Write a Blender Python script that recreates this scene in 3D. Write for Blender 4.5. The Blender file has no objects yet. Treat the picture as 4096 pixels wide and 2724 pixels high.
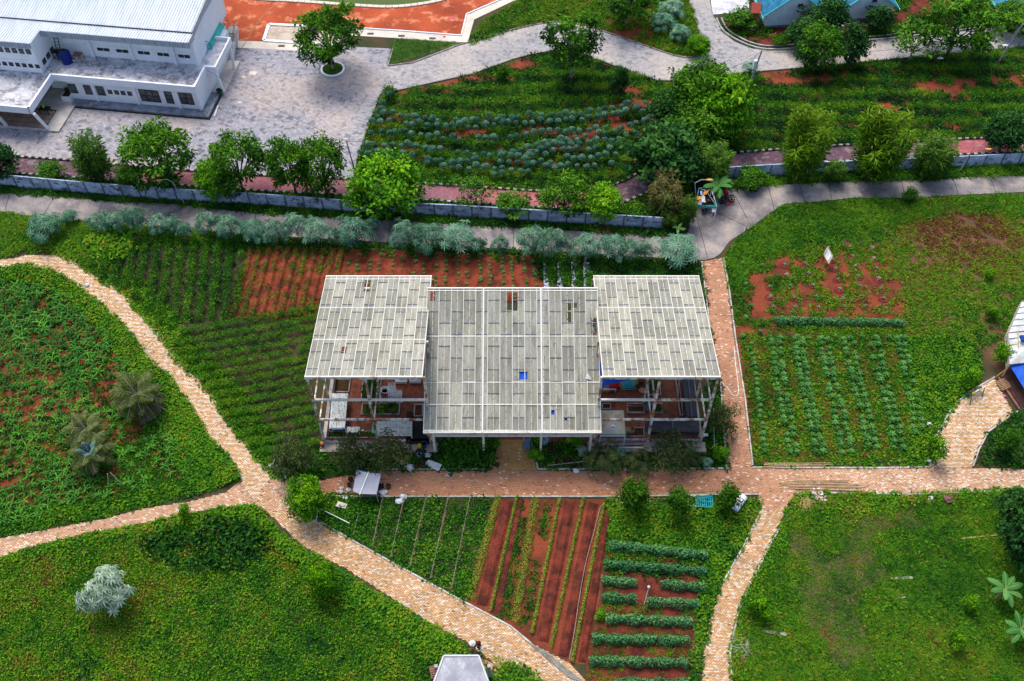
import bpy,bmesh,math,random
import numpy as np
from mathutils import Vector,Matrix
from mathutils.geometry import tessellate_polygon
# camera, light, exposure
sc=bpy.context.scene
COL=sc.collection
CAM_H=78.0
CAM_F=4000.0
CAM_T=math.atan(3127.0/CAM_F)
cd=bpy.data.cameras.new('drone_camera')
cam=bpy.data.objects.new('drone_camera',cd)
COL.objects.link(cam)
cam.location=(0,0,CAM_H)
cam.rotation_euler=(CAM_T,0,0)
cd.sensor_width=36.0
cd.lens=CAM_F/4096*36.0
cd.clip_end=3000
sc.camera=cam
SUN_EL,SUN_AZ=math.radians(62),math.radians(-25)
w=bpy.data.worlds.new('World')
sc.world=w
w.use_nodes=True
nt=w.node_tree
sky=nt.nodes.new('ShaderNodeTexSky')
sky.sky_type='NISHITA'
sky.sun_disc=False
sky.sun_elevation=SUN_EL
sky.sun_rotation=SUN_AZ
sky.air_density=1.0
sky.dust_density=3.0
bg=nt.nodes['Background']
nt.links.new(sky.outputs[0],bg.inputs[0])
bg.inputs[1].default_value=0.11
sl=bpy.data.lights.new('sun','SUN')
sl.energy=1.4
sl.angle=math.radians(32)
sl.color=(1.0,0.95,0.85)
sun=bpy.data.objects.new('sun',sl)
COL.objects.link(sun)
sdir=Vector((math.sin(SUN_AZ)*math.cos(SUN_EL),math.cos(SUN_AZ)*math.cos(SUN_EL),math.sin(SUN_EL)))
sun.rotation_euler=sdir.to_track_quat('Z','Y').to_euler()
sun.location=(0,60,90)
sc.view_settings.view_transform='Standard'
sc.view_settings.look='None'
sc.view_settings.gamma=1
sc.view_settings.use_curve_mapping=False
sc.view_settings.exposure=1.15
# helpers: surveying points on the ground
CT,ST=math.cos(CAM_T),math.sin(CAM_T)
def at(px,py,z=0.0):
 u=(px-2048)/CAM_F;v=(py-1362)/CAM_F
 s=(CAM_H-z)/(CT+v*ST)
 return Vector((s*u,s*(ST-v*CT),z))
def A(x,y,z=0.0):
 return at(x*1.7371,y*1.7371,z)
def T(c,r,x,y,z=0.0):
 k=1024/2358 if r<3 else 1024/1347
 return at(c*1024+x*k,r*681+y*k,z)
def height_at(px,py,Y):
 v=(py-1362)/CAM_F
 s=Y/(ST-v*CT)
 return CAM_H-s*(CT+v*ST)
def AP(*pts):
 return[A(*p).to_2d()for p in pts]
def TP(c,r,*pts):
 return[T(c,r,*p).to_2d()for p in pts]
 # helpers: objects
def tag(o,label=None,cat=None,group=None,kind=None):
 if label:o['label']=label
 if cat:o['category']=cat
 if group:o['group']=group
 if kind:o['kind']=kind
 return o
def thing(name,label,cat,loc=(0,0,0),rz=0.0,group=None):
 o=bpy.data.objects.new(name,None)
 o.empty_display_size=0.3
 COL.objects.link(o)
 o.location=loc
 o.rotation_euler=(0,0,rz)
 return tag(o,label,cat,group)
def link(name,me,parent=None):
 o=bpy.data.objects.new(name,me)
 COL.objects.link(o)
 if parent is not None:o.parent=parent
 return o
def kids(o):
 return[c for c in KIDS.get(o.name,[])]
KIDS={}
def dup(root,loc,rz=0.0,scale=(1,1,1),label=None,group=None,cat=None):
 r=root.copy();COL.objects.link(r)
 r.location=loc;r.rotation_euler=(0,0,rz);r.scale=scale
 if label:r['label']=label
 if group:r['group']=group
 if cat:r['category']=cat
 for ch in root.children:
  c=ch.copy();COL.objects.link(c);c.parent=r
  for g in ch.children:
   d=g.copy();COL.objects.link(d);d.parent=c
 return r
class MB:
 """collects simple shapes and links them as one mesh object"""
 def __init__(s):
  s.v=[];s.f=[];s.m=[];s.mi=0
 def add(s,vs,fs):
  b=len(s.v)
  s.v.extend([tuple(p)for p in vs])
  for f in fs:
   s.f.append([b+i for i in f]);s.m.append(s.mi)
  return s
 def box(s,c,d,rz=0.0):
  cx,cy,cz=c;x,y,z=d[0]/2,d[1]/2,d[2]/2
  ca,sa=math.cos(rz),math.sin(rz)
  vs=[]
  for dz in(-z,z):
   for dx,dy in((-x,-y),(x,-y),(x,y),(-x,y)):
    vs.append((cx+dx*ca-dy*sa,cy+dx*sa+dy*ca,cz+dz))
  return s.add(vs,[(3,2,1,0),(4,5,6,7),(0,1,5,4),(1,2,6,5),(2,3,7,6),(3,0,4,7)])
 def bx(s,x0,x1,y0,y1,z0,z1):
  return s.box(((x0+x1)/2,(y0+y1)/2,(z0+z1)/2),(abs(x1-x0),abs(y1-y0),abs(z1-z0)))
 def bar(s,p,q,w=0.1,h=None,up=(0,0,1)):
  h=h or w
  p=Vector(p);q=Vector(q);d=(q-p)
  if d.length<1e-6:return s
  d.normalize();up=Vector(up)
  if abs(d.dot(up))>0.98:up=Vector((0,1,0))
  a=d.cross(up).normalized();b=a.cross(d).normalized()
  a*=w/2;b*=h/2
  vs=[p-a-b,p+a-b,p+a+b,p-a+b,q-a-b,q+a-b,q+a+b,q-a+b]
  return s.add(vs,[(3,2,1,0),(4,5,6,7),(0,1,5,4),(1,2,6,5),(2,3,7,6),(3,0,4,7)])
 def tube(s,pts,r,n=6,cap=True):
  pts=[Vector(p)for p in pts]
  rs=r if isinstance(r,(list,tuple))else[r]*len(pts)
  rings=[]
  for i,p in enumerate(pts):
   d=(pts[min(i+1,len(pts)-1)]-pts[max(i-1,0)])
   if d.length<1e-6:d=Vector((0,0,1))
   d.normalize()
   up=Vector((0,0,1))if abs(d.z)<0.9 else Vector((1,0,0))
   a=d.cross(up).normalized();b=a.cross(d).normalized()
   rings.append([p+(a*math.cos(2*math.pi*k/n)+b*math.sin(2*math.pi*k/n))*rs[i]for k in range(n)])
  vs=[q for rg in rings for q in rg]
  fs=[]
  for i in range(len(pts)-1):
   for k in range(n):
    k2=(k+1)%n
    fs.append((i*n+k,i*n+k2,(i+1)*n+k2,(i+1)*n+k))
  if cap:
   fs.append(tuple(reversed(range(n))));fs.append(tuple((len(pts)-1)*n+k for k in range(n)))
  return s.add(vs,fs)
 def lathe(s,c,prof,n=12,cap_top=True,cap_bot=True):
  cx,cy,cz=c
  vs=[(cx+r*math.cos(2*math.pi*k/n),cy+r*math.sin(2*math.pi*k/n),cz+z)for r,z in prof for k in range(n)]
  fs=[]
  for i in range(len(prof)-1):
   for k in range(n):
    k2=(k+1)%n
    fs.append((i*n+k,i*n+k2,(i+1)*n+k2,(i+1)*n+k))
  if cap_bot:fs.append(tuple(reversed(range(n))))
  if cap_top:fs.append(tuple((len(prof)-1)*n+k for k in range(n)))
  return s.add(vs,fs)
 def prism(s,poly,z0,z1):
  n=len(poly)
  area=sum(poly[i][0]*poly[(i+1)%n][1]-poly[(i+1)%n][0]*poly[i][1]for i in range(n))
  if area<0:poly=list(reversed(poly))
  vs=[(p[0],p[1],z0)for p in poly]+[(p[0],p[1],z1)for p in poly]
  fs=[tuple(reversed(range(n))),tuple(range(n,2*n))]
  fs+=[(i,(i+1)%n,n+(i+1)%n,n+i)for i in range(n)]
  return s.add(vs,fs)
 def quad(s,*p):
  return s.add(p,[tuple(range(len(p)))])
 def slab(s,quad,t):
  """a quad with thickness t below it"""
  q=[Vector(p)for p in quad]
  nrm=(q[1]-q[0]).cross(q[2]-q[0]).normalized()
  if nrm.z<0:q.reverse();nrm=-nrm
  lo=[p-nrm*t for p in q]
  n=len(q)
  fs=[tuple(range(n)),tuple(reversed(range(n,2*n)))]
  fs+=[(i,n+i,n+(i+1)%n,(i+1)%n)for i in range(n)]
  return s.add(q+lo,fs)
 def blob(s,c,r,seed=0,n=8,m=5,jit=0.25):
  rnd=random.Random(seed)
  vs=[(c[0],c[1],c[2]+r[2])]
  for i in range(1,m):
   ph=math.pi*i/m
   for k in range(n):
    j=1+rnd.uniform(-jit,jit)
    vs.append((c[0]+r[0]*j*math.sin(ph)*math.cos(2*math.pi*k/n),c[1]+r[1]*j*math.sin(ph)*math.sin(2*math.pi*k/n),c[2]+r[2]*j*math.cos(ph)))
  vs.append((c[0],c[1],c[2]-r[2]))
  fs=[(0,1+k,1+(k+1)%n)for k in range(n)]
  for i in range(m-2):
   for k in range(n):
    a=1+i*n+k;b=1+i*n+(k+1)%n
    fs.append((a,a+n,b+n,b))
  L=len(vs)-1;o=1+(m-2)*n
  fs+=[(o+k,L,o+(k+1)%n)for k in range(n)]
  return s.add(vs,fs)
 def mesh(s,name,mats,smooth=False,off=(0,0,0)):
  me=bpy.data.meshes.new(name)
  ox,oy,oz=off
  me.from_pydata([(a-ox,b-oy,c-oz)for a,b,c in s.v],[],s.f)
  for m in(mats if isinstance(mats,(list,tuple))else[mats]):me.materials.append(m)
  if any(s.m):me.polygons.foreach_set('material_index',s.m)
  if smooth:me.polygons.foreach_set('use_smooth',[True]*len(s.f))
  me.update()
  return me
 def build(s,name,mats,parent=None,world=True,smooth=False):
  off=(0,0,0)
  if parent is not None and world:
   off=Vector(parent.location)
   if parent.parent is not None:off=off+Vector(parent.parent.location)
  return link(name,s.mesh(name,mats,smooth,off),parent)
 def top(s,name,mats,label,cat,group=None,smooth=False):
  """link as a whole thing of one mesh, its origin at its base"""
  xs=np.array(s.v)
  o=(float(xs[:,0].mean()),float(xs[:,1].mean()),float(xs[:,2].min()))
  ob=link(name,s.mesh(name,mats,smooth,o))
  ob.location=o
  return tag(ob,label,cat,group)
  # helpers: materials
def lin(r,g,b):
 f=lambda c:(c/255/12.92)if c/255<=0.04045 else((c/255+0.055)/1.055)**2.4
 return(f(r),f(g),f(b))
MATS={}
def new_mat(name):
 m=bpy.data.materials.new(name);m.use_nodes=True
 t=m.node_tree
 return m,t,t.nodes['Principled BSDF'],t.nodes,t.links
def c4(c):return(c[0],c[1],c[2],1)
def noise_node(nt_,vec,scale,detail=5,rough=0.6,dist=0.0):
 n=nt_.nodes.new('ShaderNodeTexNoise')
 n.inputs['Scale'].default_value=scale;n.inputs['Detail'].default_value=detail
 n.inputs['Roughness'].default_value=rough;n.inputs['Distortion'].default_value=dist
 nt_.links.new(vec,n.inputs['Vector'])
 return n.outputs['Fac']
def ramp_node(nt_,fac,stops,interp='LINEAR'):
 r=nt_.nodes.new('ShaderNodeValToRGB')
 cr=r.color_ramp;cr.interpolation=interp
 while len(cr.elements)>1:cr.elements.remove(cr.elements[-1])
 cr.elements[0].position=stops[0][0];cr.elements[0].color=c4(stops[0][1])
 for p,c in stops[1:]:
  e=cr.elements.new(p);e.color=c4(c)
 nt_.links.new(fac,r.inputs[0])
 return r.outputs[0]
def math_node(nt_,op,a,b=None,clamp=False):
 n=nt_.nodes.new('ShaderNodeMath');n.operation=op;n.use_clamp=clamp
 for i,x in enumerate((a,b)):
  if x is None:continue
  if isinstance(x,(int,float)):n.inputs[i].default_value=x
  else:nt_.links.new(x,n.inputs[i])
 return n.outputs[0]
def mix_node(nt_,fac,a,b,mode='MIX'):
 n=nt_.nodes.new('ShaderNodeMix');n.data_type='RGBA';n.blend_type=mode
 if isinstance(fac,(int,float)):n.inputs[0].default_value=fac
 else:nt_.links.new(fac,n.inputs[0])
 for i,x in((6,a),(7,b)):
  if isinstance(x,(tuple,list)):n.inputs[i].default_value=c4(x)
  else:nt_.links.new(x,n.inputs[i])
 return n.outputs[2]
def pos_vec(nt_,obj=False,scale=None,rot=0.0):
 if obj:
  n=nt_.nodes.new('ShaderNodeTexCoord');v=n.outputs['Object']
 else:
  n=nt_.nodes.new('ShaderNodeNewGeometry');v=n.outputs['Position']
 if scale or rot:
  mp=nt_.nodes.new('ShaderNodeMapping')
  if scale:mp.inputs['Scale'].default_value=scale
  mp.inputs['Rotation'].default_value=(0,0,rot)
  nt_.links.new(v,mp.inputs['Vector']);v=mp.outputs[0]
 return v
def bump(nt_,bsdf,h,strength,dist=0.05):
 b=nt_.nodes.new('ShaderNodeBump')
 b.inputs['Strength'].default_value=strength;b.inputs['Distance'].default_value=dist
 nt_.links.new(h,b.inputs['Height']);nt_.links.new(b.outputs[0],bsdf.inputs['Normal'])
def mat(name,c1,c2=None,scale=1.0,lo=0.4,hi=0.6,rough=0.85,metal=0.0,fine=0.15,fscale=None,bmp=0.0,obj=False,c3=None,s3=None,lo3=0.6,hi3=0.68,stretch=None,rnd=0.0,spec=0.12):
 """two tones mixed by noise, fine mottling, an optional third tone in spots, optional per-object variation"""
 if name in MATS:return MATS[name]
 m,t,b,N,L=new_mat(name)
 v=pos_vec(t,obj,stretch)
 c2=c2 or tuple(x*0.75 for x in c1)
 col=ramp_node(t,noise_node(t,v,scale),[(lo,c1),(hi,c2)])
 if c3:
  f=ramp_node(t,noise_node(t,v,s3 or scale*0.5,6,0.65),[(lo3,(0,0,0)),(hi3,(1,1,1))])
  col=mix_node(t,f,col,c3)
 fn=noise_node(t,v,fscale or scale*9,4,0.7)
 if fine:
  col=mix_node(t,1.0,col,ramp_node(t,fn,[(0.25,(1-fine,)*3),(0.75,(1+fine,)*3)]),'MULTIPLY')
 if rnd:
  oi=N.new('ShaderNodeObjectInfo')
  col=mix_node(t,1.0,col,ramp_node(t,oi.outputs['Random'],[(0,(1-rnd,)*3),(1,(1+rnd,)*3)]),'MULTIPLY')
 L.new(col,b.inputs['Base Color'])
 b.inputs['Roughness'].default_value=rough;b.inputs['Metallic'].default_value=metal
 b.inputs['Specular IOR Level'].default_value=spec
 if bmp:bump(t,b,fn,bmp)
 MATS[name]=m
 return m
def leaf_mat(name,ramp,inst=False,spread=0.5,ospread=0.25,trans=0.25,rough=0.55,base=0.5):
 if name in MATS:return MATS[name]
 m,t,b,N,L=new_mat(name)
 tn=N.new('ShaderNodeAttribute');tn.attribute_name='tint'
 oi=N.new('ShaderNodeObjectInfo')
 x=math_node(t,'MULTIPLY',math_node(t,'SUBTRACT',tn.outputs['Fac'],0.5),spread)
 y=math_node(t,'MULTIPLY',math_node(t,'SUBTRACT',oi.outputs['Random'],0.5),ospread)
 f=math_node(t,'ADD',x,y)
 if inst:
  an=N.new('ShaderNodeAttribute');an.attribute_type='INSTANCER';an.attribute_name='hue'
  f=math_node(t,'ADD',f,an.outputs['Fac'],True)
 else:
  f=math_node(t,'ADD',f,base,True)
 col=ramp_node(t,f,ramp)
 L.new(col,b.inputs['Base Color'])
 b.inputs['Roughness'].default_value=rough
 b.inputs['Specular IOR Level'].default_value=0.06
 if trans:
  tr=N.new('ShaderNodeBsdfTranslucent');L.new(col,tr.inputs['Color'])
  mx=N.new('ShaderNodeMixShader');mx.inputs[0].default_value=trans
  L.new(b.outputs[0],mx.inputs[1]);L.new(tr.outputs[0],mx.inputs[2])
  L.new(mx.outputs[0],N['Material Output'].inputs['Surface'])
 MATS[name]=m
 return m
 # helpers: noise and polygons in numpy
def vnoise(x,y,seed=0):
 xi=np.floor(x).astype(np.int64);yi=np.floor(y).astype(np.int64)
 fx=x-xi;fy=y-yi
 fx=fx*fx*(3-2*fx);fy=fy*fy*(3-2*fy)
 def h(a,b):
  n=(a*374761393+b*668265263+seed*1442695041)&0x7fffffff
  n=((n^(n>>13))*1274126177)&0x7fffffff
  return((n^(n>>16))&0xffff)/65535.0
 return(h(xi,yi)*(1-fx)+h(xi+1,yi)*fx)*(1-fy)+(h(xi,yi+1)*(1-fx)+h(xi+1,yi+1)*fx)*fy
def fbm(x,y,sc_,seed=0,oct_=3):
 r=0;a=0.5;t=0
 for i in range(oct_):
  r=r+a*vnoise(x/sc_*2**i,y/sc_*2**i,seed+i);t+=a;a*=0.5
 return r/t
def in_poly(x,y,poly):
 r=np.zeros(len(x),bool);n=len(poly)
 for i in range(n):
  x0,y0=poly[i][0],poly[i][1];x1,y1=poly[(i+1)%n][0],poly[(i+1)%n][1]
  c=((y0>y)!=(y1>y))
  with np.errstate(divide='ignore',invalid='ignore'):
   xx=(x1-x0)*(y-y0)/(y1-y0)+x0
  r^=c&(x<xx)
 return r
def seg_dist(x,y,pl):
 """distance to a polyline and the length along it"""
 best=np.full(len(x),1e9);along=np.zeros(len(x));L=0
 for(x0,y0),(x1,y1)in zip(pl[:-1],pl[1:]):
  dx,dy=x1-x0,y1-y0;ll=math.hypot(dx,dy)
  t=np.clip(((x-x0)*dx+(y-y0)*dy)/(ll*ll+1e-9),0,1)
  d=np.hypot(x-x0-t*dx,y-y0-t*dy)
  k=d<best
  best[k]=d[k];along[k]=L+t[k]*ll;L+=ll
 return best,along
def walk(pl,step,jit=0.0,rnd=random,start=0.0):
 """points every step metres along a polyline, with the heading"""
 out=[];L=start;tot=0
 for(x0,y0),(x1,y1)in zip(pl[:-1],pl[1:]):
  ll=math.hypot(x1-x0,y1-y0)
  while L<=tot+ll:
   t=(L-tot)/(ll+1e-9)
   out.append((x0+(x1-x0)*t+rnd.uniform(-jit,jit),y0+(y1-y0)*t+rnd.uniform(-jit,jit),math.atan2(y1-y0,x1-x0)))
   L+=step
  tot+=ll
 return out
def smooth(pl,n=3):
 """rounder version of a polyline (corner cutting)"""
 for _ in range(n):
  q=[pl[0]]
  for a,b in zip(pl[:-1],pl[1:]):
   q.append((a[0]*.75+b[0]*.25,a[1]*.75+b[1]*.25));q.append((a[0]*.25+b[0]*.75,a[1]*.25+b[1]*.75))
  q.append(pl[-1]);pl=q
 return pl
 # helpers: leaves
rng=np.random.default_rng(7)
def unit(a):return a/(np.linalg.norm(a,axis=-1,keepdims=True)+1e-9)
class LB:
 """collects leaves (each two triangles, or more when arched) for one mesh"""
 def __init__(s):s.v=[];s.f=[];s.t=[];s.n=0
 def leaves(s,pos,d,nrm,L,W,bend=0.25,tint=None,wpos=0.5,fold=0.15):
  pos=np.asarray(pos,float);n=len(pos)
  d=unit(np.asarray(d,float));nrm=np.asarray(nrm,float)
  side=unit(np.cross(d,nrm));up=unit(np.cross(side,d))
  L=np.broadcast_to(np.asarray(L,float),(n,))[:,None];W=np.broadcast_to(np.asarray(W,float),(n,))[:,None]
  mid=pos+d*L*wpos
  tip=pos+d*L-up*L*bend
  v=np.stack([pos,mid+side*W/2+up*W*fold,tip,mid-side*W/2+up*W*fold],1).reshape(-1,3)
  b=s.n+np.arange(n)[:,None]*4
  f=np.concatenate([b+np.array([[0,1,2]]),b+np.array([[0,2,3]])])
  s.v.append(v);s.f.append(f)
  tint=np.full(n,0.5)if tint is None else np.broadcast_to(np.asarray(tint,float),(n,))
  s.t.append(np.repeat(tint,4));s.n+=4*n
  return s
 def blades(s,pos,az,el,L,W,droop=0.8,tint=None,seg=3):
  """arching strap leaves: start at elevation el, bend over"""
  pos=np.asarray(pos,float);n=len(pos)
  az=np.asarray(az,float);el=np.broadcast_to(np.asarray(el,float),(n,));L=np.broadcast_to(np.asarray(L,float),(n,));W=np.broadcast_to(np.asarray(W,float),(n,))
  tint=np.full(n,0.5)if tint is None else np.broadcast_to(np.asarray(tint,float),(n,))
  side=np.stack([-np.sin(az),np.cos(az),np.zeros(n)],1)
  p=pos.copy();rows=[]
  for i in range(seg+1):
   k=i/seg
   wd=W*(0.55+1.6*k-2.15*k*k)if i<seg else W*0.02
   rows.append(p-side*wd[:,None]/2);rows.append(p+side*wd[:,None]/2)
   e=el-droop*(k+0.5/seg)*1.6
   p=p+np.stack([np.cos(az)*np.cos(e),np.sin(az)*np.cos(e),np.sin(e)],1)*(L/seg)[:,None]
  v=np.stack(rows,1).reshape(-1,3);m=2*(seg+1)
  b=s.n+np.arange(n)[:,None]*m
  fs=[]
  for i in range(seg):
   fs.append(b+np.array([[2*i,2*i+1,2*i+3]]));fs.append(b+np.array([[2*i,2*i+3,2*i+2]]))
  s.v.append(v);s.f.append(np.concatenate(fs));s.t.append(np.repeat(tint,m));s.n+=m*n
  return s
 def mesh(s,name,m):
  me=bpy.data.meshes.new(name)
  v=np.concatenate(s.v);f=np.concatenate(s.f);t=np.concatenate(s.t)
  me.vertices.add(len(v));me.vertices.foreach_set('co',v.astype(np.float32).ravel())
  me.loops.add(f.size);me.loops.foreach_set('vertex_index',f.astype(np.int32).ravel())
  me.polygons.add(len(f));me.polygons.foreach_set('loop_start',np.arange(len(f),dtype=np.int32)*3)
  a=me.attributes.new('tint','FLOAT','POINT');a.data.foreach_set('value',t.astype(np.float32))
  me.materials.append(m);me.update(calc_edges=True);me.validate()
  return me
def rand_dirs(n,zmin=-1.0):
 z=rng.uniform(zmin,1,n);a=rng.uniform(0,2*np.pi,n);r=np.sqrt(1-z*z)
 return np.stack([r*np.cos(a),r*np.sin(a),z],1)
 # helpers: stuff (scattered ground plants)
_SC={}
def scatter_tree(protos):
 key=tuple(p.name for p in protos)
 if key in _SC:return _SC[key]
 g=bpy.data.node_groups.new('scatter','GeometryNodeTree')
 g.interface.new_socket('Geometry',in_out='INPUT',socket_type='NodeSocketGeometry')
 g.interface.new_socket('Geometry',in_out='OUTPUT',socket_type='NodeSocketGeometry')
 N,L=g.nodes,g.links
 gi=N.new('NodeGroupInput');go=N.new('NodeGroupOutput')
 iop=N.new('GeometryNodeInstanceOnPoints')
 gti=[]
 for p in protos:
  oi=N.new('GeometryNodeObjectInfo');oi.inputs['Object'].default_value=p
  oi.inputs['As Instance'].default_value=True
  gti.append(oi)
 jg=N.new('GeometryNodeJoinGeometry')
 for oi in reversed(gti):L.new(oi.outputs['Geometry'],jg.inputs[0])
 def na(nm,ty):
  n=N.new('GeometryNodeInputNamedAttribute');n.data_type=ty;n.inputs['Name'].default_value=nm
  return n.outputs[0]
 L.new(gi.outputs[0],iop.inputs['Points']);L.new(jg.outputs[0],iop.inputs['Instance'])
 iop.inputs['Pick Instance'].default_value=True
 L.new(na('pick','INT'),iop.inputs['Instance Index'])
 e2r=N.new('FunctionNodeEulerToRotation');L.new(na('rot','FLOAT_VECTOR'),e2r.inputs[0])
 L.new(e2r.outputs[0],iop.inputs['Rotation'])
 L.new(na('scl','FLOAT_VECTOR'),iop.inputs['Scale'])
 L.new(iop.outputs[0],go.inputs[0])
 _SC[key]=g
 return g
def scatter(name,label,cat,protos,x,y,z=None,scl=1.0,hue=0.5,pick=None,tilt=0.15,parent=None,sz=None,rz=None):
 n=len(x)
 me=bpy.data.meshes.new(name)
 me.vertices.add(n)
 z=np.zeros(n)if z is None else np.broadcast_to(z,(n,))
 off=np.array(parent.location)if parent is not None else np.zeros(3)
 me.vertices.foreach_set('co',(np.stack([x,y,z],1)-off).astype(np.float32).ravel())
 def att(nm,ty,val,key='value'):
  a=me.attributes.new(nm,ty,'POINT');a.data.foreach_set(key,val)
 s=np.broadcast_to(scl,(n,));s3=np.stack([s,s,s if sz is None else np.broadcast_to(sz,(n,))],1)
 rz=rng.uniform(0,6.283,n)if rz is None else rz
 r3=np.stack([rng.normal(0,tilt,n),rng.normal(0,tilt,n),rz],1)
 att('scl','FLOAT_VECTOR',s3.astype(np.float32).ravel(),'vector')
 att('rot','FLOAT_VECTOR',r3.astype(np.float32).ravel(),'vector')
 att('hue','FLOAT',np.broadcast_to(hue,(n,)).astype(np.float32))
 pk=rng.integers(0,len(protos),n)if pick is None else np.broadcast_to(pick,(n,))
 att('pick','INT',pk.astype(np.int32))
 o=link(name,me,parent)
 md=o.modifiers.new('scatter','NODES');md.node_group=scatter_tree(protos)
 o['kind']='stuff'
 if parent is None:tag(o,label,cat)
 return o
def sample(poly,dens,holes=()):
 """jittered points in a polygon, dens per square metre"""
 xs=[p[0]for p in poly];ys=[p[1]for p in poly]
 st=1/math.sqrt(dens)
 gx,gy=np.meshgrid(np.arange(min(xs),max(xs),st),np.arange(min(ys),max(ys),st))
 x=gx.ravel()+rng.uniform(-.7,.7,gx.size)*st;y=gy.ravel()+rng.uniform(-.7,.7,gx.size)*st
 k=in_poly(x,y,poly)
 for h in holes:k&=~in_poly(x,y,h)
 return x[k],y[k]
 # materials of the setting
M_ground=mat('ground_soil',(0.035,0.042,0.018),(0.075,0.05,0.026),0.25,0.42,0.62,fine=0.35,fscale=6,bmp=0.4)
M_red=mat('red_soil',(0.20,0.046,0.020),(0.105,0.028,0.015),0.45,0.42,0.62,fine=0.35,fscale=5,bmp=0.5)
M_redbright=mat('red_furrow_soil',(0.22,0.046,0.020),(0.095,0.022,0.012),0.9,0.4,0.6,fine=0.3,fscale=6,bmp=0.5)
M_reddark=mat('damp_red_soil',(0.15,0.030,0.017),(0.06,0.016,0.010),0.9,0.4,0.6,fine=0.5,fscale=6,bmp=0.5)
M_clay=mat('clay_field',(0.40,0.080,0.030),(0.24,0.045,0.020),0.16,0.35,0.65,fine=0.15,fscale=3,c3=(0.62,0.23,0.12),s3=0.5,lo3=0.52,hi3=0.66)
M_lawn=mat('mown_lawn',(0.06,0.11,0.03),(0.09,0.11,0.04),0.5,0.4,0.65,fine=0.35,fscale=12)
M_concrete=mat('concrete',(0.42,0.40,0.38),(0.30,0.29,0.28),0.7,0.4,0.65,fine=0.15,fscale=8)
M_palecon=mat('pale_concrete',(0.62,0.55,0.47),(0.48,0.42,0.36),0.5,0.4,0.65,fine=0.12,fscale=5)
M_kerb=mat('kerb_stone',(0.50,0.47,0.43),(0.30,0.29,0.27),1.2,0.42,0.6,fine=0.2,fscale=10)
M_black=mat('black_grate',(0.02,0.02,0.022),rough=0.6,fine=0.1)
M_white=mat('white_paint',(0.78,0.80,0.84),(0.66,0.69,0.74),0.5,0.42,0.7,fine=0.06,fscale=6)
def paver_mat(name,c1,c2,c3,bw,bh,mortar,rot=0.0,patch=((0.9,0.9,0.9),(1.1,1.1,1.1)),pscale=0.12,warm=None,wscale=0.08):
 m,t,b,N,L=new_mat(name)
 v=pos_vec(t,False,None,rot)
 br=N.new('ShaderNodeTexBrick')
 br.inputs['Scale'].default_value=1.0
 br.inputs['Brick Width'].default_value=bw;br.inputs['Row Height'].default_value=bh
 br.inputs['Mortar Size'].default_value=0.012;br.inputs['Bias'].default_value=0.0
 br.inputs['Color1'].default_value=c4(c1);br.inputs['Color2'].default_value=c4(c2);br.inputs['Mortar'].default_value=c4(mortar)
 L.new(v,br.inputs['Vector'])
 col=br.outputs['Color']
 vo=N.new('ShaderNodeTexVoronoi');vo.inputs['Scale'].default_value=2.2
 vv=pos_vec(t,False,(1,1,0));L.new(vv,vo.inputs['Vector'])
 sep=N.new('ShaderNodeSeparateColor');L.new(vo.outputs['Color'],sep.inputs[0])
 col=mix_node(t,ramp_node(t,sep.outputs[0],[(0.80,(0,0,0)),(0.86,(0.8,0.8,0.8))]),col,c3)
 n=noise_node(t,v,pscale,5,0.6)
 col=mix_node(t,1.0,col,ramp_node(t,n,[(0.3,patch[0]),(0.7,patch[1])]),'MULTIPLY')
 if warm:
  n2=noise_node(t,v,wscale,4,0.55)
  col=mix_node(t,ramp_node(t,n2,[(0.46,(0,0,0)),(0.62,(0.65,0.65,0.65))]),col,warm)
 n3=noise_node(t,v,2.2,3,0.7)
 col=mix_node(t,1.0,col,ramp_node(t,n3,[(0.3,(0.8,)*3),(0.7,(1.18,)*3)]),'MULTIPLY')
 L.new(col,b.inputs['Base Color']);b.inputs['Roughness'].default_value=0.85;b.inputs['Specular IOR Level'].default_value=.12
 bump(t,b,br.outputs['Fac'],-0.3,0.01)
 return m
M_court=paver_mat('grey_court_pavers',(0.36,0.35,0.38),(0.24,0.24,0.28),(0.12,0.12,0.15),0.5,0.25,(0.13,0.13,0.14),0.35,warm=(0.46,0.36,0.29),wscale=0.06)
M_road=paver_mat('grey_road_pavers',(0.38,0.36,0.36),(0.28,0.27,0.28),(0.18,0.18,0.20),0.44,0.22,(0.14,0.13,0.13),0.2,warm=(0.47,0.40,0.34),wscale=0.1)
M_pink=paver_mat('pink_path_pavers',(0.42,0.13,0.14),(0.33,0.09,0.10),(0.36,0.15,0.17),0.36,0.18,(0.10,0.03,0.035),0.75,warm=(0.16,0.10,0.13),wscale=0.035)
M_herring=paver_mat('red_brick_floor',(0.36,0.10,0.052),(0.25,0.07,0.042),(0.12,0.05,0.032),0.3,0.15,(0.05,0.022,0.016),0.78,warm=(0.07,0.045,0.025),wscale=0.3)
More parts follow.
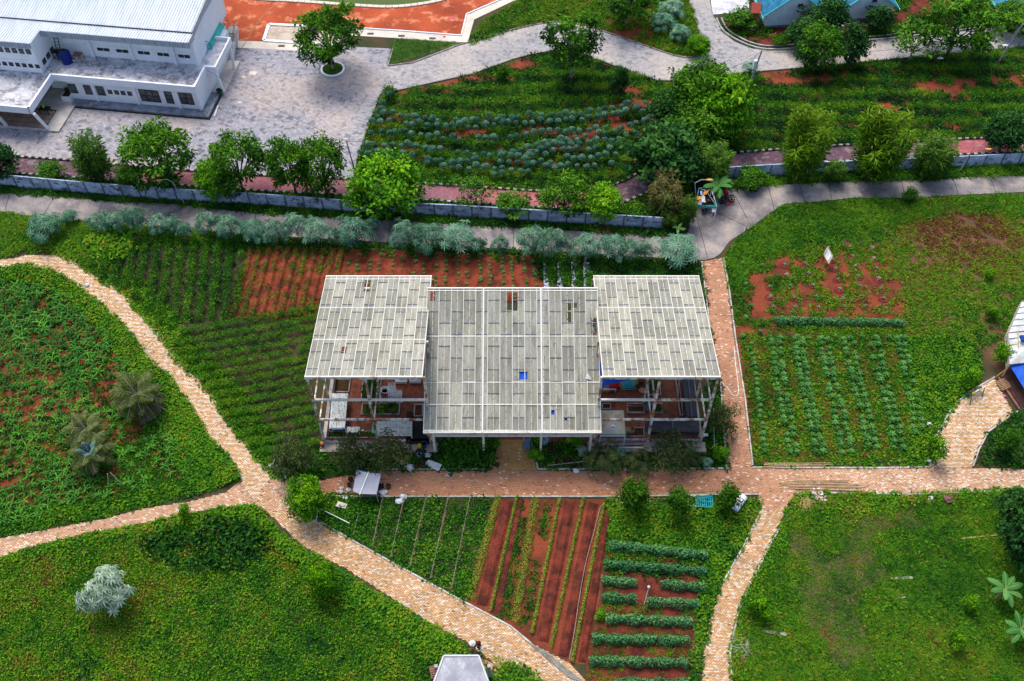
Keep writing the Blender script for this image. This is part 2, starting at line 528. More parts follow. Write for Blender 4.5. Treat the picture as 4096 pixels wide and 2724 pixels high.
def road_mat():
 m,t,b,N,L=new_mat('stained_concrete_road')
 v=pos_vec(t)
 col=ramp_node(t,noise_node(t,v,0.35,6,0.62),[(0.36,(0.33,0.28,0.25)),(0.5,(0.22,0.195,0.19)),(0.64,(0.12,0.11,0.12))])
 st=ramp_node(t,noise_node(t,v,0.16,7,0.68,0.4),[(0.52,(0,0,0)),(0.66,(0.9,0.9,0.9))])
 col=mix_node(t,st,col,(0.05,0.046,0.054))
 ru=ramp_node(t,noise_node(t,pos_vec(t,False,(1.3,0.5,1)),0.3,5,0.6),[(0.6,(0,0,0)),(0.72,(0.6,0.6,0.6))])
 col=mix_node(t,ru,col,(0.36,0.27,0.21))
 col=mix_node(t,1.0,col,ramp_node(t,noise_node(t,v,5,5,0.7),[(0.25,(0.8,)*3),(0.75,(1.2,)*3)]),'MULTIPLY')
 L.new(col,b.inputs['Base Color']);b.inputs['Roughness'].default_value=0.85
 return m
M_croad=road_mat()
# the setting: sheets
def sheet(name,poly,z,m):
 mb=MB();p=[(q[0],q[1],z)for q in poly]
 n=len(p)
 area=sum(p[i][0]*p[(i+1)%n][1]-p[(i+1)%n][0]*p[i][1]for i in range(n))
 if area<0:p.reverse()
 tri=tessellate_polygon([[Vector(q)for q in p]])
 fs=[]
 for a_,b_,c_ in tri:
  cr_=(p[b_][0]-p[a_][0])*(p[c_][1]-p[a_][1])-(p[b_][1]-p[a_][1])*(p[c_][0]-p[a_][0])
  if abs(cr_)>1e-6:fs.append((a_,b_,c_)if cr_>0 else(a_,c_,b_))
 me=bpy.data.meshes.new(name);me.from_pydata(p,[],fs);me.update()
 me.materials.append(m)
 return tag(link(name,me),kind='structure')
sheet('ground',[(-900,-500),(900,-500),(900,1500),(-900,1500)],0.0,M_ground)
court=AP((-330,360),(-330,-120),(540,-60),(540,92),(700,103),(904,112),(892,150))+AP((893,152),(950,145),(1054,104))+AP((1179,69),(1229,57.5),(1270,51),(1309,51),(1354,60),(1444,91),(1549,127.5),(1576,132.5),(1626,130),(1604,55),(1587,0),(1570,-60))+AP((1612,-60),(1634,0),(1641.6,35),(1651,50),(1661,72),(1691,96),(1729,111),(1768,117),(1838,114),(2003,94),(2243,65),(2358,62),(2500,50))+AP((2500,92),(2358,107.5),(2168,125),(1981,143.7),(1806,160),(1676,171),(1549,186),(1516,186),(1444,162),(1354,130),(1314,119),(1274,117.5),(1229,124),(1179,137),(1089,170),(914,208.7),(874,217.5),(824,357),(815,415))+AP((589,402),(310,385),(189,372),(47,362))
sheet('paved_court',court,0.012,M_court)
road_up=AP((893,152),(950,145),(1054,104),(1179,69),(1229,57.5),(1270,51),(1309,51),(1354,60),(1444,91),(1549,127.5),(1576,132.5),(1626,130),(1604,55),(1587,0),(1570,-60),(1612,-60),(1634,0),(1641.6,35),(1651,50),(1661,72),(1691,96),(1729,111),(1768,117),(1838,114),(2003,94),(2243,65),(2358,62),(2500,50),(2500,92),(2358,107.5),(2168,125),(1981,143.7),(1806,160),(1676,171),(1549,186),(1516,186),(1444,162),(1354,130),(1314,119),(1274,117.5),(1229,124),(1179,137),(1089,170),(914,208.7),(874,217.5))
sheet('paved_road',road_up,0.017,M_road)
gut=TP(0,0,(1900,370))+TP(1,0,(0,380),(470,405),(770,425),(790,320),(830,255),(1350,290),(1890,330),(1940,135),(2250,0),(2400,-60),(2560,-60),(2358,15),(2010,180),(1950,390),(1850,390),(1270,350),(790,322),(775,470),(560,480),(0,446))+TP(0,0,(1900,435))
sheet('concrete_gutter',gut,0.022,M_palecon)
clay=TP(0,0,(1890,-60),(1870,0),(1800,372))+TP(1,0,(0,378),(70,375),(120,225),(800,250),(1350,287),(1888,327),(1937,133),(2245,0),(2400,-70),(1850,-60),(1750,2),(1500,52),(1250,74),(1000,62),(600,32),(270,8),(0,-10),(-300,-60))
sheet('clay_field',clay,0.027,M_clay)
sheet('sports_lawn',TP(1,0,(270,4),(600,22),(1000,48),(1250,52),(1500,36),(1750,-6),(1900,-60),(-100,-60)),0.030,M_lawn)
arc=TP(1,0,(-300,-52),(0,-2),(270,8),(600,30),(1000,60),(1250,70),(1500,47),(1720,4),(1850,-50))
arc=smooth(arc,2)
tr=MB();tr2=MB()
for i,(x,y,h)in enumerate(walk(arc,0.85)):
 tr.box((x,y,0.09),(0.80,0.55,0.16),h)
drain=tag(tr.build('drain_cover',M_palecon),kind='structure')
sand=TP(1,0,(110,240),(800,268),(775,410),(480,395),(85,372))
sheet('sand_pit',sand,0.031,mat('pit_sand',(0.50,0.42,0.34),(0.38,0.31,0.25),0.8,fine=0.3,fscale=5))
pe=MB()
for a_,b_ in zip(TP(1,0,(120,228),(800,262),(770,420),(480,403),(72,376)),TP(1,0,(800,262),(770,420),(480,403),(72,376),(120,228))):
 pe.bar((a_[0],a_[1],0.09),(b_[0],b_[1],0.09),0.42,0.13)
tag(pe.top('sand_pit_border',M_white,'low white concrete border round the sandy long jump pit','border'))
ke=MB()
gk=TP(1,0,(800,252),(1350,288),(1890,330),(1940,133),(2250,0),(2380,-55))
for a_,b_ in zip(gk[:-1],gk[1:]):ke.bar((a_[0],a_[1],0.08),(b_[0],b_[1],0.08),0.14,0.14)
tag(ke.top('field_kerb',M_white,'thin white kerb along the bottom and side of the red clay field','kerb'))
for i,(x,y)in enumerate([(235,425),(485,440),(1055,312),(1340,332),(1625,355)]):
 p=T(1,0,x,y);g=thing('drain_grate',['black drain grate left of the sand pit tree','black drain grate behind the trunk of the planter tree','leftmost black grate in the gutter below the clay field','middle black grate in the gutter below the clay field','black grate in the gutter nearest the field corner'][i],'drain',(p.x,p.y,0.022))
 f=MB();f.bx(-.42,.42,-.2,.2,0.0,0.02);f.build('pit',M_black,g,world=False)
 f=MB()
 for k in range(7):f.bx(-.40+k*.125,-.345+k*.125,-.18,.18,0.02,0.035)
 f.build('grille',mat('grate_iron',(0.12,0.12,0.13),rough=0.5),g,world=False)['kind']='stuff'
sheet('corner_lawn',TP(1,0,(1272,352),(1850,394),(1862,414),(1700,462),(1260,588),(1212,600)),0.033,M_lawn)
kb=MB()
def kerb_line(mb,pts,wd=0.16,h=0.13,z=0.0):
 for a_,b_ in zip(pts[:-1],pts[1:]):mb.bar((a_[0],a_[1],z+h/2),(b_[0],b_[1],z+h/2),wd,h)
M_dkerb=mat('dark_kerb',(0.16,0.145,0.13),(0.30,0.28,0.26),0.8,fine=0.2)
for pl in([(893,152),(905,113)],[(893,152),(950,145),(1054,105),(1179,69),(1229,57.5),(1270,51),(1309,51),(1354,60),(1444,91),(1549,127.5),(1576,132.5),(1626,130)],[(2358,107.5),(2168,125),(1981,143.7),(1806,160),(1676,171)],[(1549,186),(1516,186),(1444,162),(1354,130),(1314,119),(1274,117.5),(1229,124),(1179,137),(1089,170),(914,208.7),(874,217.5),(824,357),(815,400)],[(1604,55),(1587,0),(1575,-40)]):
 kerb_line(kb,AP(*pl))
tag(kb.build('road_kerb',M_dkerb),kind='structure')
pk_up=AP((-60,355),(47,362),(189,372),(310,385),(589,404),(824,414),(972,423),(1179,437),(1215,440),(1330,441),(1395,434),(1440,415),(1490,388),(1600,362),(1700,352),(1888,338),(2231,320),(2358,317),(2500,308))
pk_lo=AP((-60,395),(52,401),(350,423),(590,440),(807,451),(1139,472),(1266,480),(1370,482),(1430,470),(1500,440),(1600,410),(1700,388),(1884,375),(2168,360),(2358,350),(2500,342))
sheet('pink_path',pk_up+pk_lo[::-1],0.009,M_pink)
M_purple=paver_mat('grey_purple_pavers',(0.15,0.085,0.11),(0.11,0.06,0.08),(0.20,0.15,0.17),0.36,0.18,(0.04,0.025,0.03),0.75)
for q in(AP((-60,357),(47,364),(189,374),(330,388),(330,419),(52,399),(-60,393)),AP((1398,435),(1442,416),(1492,390),(1600,364),(1600,408),(1500,438),(1432,468),(1400,474)),AP((1700,354),(1888,340),(2130,328),(2130,360),(1884,373),(1700,386))):
 sheet('grey_path',q,0.0105,M_purple)
eb=MB();ew=MB()
for pl in(pk_up,pk_lo):
 for i,(x,y,h)in enumerate(walk([tuple(p)for p in pl],0.42)):
  (eb if i%2 else ew).box((x,y,0.1),(0.40,0.22,0.2),h)
tag(eb.build('path_kerb',mat('black_kerb',(0.03,0.03,0.032),fine=0.2)),kind='structure')
tag(ew.build('path_kerb',mat('white_kerb',(0.42,0.40,0.38),(0.22,0.2,0.19),1.5,fine=0.2)),kind='structure')
cr_up=AP((-80,440),(0,445),(22,446),(118,452),(250,464.6),(400,471),(589,492),(839,504.5),(1090,521),(1179,524),(1364,535),(1521,546),(1584,537),(1594,489.5),(1600,450),(1679,437),(1768,428),(1881,422),(2018,416),(2143,417),(2206,409.5),(2358,404.5),(2480,400))
cr_lo=AP((2480,438),(2358,443),(2243,448),(2081,457),(1969,456),(1869,466),(1806,470),(1768,494.5),(1729,524.5),(1679,557),(1659,584.5),(1644,594.6),(1621,599.5),(1594,598),(1499,593),(1429,589.5),(1304,581),(1179,574.5),(964,562),(764,552),(589,541),(462,532),(205,511),(112,502),(50,495.6),(0,488),(-80,482))
road_poly=[tuple(p)for p in cr_up+cr_lo]
croad=sheet('concrete_road',road_poly,0.07,M_croad)
rk=MB()
for pl in(cr_up,cr_lo):
 for a_,b_ in zip(pl[:-1],pl[1:]):rk.quad((a_[0],a_[1],0.07),(b_[0],b_[1],0.07),(b_[0],b_[1],-0.05),(a_[0],a_[1],-0.05))
rk.build('road_edge',M_croad,croad)
jt=MB()
M_joint=mat('dark_joint',(0.045,0.04,0.038),fine=0.2)
for a_,b_ in([(22,450),(12,485)],[(125,455),(98,500)],[(236,466),(222,510)],[(395,475),(385,523)],[(589,494),(583,538)],[(740,501),(733,548)],[(900,510),(893,556)],[(1050,519),(1045,566)],[(1183,526),(1182,573)],[(1333,535),(1333,581)],[(1484,545),(1486,591)],[(1600,487),(1630,597)],[(1693,452),(1729,522)],[(1768,428),(1783,484)],[(1840,424),(1852,464)],[(1909,421),(1914,460)],[(1613,472),(1736,530)],[(2075,416),(2084,455)],[(2195,411),(2206,448)],[(2280,408),(2292,444)]):
 p,q=A(*a_),A(*b_)
 jt.bar((p.x,p.y,0.068),(q.x,q.y,0.068),0.06,0.012)
jt.build('road_joint',M_joint,croad)['kind']='stuff'
# brick paths: a base sheet, and the bricks themselves laid in rows
PATHS=[]
pA=AP((-60,600),(30,596),(60,588),(140,588),(190,608),(230,640),(285,668),(320,715),(365,760),(405,820),(450,862),(490,910),(540,985),(580,1035),(630,1092),(590,1163),(553,1105),(530,1060),(480,1010),(450,960),(420,910),(390,870),(340,830),(325,800),(280,745),(225,700),(180,660),(120,625),(60,616),(0,622),(-60,630))
pB=AP((-60,1258),(0,1240),(120,1218),(240,1195),(330,1172),(440,1155),(520,1135),(553,1105),(630,1092),(700,1110),(740,1107),(700,1178),(618,1180),(590,1163),(500,1170),(420,1185),(330,1205),(200,1228),(100,1252),(0,1285),(-60,1305))
pC=AP((590,1163),(640,1130),(700,1150),(694.6,1176),(817,1248),(1027,1364),(1176,1443),(1223,1482),(1310,1526),(1350,1568),(1420,1640),(1150,1640),(1136,1526),(1075,1478),(996,1438),(896,1373),(800,1312),(696,1257),(618,1180))
pD=AP((630,1092),(740,1106.6),(815,1093),(882,1084),(1130,1084),(1238,1084),(1675,1081.6),(1729,1080.4),(1768,1079),(2018,1080),(2218,1078),(2358,1081),(2480,1086),(2480,1122),(2358,1124),(2244,1131.6),(2094,1136.6),(1944,1134),(1831,1134),(1818,1174),(1752,1176),(1745,1137),(1679,1137),(1429,1141.5),(1179,1141.5),(914,1141.6),(764,1134),(700,1150),(640,1130))
pE=AP((1617,603),(1664,594),(1676,667),(1691,782),(1714,921),(1731,1072),(1731,1084),(1674,1084),(1669,997),(1659,859),(1640,782),(1629,692))
pF=AP((1752,1170),(1819,1170),(1803,1189),(1777,1242),(1768,1264),(1722,1351),(1695,1417),(1678,1500),(1682,1568),(1690,1640),(1612,1640),(1617,1568),(1621,1500),(1638,1417),(1665,1338),(1708,1263))
pG=AP((2143,1080),(2143,1074),(2158,1004),(2193,939),(2231,906),(2288,871),(2335,955),(2328,954),(2273,994),(2251,1036),(2238,1074),(2238,1080))
pH=AP((1129,1085),(1144,1012),(1220,1012),(1238,1085))
for nm,poly,ang,sty in(('brick_path',pA,-0.10,'stripe'),('brick_path',pB,0.10,'peach'),('brick_path',pC,-0.08,'ochre'),('brick_path',pD,0.0,'red'),('brick_path',pE,0.0,'red'),('brick_path',pF,0.05,'ochre'),('brick_path',pG,0.0,'stripe'),('brick_path',pH,0.0,'gold')):
 PATHS.append(([tuple(p)for p in poly],ang,sty))
M_base=mat('path_bedding',(0.21,0.13,0.085),(0.10,0.075,0.045),0.7,fine=0.3)
def brick_mat():
 m,t,b,N,L=new_mat('path_brick')
 a=N.new('ShaderNodeAttribute');a.attribute_name='bcol'
 v=pos_vec(t)
 col=mix_node(t,1.0,a.outputs['Color'],ramp_node(t,noise_node(t,v,0.5,6,0.65),[(0.3,(0.80,0.78,0.74)),(0.65,(1.08,1.08,1.08))]),'MULTIPLY')
 di=ramp_node(t,noise_node(t,v,0.33,6,0.7),[(0.60,(0,0,0)),(0.74,(0.7,0.7,0.7))])
 col=mix_node(t,di,col,(0.20,0.085,0.05))
 L.new(col,b.inputs['Base Color']);b.inputs['Roughness'].default_value=0.85
 return m
M_brick=brick_mat()
def lay_bricks(poly,ang,sty,z,skip,parent,seed):
 r=np.random.default_rng(seed)
 P=np.array(poly);ca,sa=math.cos(ang),math.sin(ang)
 c=P.mean(0);q=P-c
 lx=q[:,0]*ca+q[:,1]*sa;ly=-q[:,0]*sa+q[:,1]*ca
 bw,bh=0.24,0.12
 nj=np.arange(math.floor(ly.min()/bh),math.ceil(ly.max()/bh)+1);ni=np.arange(math.floor(lx.min()/bw)-1,math.ceil(lx.max()/bw)+1)
 I,J=np.meshgrid(ni,nj);I=I.ravel();J=J.ravel()
 x=(I+0.5*(J%2))*bw;y=J*bh
 X=c[0]+x*ca-y*sa;Y=c[1]+x*sa+y*ca
 k=in_poly(X,Y,poly)&(np.abs(X)<62)&(Y>24)
 for s_ in skip:k&=~in_poly(X,Y,s_)
 X,Y,I,J=X[k],Y[k],I[k],J[k];n=len(X)
 white=np.array([0.72,0.60,0.47]);och=np.array([0.60,0.36,0.18]);terra=np.array([0.50,0.225,0.12]);peach=np.array([0.58,0.34,0.205]);gold=np.array([0.46,0.25,0.075])
 u=r.random(n);col=np.empty((n,3))
 if sty=='stripe':wp=np.where(J%4<2,0.62,0.12);base=och
 elif sty=='ochre':wp=np.where((J%4)<2,0.32,0.16);base=och
 elif sty=='peach':wp=np.full(n,0.16);base=peach
 elif sty=='gold':wp=np.full(n,0.02);base=gold
 else:
  wp=np.clip(0.03+np.clip(X-18,0,40)/60*0.6,0,0.5)
  k2=np.clip((X-16)/14,0,1)[:,None]
  base=terra*(1-k2)+peach*k2
 col[:]=base
 col=col*r.uniform(0.84,1.14,(n,1))*(1+r.normal(0,0.03,(n,3)))
 wsel=u<wp
 col[wsel]=white*r.uniform(0.85,1.08,(wsel.sum(),1))
 dk=r.random(n)<0.03;col[dk]*=0.55
 hw,hh=bw/2-0.008,bh/2-0.008
 top=z+r.uniform(0.028,0.042,n)
 dz=r.normal(0,0.002,(n,4))
 dr=r.normal(0,0.02,n)+ang
 cc,ss=np.cos(dr),np.sin(dr)
 vt=np.empty((n,8,3))
 for a_,(dx,dy)in enumerate(((-hw,-hh),(hw,-hh),(hw,hh),(-hw,hh))):
  vt[:,a_,0]=X+dx*cc-dy*ss;vt[:,a_,1]=Y+dx*ss+dy*cc;vt[:,a_,2]=top+dz[:,a_]
  vt[:,a_+4,:2]=vt[:,a_,:2];vt[:,a_+4,2]=z
 f=np.array([[0,1,2,3],[0,4,5,1],[1,5,6,2],[2,6,7,3],[3,7,4,0]])
 F=(np.arange(n)[:,None,None]*8+f[None]).reshape(-1,4)
 me=bpy.data.meshes.new('bricks')
 me.vertices.add(n*8);me.vertices.foreach_set('co',vt.astype(np.float32).ravel())
 me.loops.add(F.size);me.loops.foreach_set('vertex_index',F.astype(np.int32).ravel())
 me.polygons.add(len(F));me.polygons.foreach_set('loop_start',np.arange(len(F),dtype=np.int32)*4)
 at_=me.attributes.new('bcol','FLOAT_COLOR','POINT')
 rgba=np.ones((n,8,4));rgba[:,:,:3]=col[:,None,:]
 at_.data.foreach_set('color',rgba.astype(np.float32).ravel())
 me.materials.append(M_brick);me.update(calc_edges=True)
 o=link('brick_paving',me,parent);o['kind']='stuff'
done=[]
for i,(poly,ang,sty)in enumerate(PATHS):
 s_=sheet('brick_path',poly,0.004+0.0012*i,M_base)
 lay_bricks(poly,ang,sty,0.012,done,s_,50+i)
 done.append(poly)
kb=MB()
for pl in([(694,1176),(817,1248),(1027,1364),(1176,1443),(1223,1482)],[(740,1143),(915,1144),(1429,1144),(1679,1139),(1745,1139)],[(1752,1178),(1708,1265),(1665,1340)],[(1821,1176),(1780,1242),(1724,1352),(1698,1417),(1681,1500),(1685,1568),(1690,1600)],[(1732,1077),(2018,1078),(2143,1076)],[(2141,1074),(2156,1003),(2192,937),(2230,904),(2290,869)],[(2240,1074),(2253,1037),(2275,995),(2330,955),(2358,940)],[(1833,1136),(1944,1136),(2094,1139),(2244,1134),(2358,1126)],[(1666,594),(1679,667),(1694,782),(1716,921),(1733,1072)],[(1615,603),(1627,692),(1638,782),(1657,859),(1667,997),(1673,1081)],[(882,1081),(1128,1081)],[(1240,1081),(1673,1079)],[(1128,1081),(1143,1014)],[(1239,1081),(1222,1014)]):
 kerb_line(kb,[tuple(p)for p in AP(*pl)],0.13,0.12)
tag(kb.build('garden_path_kerb',M_kerb),kind='structure')
# low plants: prototypes for the ground cover
R_GROUND=[(0.0,(0.005,0.026,0.009)),(0.22,(0.012,0.062,0.011)),(0.45,(0.034,0.145,0.010)),(0.63,(0.085,0.260,0.010)),(0.76,(0.17,0.31,0.012)),(0.87,(0.20,0.19,0.02)),(0.94,(0.18,0.11,0.03)),(1.0,(0.17,0.065,0.03))]
M_gl=leaf_mat('ground_leaf',R_GROUND,inst=True,spread=0.40,ospread=0.34,trans=0.25)
R_TEAL=[(0.0,(0.016,0.060,0.040)),(0.5,(0.050,0.150,0.105)),(1.0,(0.15,0.29,0.20))]
def proto(name,lb,m):
 return bpy.data.objects.new(name,lb.mesh(name,m))
def disc(n,r):
 a=rng.uniform(0,6.283,n);q=np.sqrt(rng.random(n))*r
 return np.stack([q*np.cos(a),q*np.sin(a)],1),a
def p_weed(R,H,n,L,W,m=M_gl,flat=0.6):
 xy,a=disc(n,R)
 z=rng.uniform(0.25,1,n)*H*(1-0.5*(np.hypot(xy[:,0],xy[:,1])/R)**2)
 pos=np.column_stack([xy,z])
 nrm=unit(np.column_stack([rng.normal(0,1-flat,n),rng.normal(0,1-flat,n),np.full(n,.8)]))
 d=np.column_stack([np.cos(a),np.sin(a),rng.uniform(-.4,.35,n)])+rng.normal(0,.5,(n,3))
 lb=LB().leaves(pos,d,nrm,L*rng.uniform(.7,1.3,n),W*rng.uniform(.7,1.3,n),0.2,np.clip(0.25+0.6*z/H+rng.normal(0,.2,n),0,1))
 return lb
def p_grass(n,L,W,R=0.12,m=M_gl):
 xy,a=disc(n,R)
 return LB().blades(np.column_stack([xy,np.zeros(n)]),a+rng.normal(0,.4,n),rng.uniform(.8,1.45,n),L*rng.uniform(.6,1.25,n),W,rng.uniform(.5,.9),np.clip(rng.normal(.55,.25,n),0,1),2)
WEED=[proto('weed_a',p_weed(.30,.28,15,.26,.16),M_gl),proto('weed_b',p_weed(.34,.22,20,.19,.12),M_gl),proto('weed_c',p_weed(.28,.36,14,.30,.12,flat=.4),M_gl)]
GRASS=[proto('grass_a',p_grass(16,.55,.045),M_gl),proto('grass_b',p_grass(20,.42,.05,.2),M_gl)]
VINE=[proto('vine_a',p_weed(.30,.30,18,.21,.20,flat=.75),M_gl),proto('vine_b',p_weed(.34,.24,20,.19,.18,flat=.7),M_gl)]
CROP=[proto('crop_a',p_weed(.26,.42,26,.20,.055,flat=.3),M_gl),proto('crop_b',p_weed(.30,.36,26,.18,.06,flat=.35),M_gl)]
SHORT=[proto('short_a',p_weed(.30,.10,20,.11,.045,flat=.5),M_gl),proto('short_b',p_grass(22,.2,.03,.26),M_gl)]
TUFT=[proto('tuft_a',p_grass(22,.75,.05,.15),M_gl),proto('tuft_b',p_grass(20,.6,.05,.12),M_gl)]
ALLG=WEED+GRASS
LAN=WEED+GRASS+TUFT
# ground cover, bed by bed
def patchy(x,y,base,amp,s=6,seed=1,amp2=0.0,s2=1.6):
 return np.clip(base+(fbm(x,y,s,seed)-.5)*2*amp+(fbm(x,y,s2,seed+9)-.5)*2*amp2,0,1)
def cover(name,label,poly,dens,base,amp,protos=WEED,s=6,seed=1,gaps=0.0,gs=2.5,scl=1.0,holes=(),amp2=0.12,huefn=None,keep=None,cat='weeds',zf=None,sclf=None):
 poly=[tuple(p)for p in poly]
 x,y=sample(poly,dens,holes)
 if gaps:
  k=fbm(x,y,gs,seed+31)>gaps*0.95+0.02
  x,y=x[k],y[k]
 if keep is not None:
  k=keep(x,y);x,y=x[k],y[k]
 h=patchy(x,y,base,amp,s,seed,amp2)
 if huefn is not None:h=np.clip(huefn(x,y,h),0,1)
 sc_=scl*rng.uniform(.7,1.35,len(x))
 if sclf is not None:sc_=sc_*sclf(x,y)
 return scatter(name,label,cat,protos,x,y,None if zf is None else zf(x,y),sc_,h)
def near(poly_line,d):
 pl=[tuple(p)for p in poly_line]
 return lambda x,y:seg_dist(x,y,pl)[0]<d
def rows_fn(p0,p1,spacing):
 """distance phase across rows running from p0 to p1"""
 p0,p1=A(*p0),A(*p1)
 d=(p1-p0).to_2d().normalized();nx,ny=-d.y,d.x
 return lambda x,y:((x-p0.x)*nx+(y-p0.y)*ny)/spacing*2*np.pi
 # left: strip along the road, dark rows, diagonal mounds
G1=AP((-60,486),(0,489),(60,497),(205,514),(460,535),(589,544),(565,575),(280,560),(190,605),(140,584),(60,583),(0,594),(-60,600))
cover('roadside_weeds','mixed green weeds between the concrete road and the left brick path',G1,9,.52,.25,LAN,seed=3,gaps=.25)
PD=rows_fn((300,590),(262,640),1.35)
D=AP((188,606),(275,555),(400,553),(560,570),(560,640),(545,735),(430,748),(390,762),(330,714),(290,670),(230,640))
def row_dir(p0,p1):
 return math.atan2(A(*p1).y-A(*p0).y,A(*p1).x-A(*p0).x)
PDR=rows_fn((400,740),(418,575),1.30)
def rowed(name,label,poly,dens,ph,base,amp,protos,H=0.35,gap=0.35,seed=5,scl=1.0,dark=.22,wob=0.5,cat='crop'):
 poly=[tuple(p)for p in poly]
 x,y=sample(poly,dens)
 c=np.cos(ph(x,y)+wob*(fbm(x,y,4,seed)-.5)*4)
 k=(c>-1+gap*2*rng.random(len(x)))&(fbm(x,y,1.5,seed+4)>.22)
 x,y,c=x[k],y[k],c[k]
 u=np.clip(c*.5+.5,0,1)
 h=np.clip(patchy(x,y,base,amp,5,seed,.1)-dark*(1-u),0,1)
 return scatter(name,label,cat,protos,x,y,H*u*rng.uniform(.7,1.1,len(x)),scl*rng.uniform(.75,1.25,len(x))*(.7+.4*u),h)
rowed('leafy_crop','dark green feathery crop in rows left of the red furrowed field',D,14,PDR,.47,.13,CROP+[WEED[0]],.45,.45,seed=5,dark=.40,scl=.85)
PG=rows_fn((430,905),(730,850),1.22)
G3=AP((425,760),(545,737),(640,722),(742,706),(735,760),(710,862),(722,940),(742,1030),(690,1055),(620,1082),(540,988),(492,908),(450,862),(400,805))
rowed('mounded_crop','bright green feathery crop in diagonal mounded rows left of the greenhouse',G3,16,PG,.60,.10,CROP+[GRASS[1]],.55,.45,seed=8,dark=.55,scl=.85,wob=.35)
edge1=smooth([tuple(p)for p in AP((150,578),(195,600),(240,632),(297,662),(332,708),(377,752),(418,812),(465,856),(505,903),(552,978),(592,1028),(640,1085))],2)
bandpoly=AP((120,560),(280,560),(420,700),(520,800),(660,1000),(700,1100),(630,1096),(580,1039),(540,990),(488,912),(448,866),(403,824),(363,764),(318,719),(283,672),(228,644),(188,612),(138,590))
cover('creeping_vines','bright creeping vines along the upper edge of the curved brick path',bandpoly,13,.60,.16,VINE,seed=11,keep=lambda x,y:seg_dist(x,y,edge1)[0]<0.95+0.9*fbm(x,y,2,4),cat='vines')
clump=AP((205,548),(290,540),(310,575),(270,600),(225,598))
cover('broad_leaf_patch','patch of broad round leaves at the top corner of the dark rows',clump,9,.50,.15,[VINE[0]],seed=12,scl=1.6,zf=lambda x,y:0.2+0*x)
# corn field bed: weeds over red soil, edged by a low vine bank
C=AP((-60,628),(0,624),(60,618),(119,627),(179,662),(224,702),(279,747),(324,802),(339,832),(389,872),(419,912),(449,962),(479,1012),(529,1062),(552,1104),(440,1140),(330,1163),(240,1186),(120,1210),(0,1234),(-60,1250))
sheet('red_soil',C,0.003,M_redbright)
def corn_weed_hue(x,y,h):
 return h
PCN=rows_fn((20,850),(300,800),1.15)
cover('field_weeds','dark low weeds growing over red soil among the young corn',C,11,.34,.18,WEED+SHORT,s=5,seed=21,scl=.8,gaps=.0,keep=lambda x,y:(fbm(x,y,4.5,77)+0.16*np.cos(PCN(x,y))>.36+0.10*np.clip((y-45)/25,0,1)-.30*np.clip((52-y)/16,0,1)))
inner=smooth([tuple(p)for p in AP((-60,634),(0,631),(60,626),(116,636),(172,670),(217,710),(270,757),(316,812),(345,852),(380,885),(408,925),(436,975),(464,1022),(512,1072),(540,1108))],2)
cover('vine_bank','bright leafy vine bank between the corn field and the curved path',C,14,.55,.13,VINE,seed=23,keep=lambda x,y:seg_dist(x,y,inner)[0]<0.95+.6*fbm(x,y,3,2)+np.clip((56-y)/8,0,1)*1.6,zf=lambda x,y:np.clip(.55-.35*seg_dist(x,y,inner)[0],0,1),cat='vines')
low=[tuple(p)for p in AP((540,1100),(520,1120),(440,1143),(330,1160),(240,1183),(120,1206),(0,1229),(-60,1245))]
cover('vine_verge','leafy green verge between the corn field and the lower left brick path',C,13,.55,.14,VINE+[WEED[0]],seed=24,keep=lambda x,y:seg_dist(x,y,low)[0]<1.0+1.3*fbm(x,y,3,5),cat='vines')
cover('weed_clearing','grassy weedy clearing around the palms in the corn field',AP((235,960),(360,930),(450,1050),(520,1098),(440,1140),(300,1150),(280,1060)),9,.45,.2,WEED+GRASS,seed=25,gaps=.35)
# lower left weed field
LL=AP((-60,1302),(0,1290),(100,1260),(200,1236),(330,1213),(420,1193),(500,1178),(590,1170),(640,1233),(700,1272),(790,1328),(880,1382),(980,1443),(1060,1484),(1110,1518),(1130,1568),(1130,1640),(-60,1640))
def ll_hue(x,y,h):
 c=A(620,1290)
 return h+0.26*np.exp(-((x+13)**2/160+(y-41)**2/60))*fbm(x,y,1.6,44)+.10*np.clip((x+12)/-20,0,1)
cover('field_weeds','wide field of mixed green and yellowing weeds in the lower left corner',LL,15,.50,.22,WEED+[CROP[1]],s=5,seed=31,gaps=.14,gs=1.6,huefn=ll_hue,scl=.85,amp2=.24)
sheet('red_soil',AP((620,1240),(690,1290),(760,1340),(700,1345),(620,1300)),0.003,M_red)
dgr=AP((480,1200),(600,1190),(640,1250),(560,1320),(430,1340),(360,1290))
cover('leafy_weeds','darker leafy weeds below the path fork in the lower left field',AP((330,1240),(480,1195),(590,1195),(630,1250),(560,1310),(420,1310),(340,1280)),6,.30,.12,[WEED[2],WEED[0]],seed=33,scl=1.5,gaps=.3)
lle=smooth([tuple(p)for p in AP((-60,1300),(0,1287),(100,1257),(200,1234),(330,1211),(420,1191),(500,1176),(585,1172),(635,1235),(695,1276),(785,1332),(875,1387),(970,1443),(1020,1470))],2)
cover('creeping_vines','bright creeping vines along the lower edge of the forking brick paths',LL,15,.58,.12,VINE,seed=34,keep=lambda x,y:seg_dist(x,y,lle)[0]<.45+.5*fbm(x,y,3,2)+1.1*np.clip((x+19)/6,0,1),zf=lambda x,y:np.clip(.6-.3*seg_dist(x,y,lle)[0],0,1)*np.clip((x+22)/5,.2,1),cat='vines')
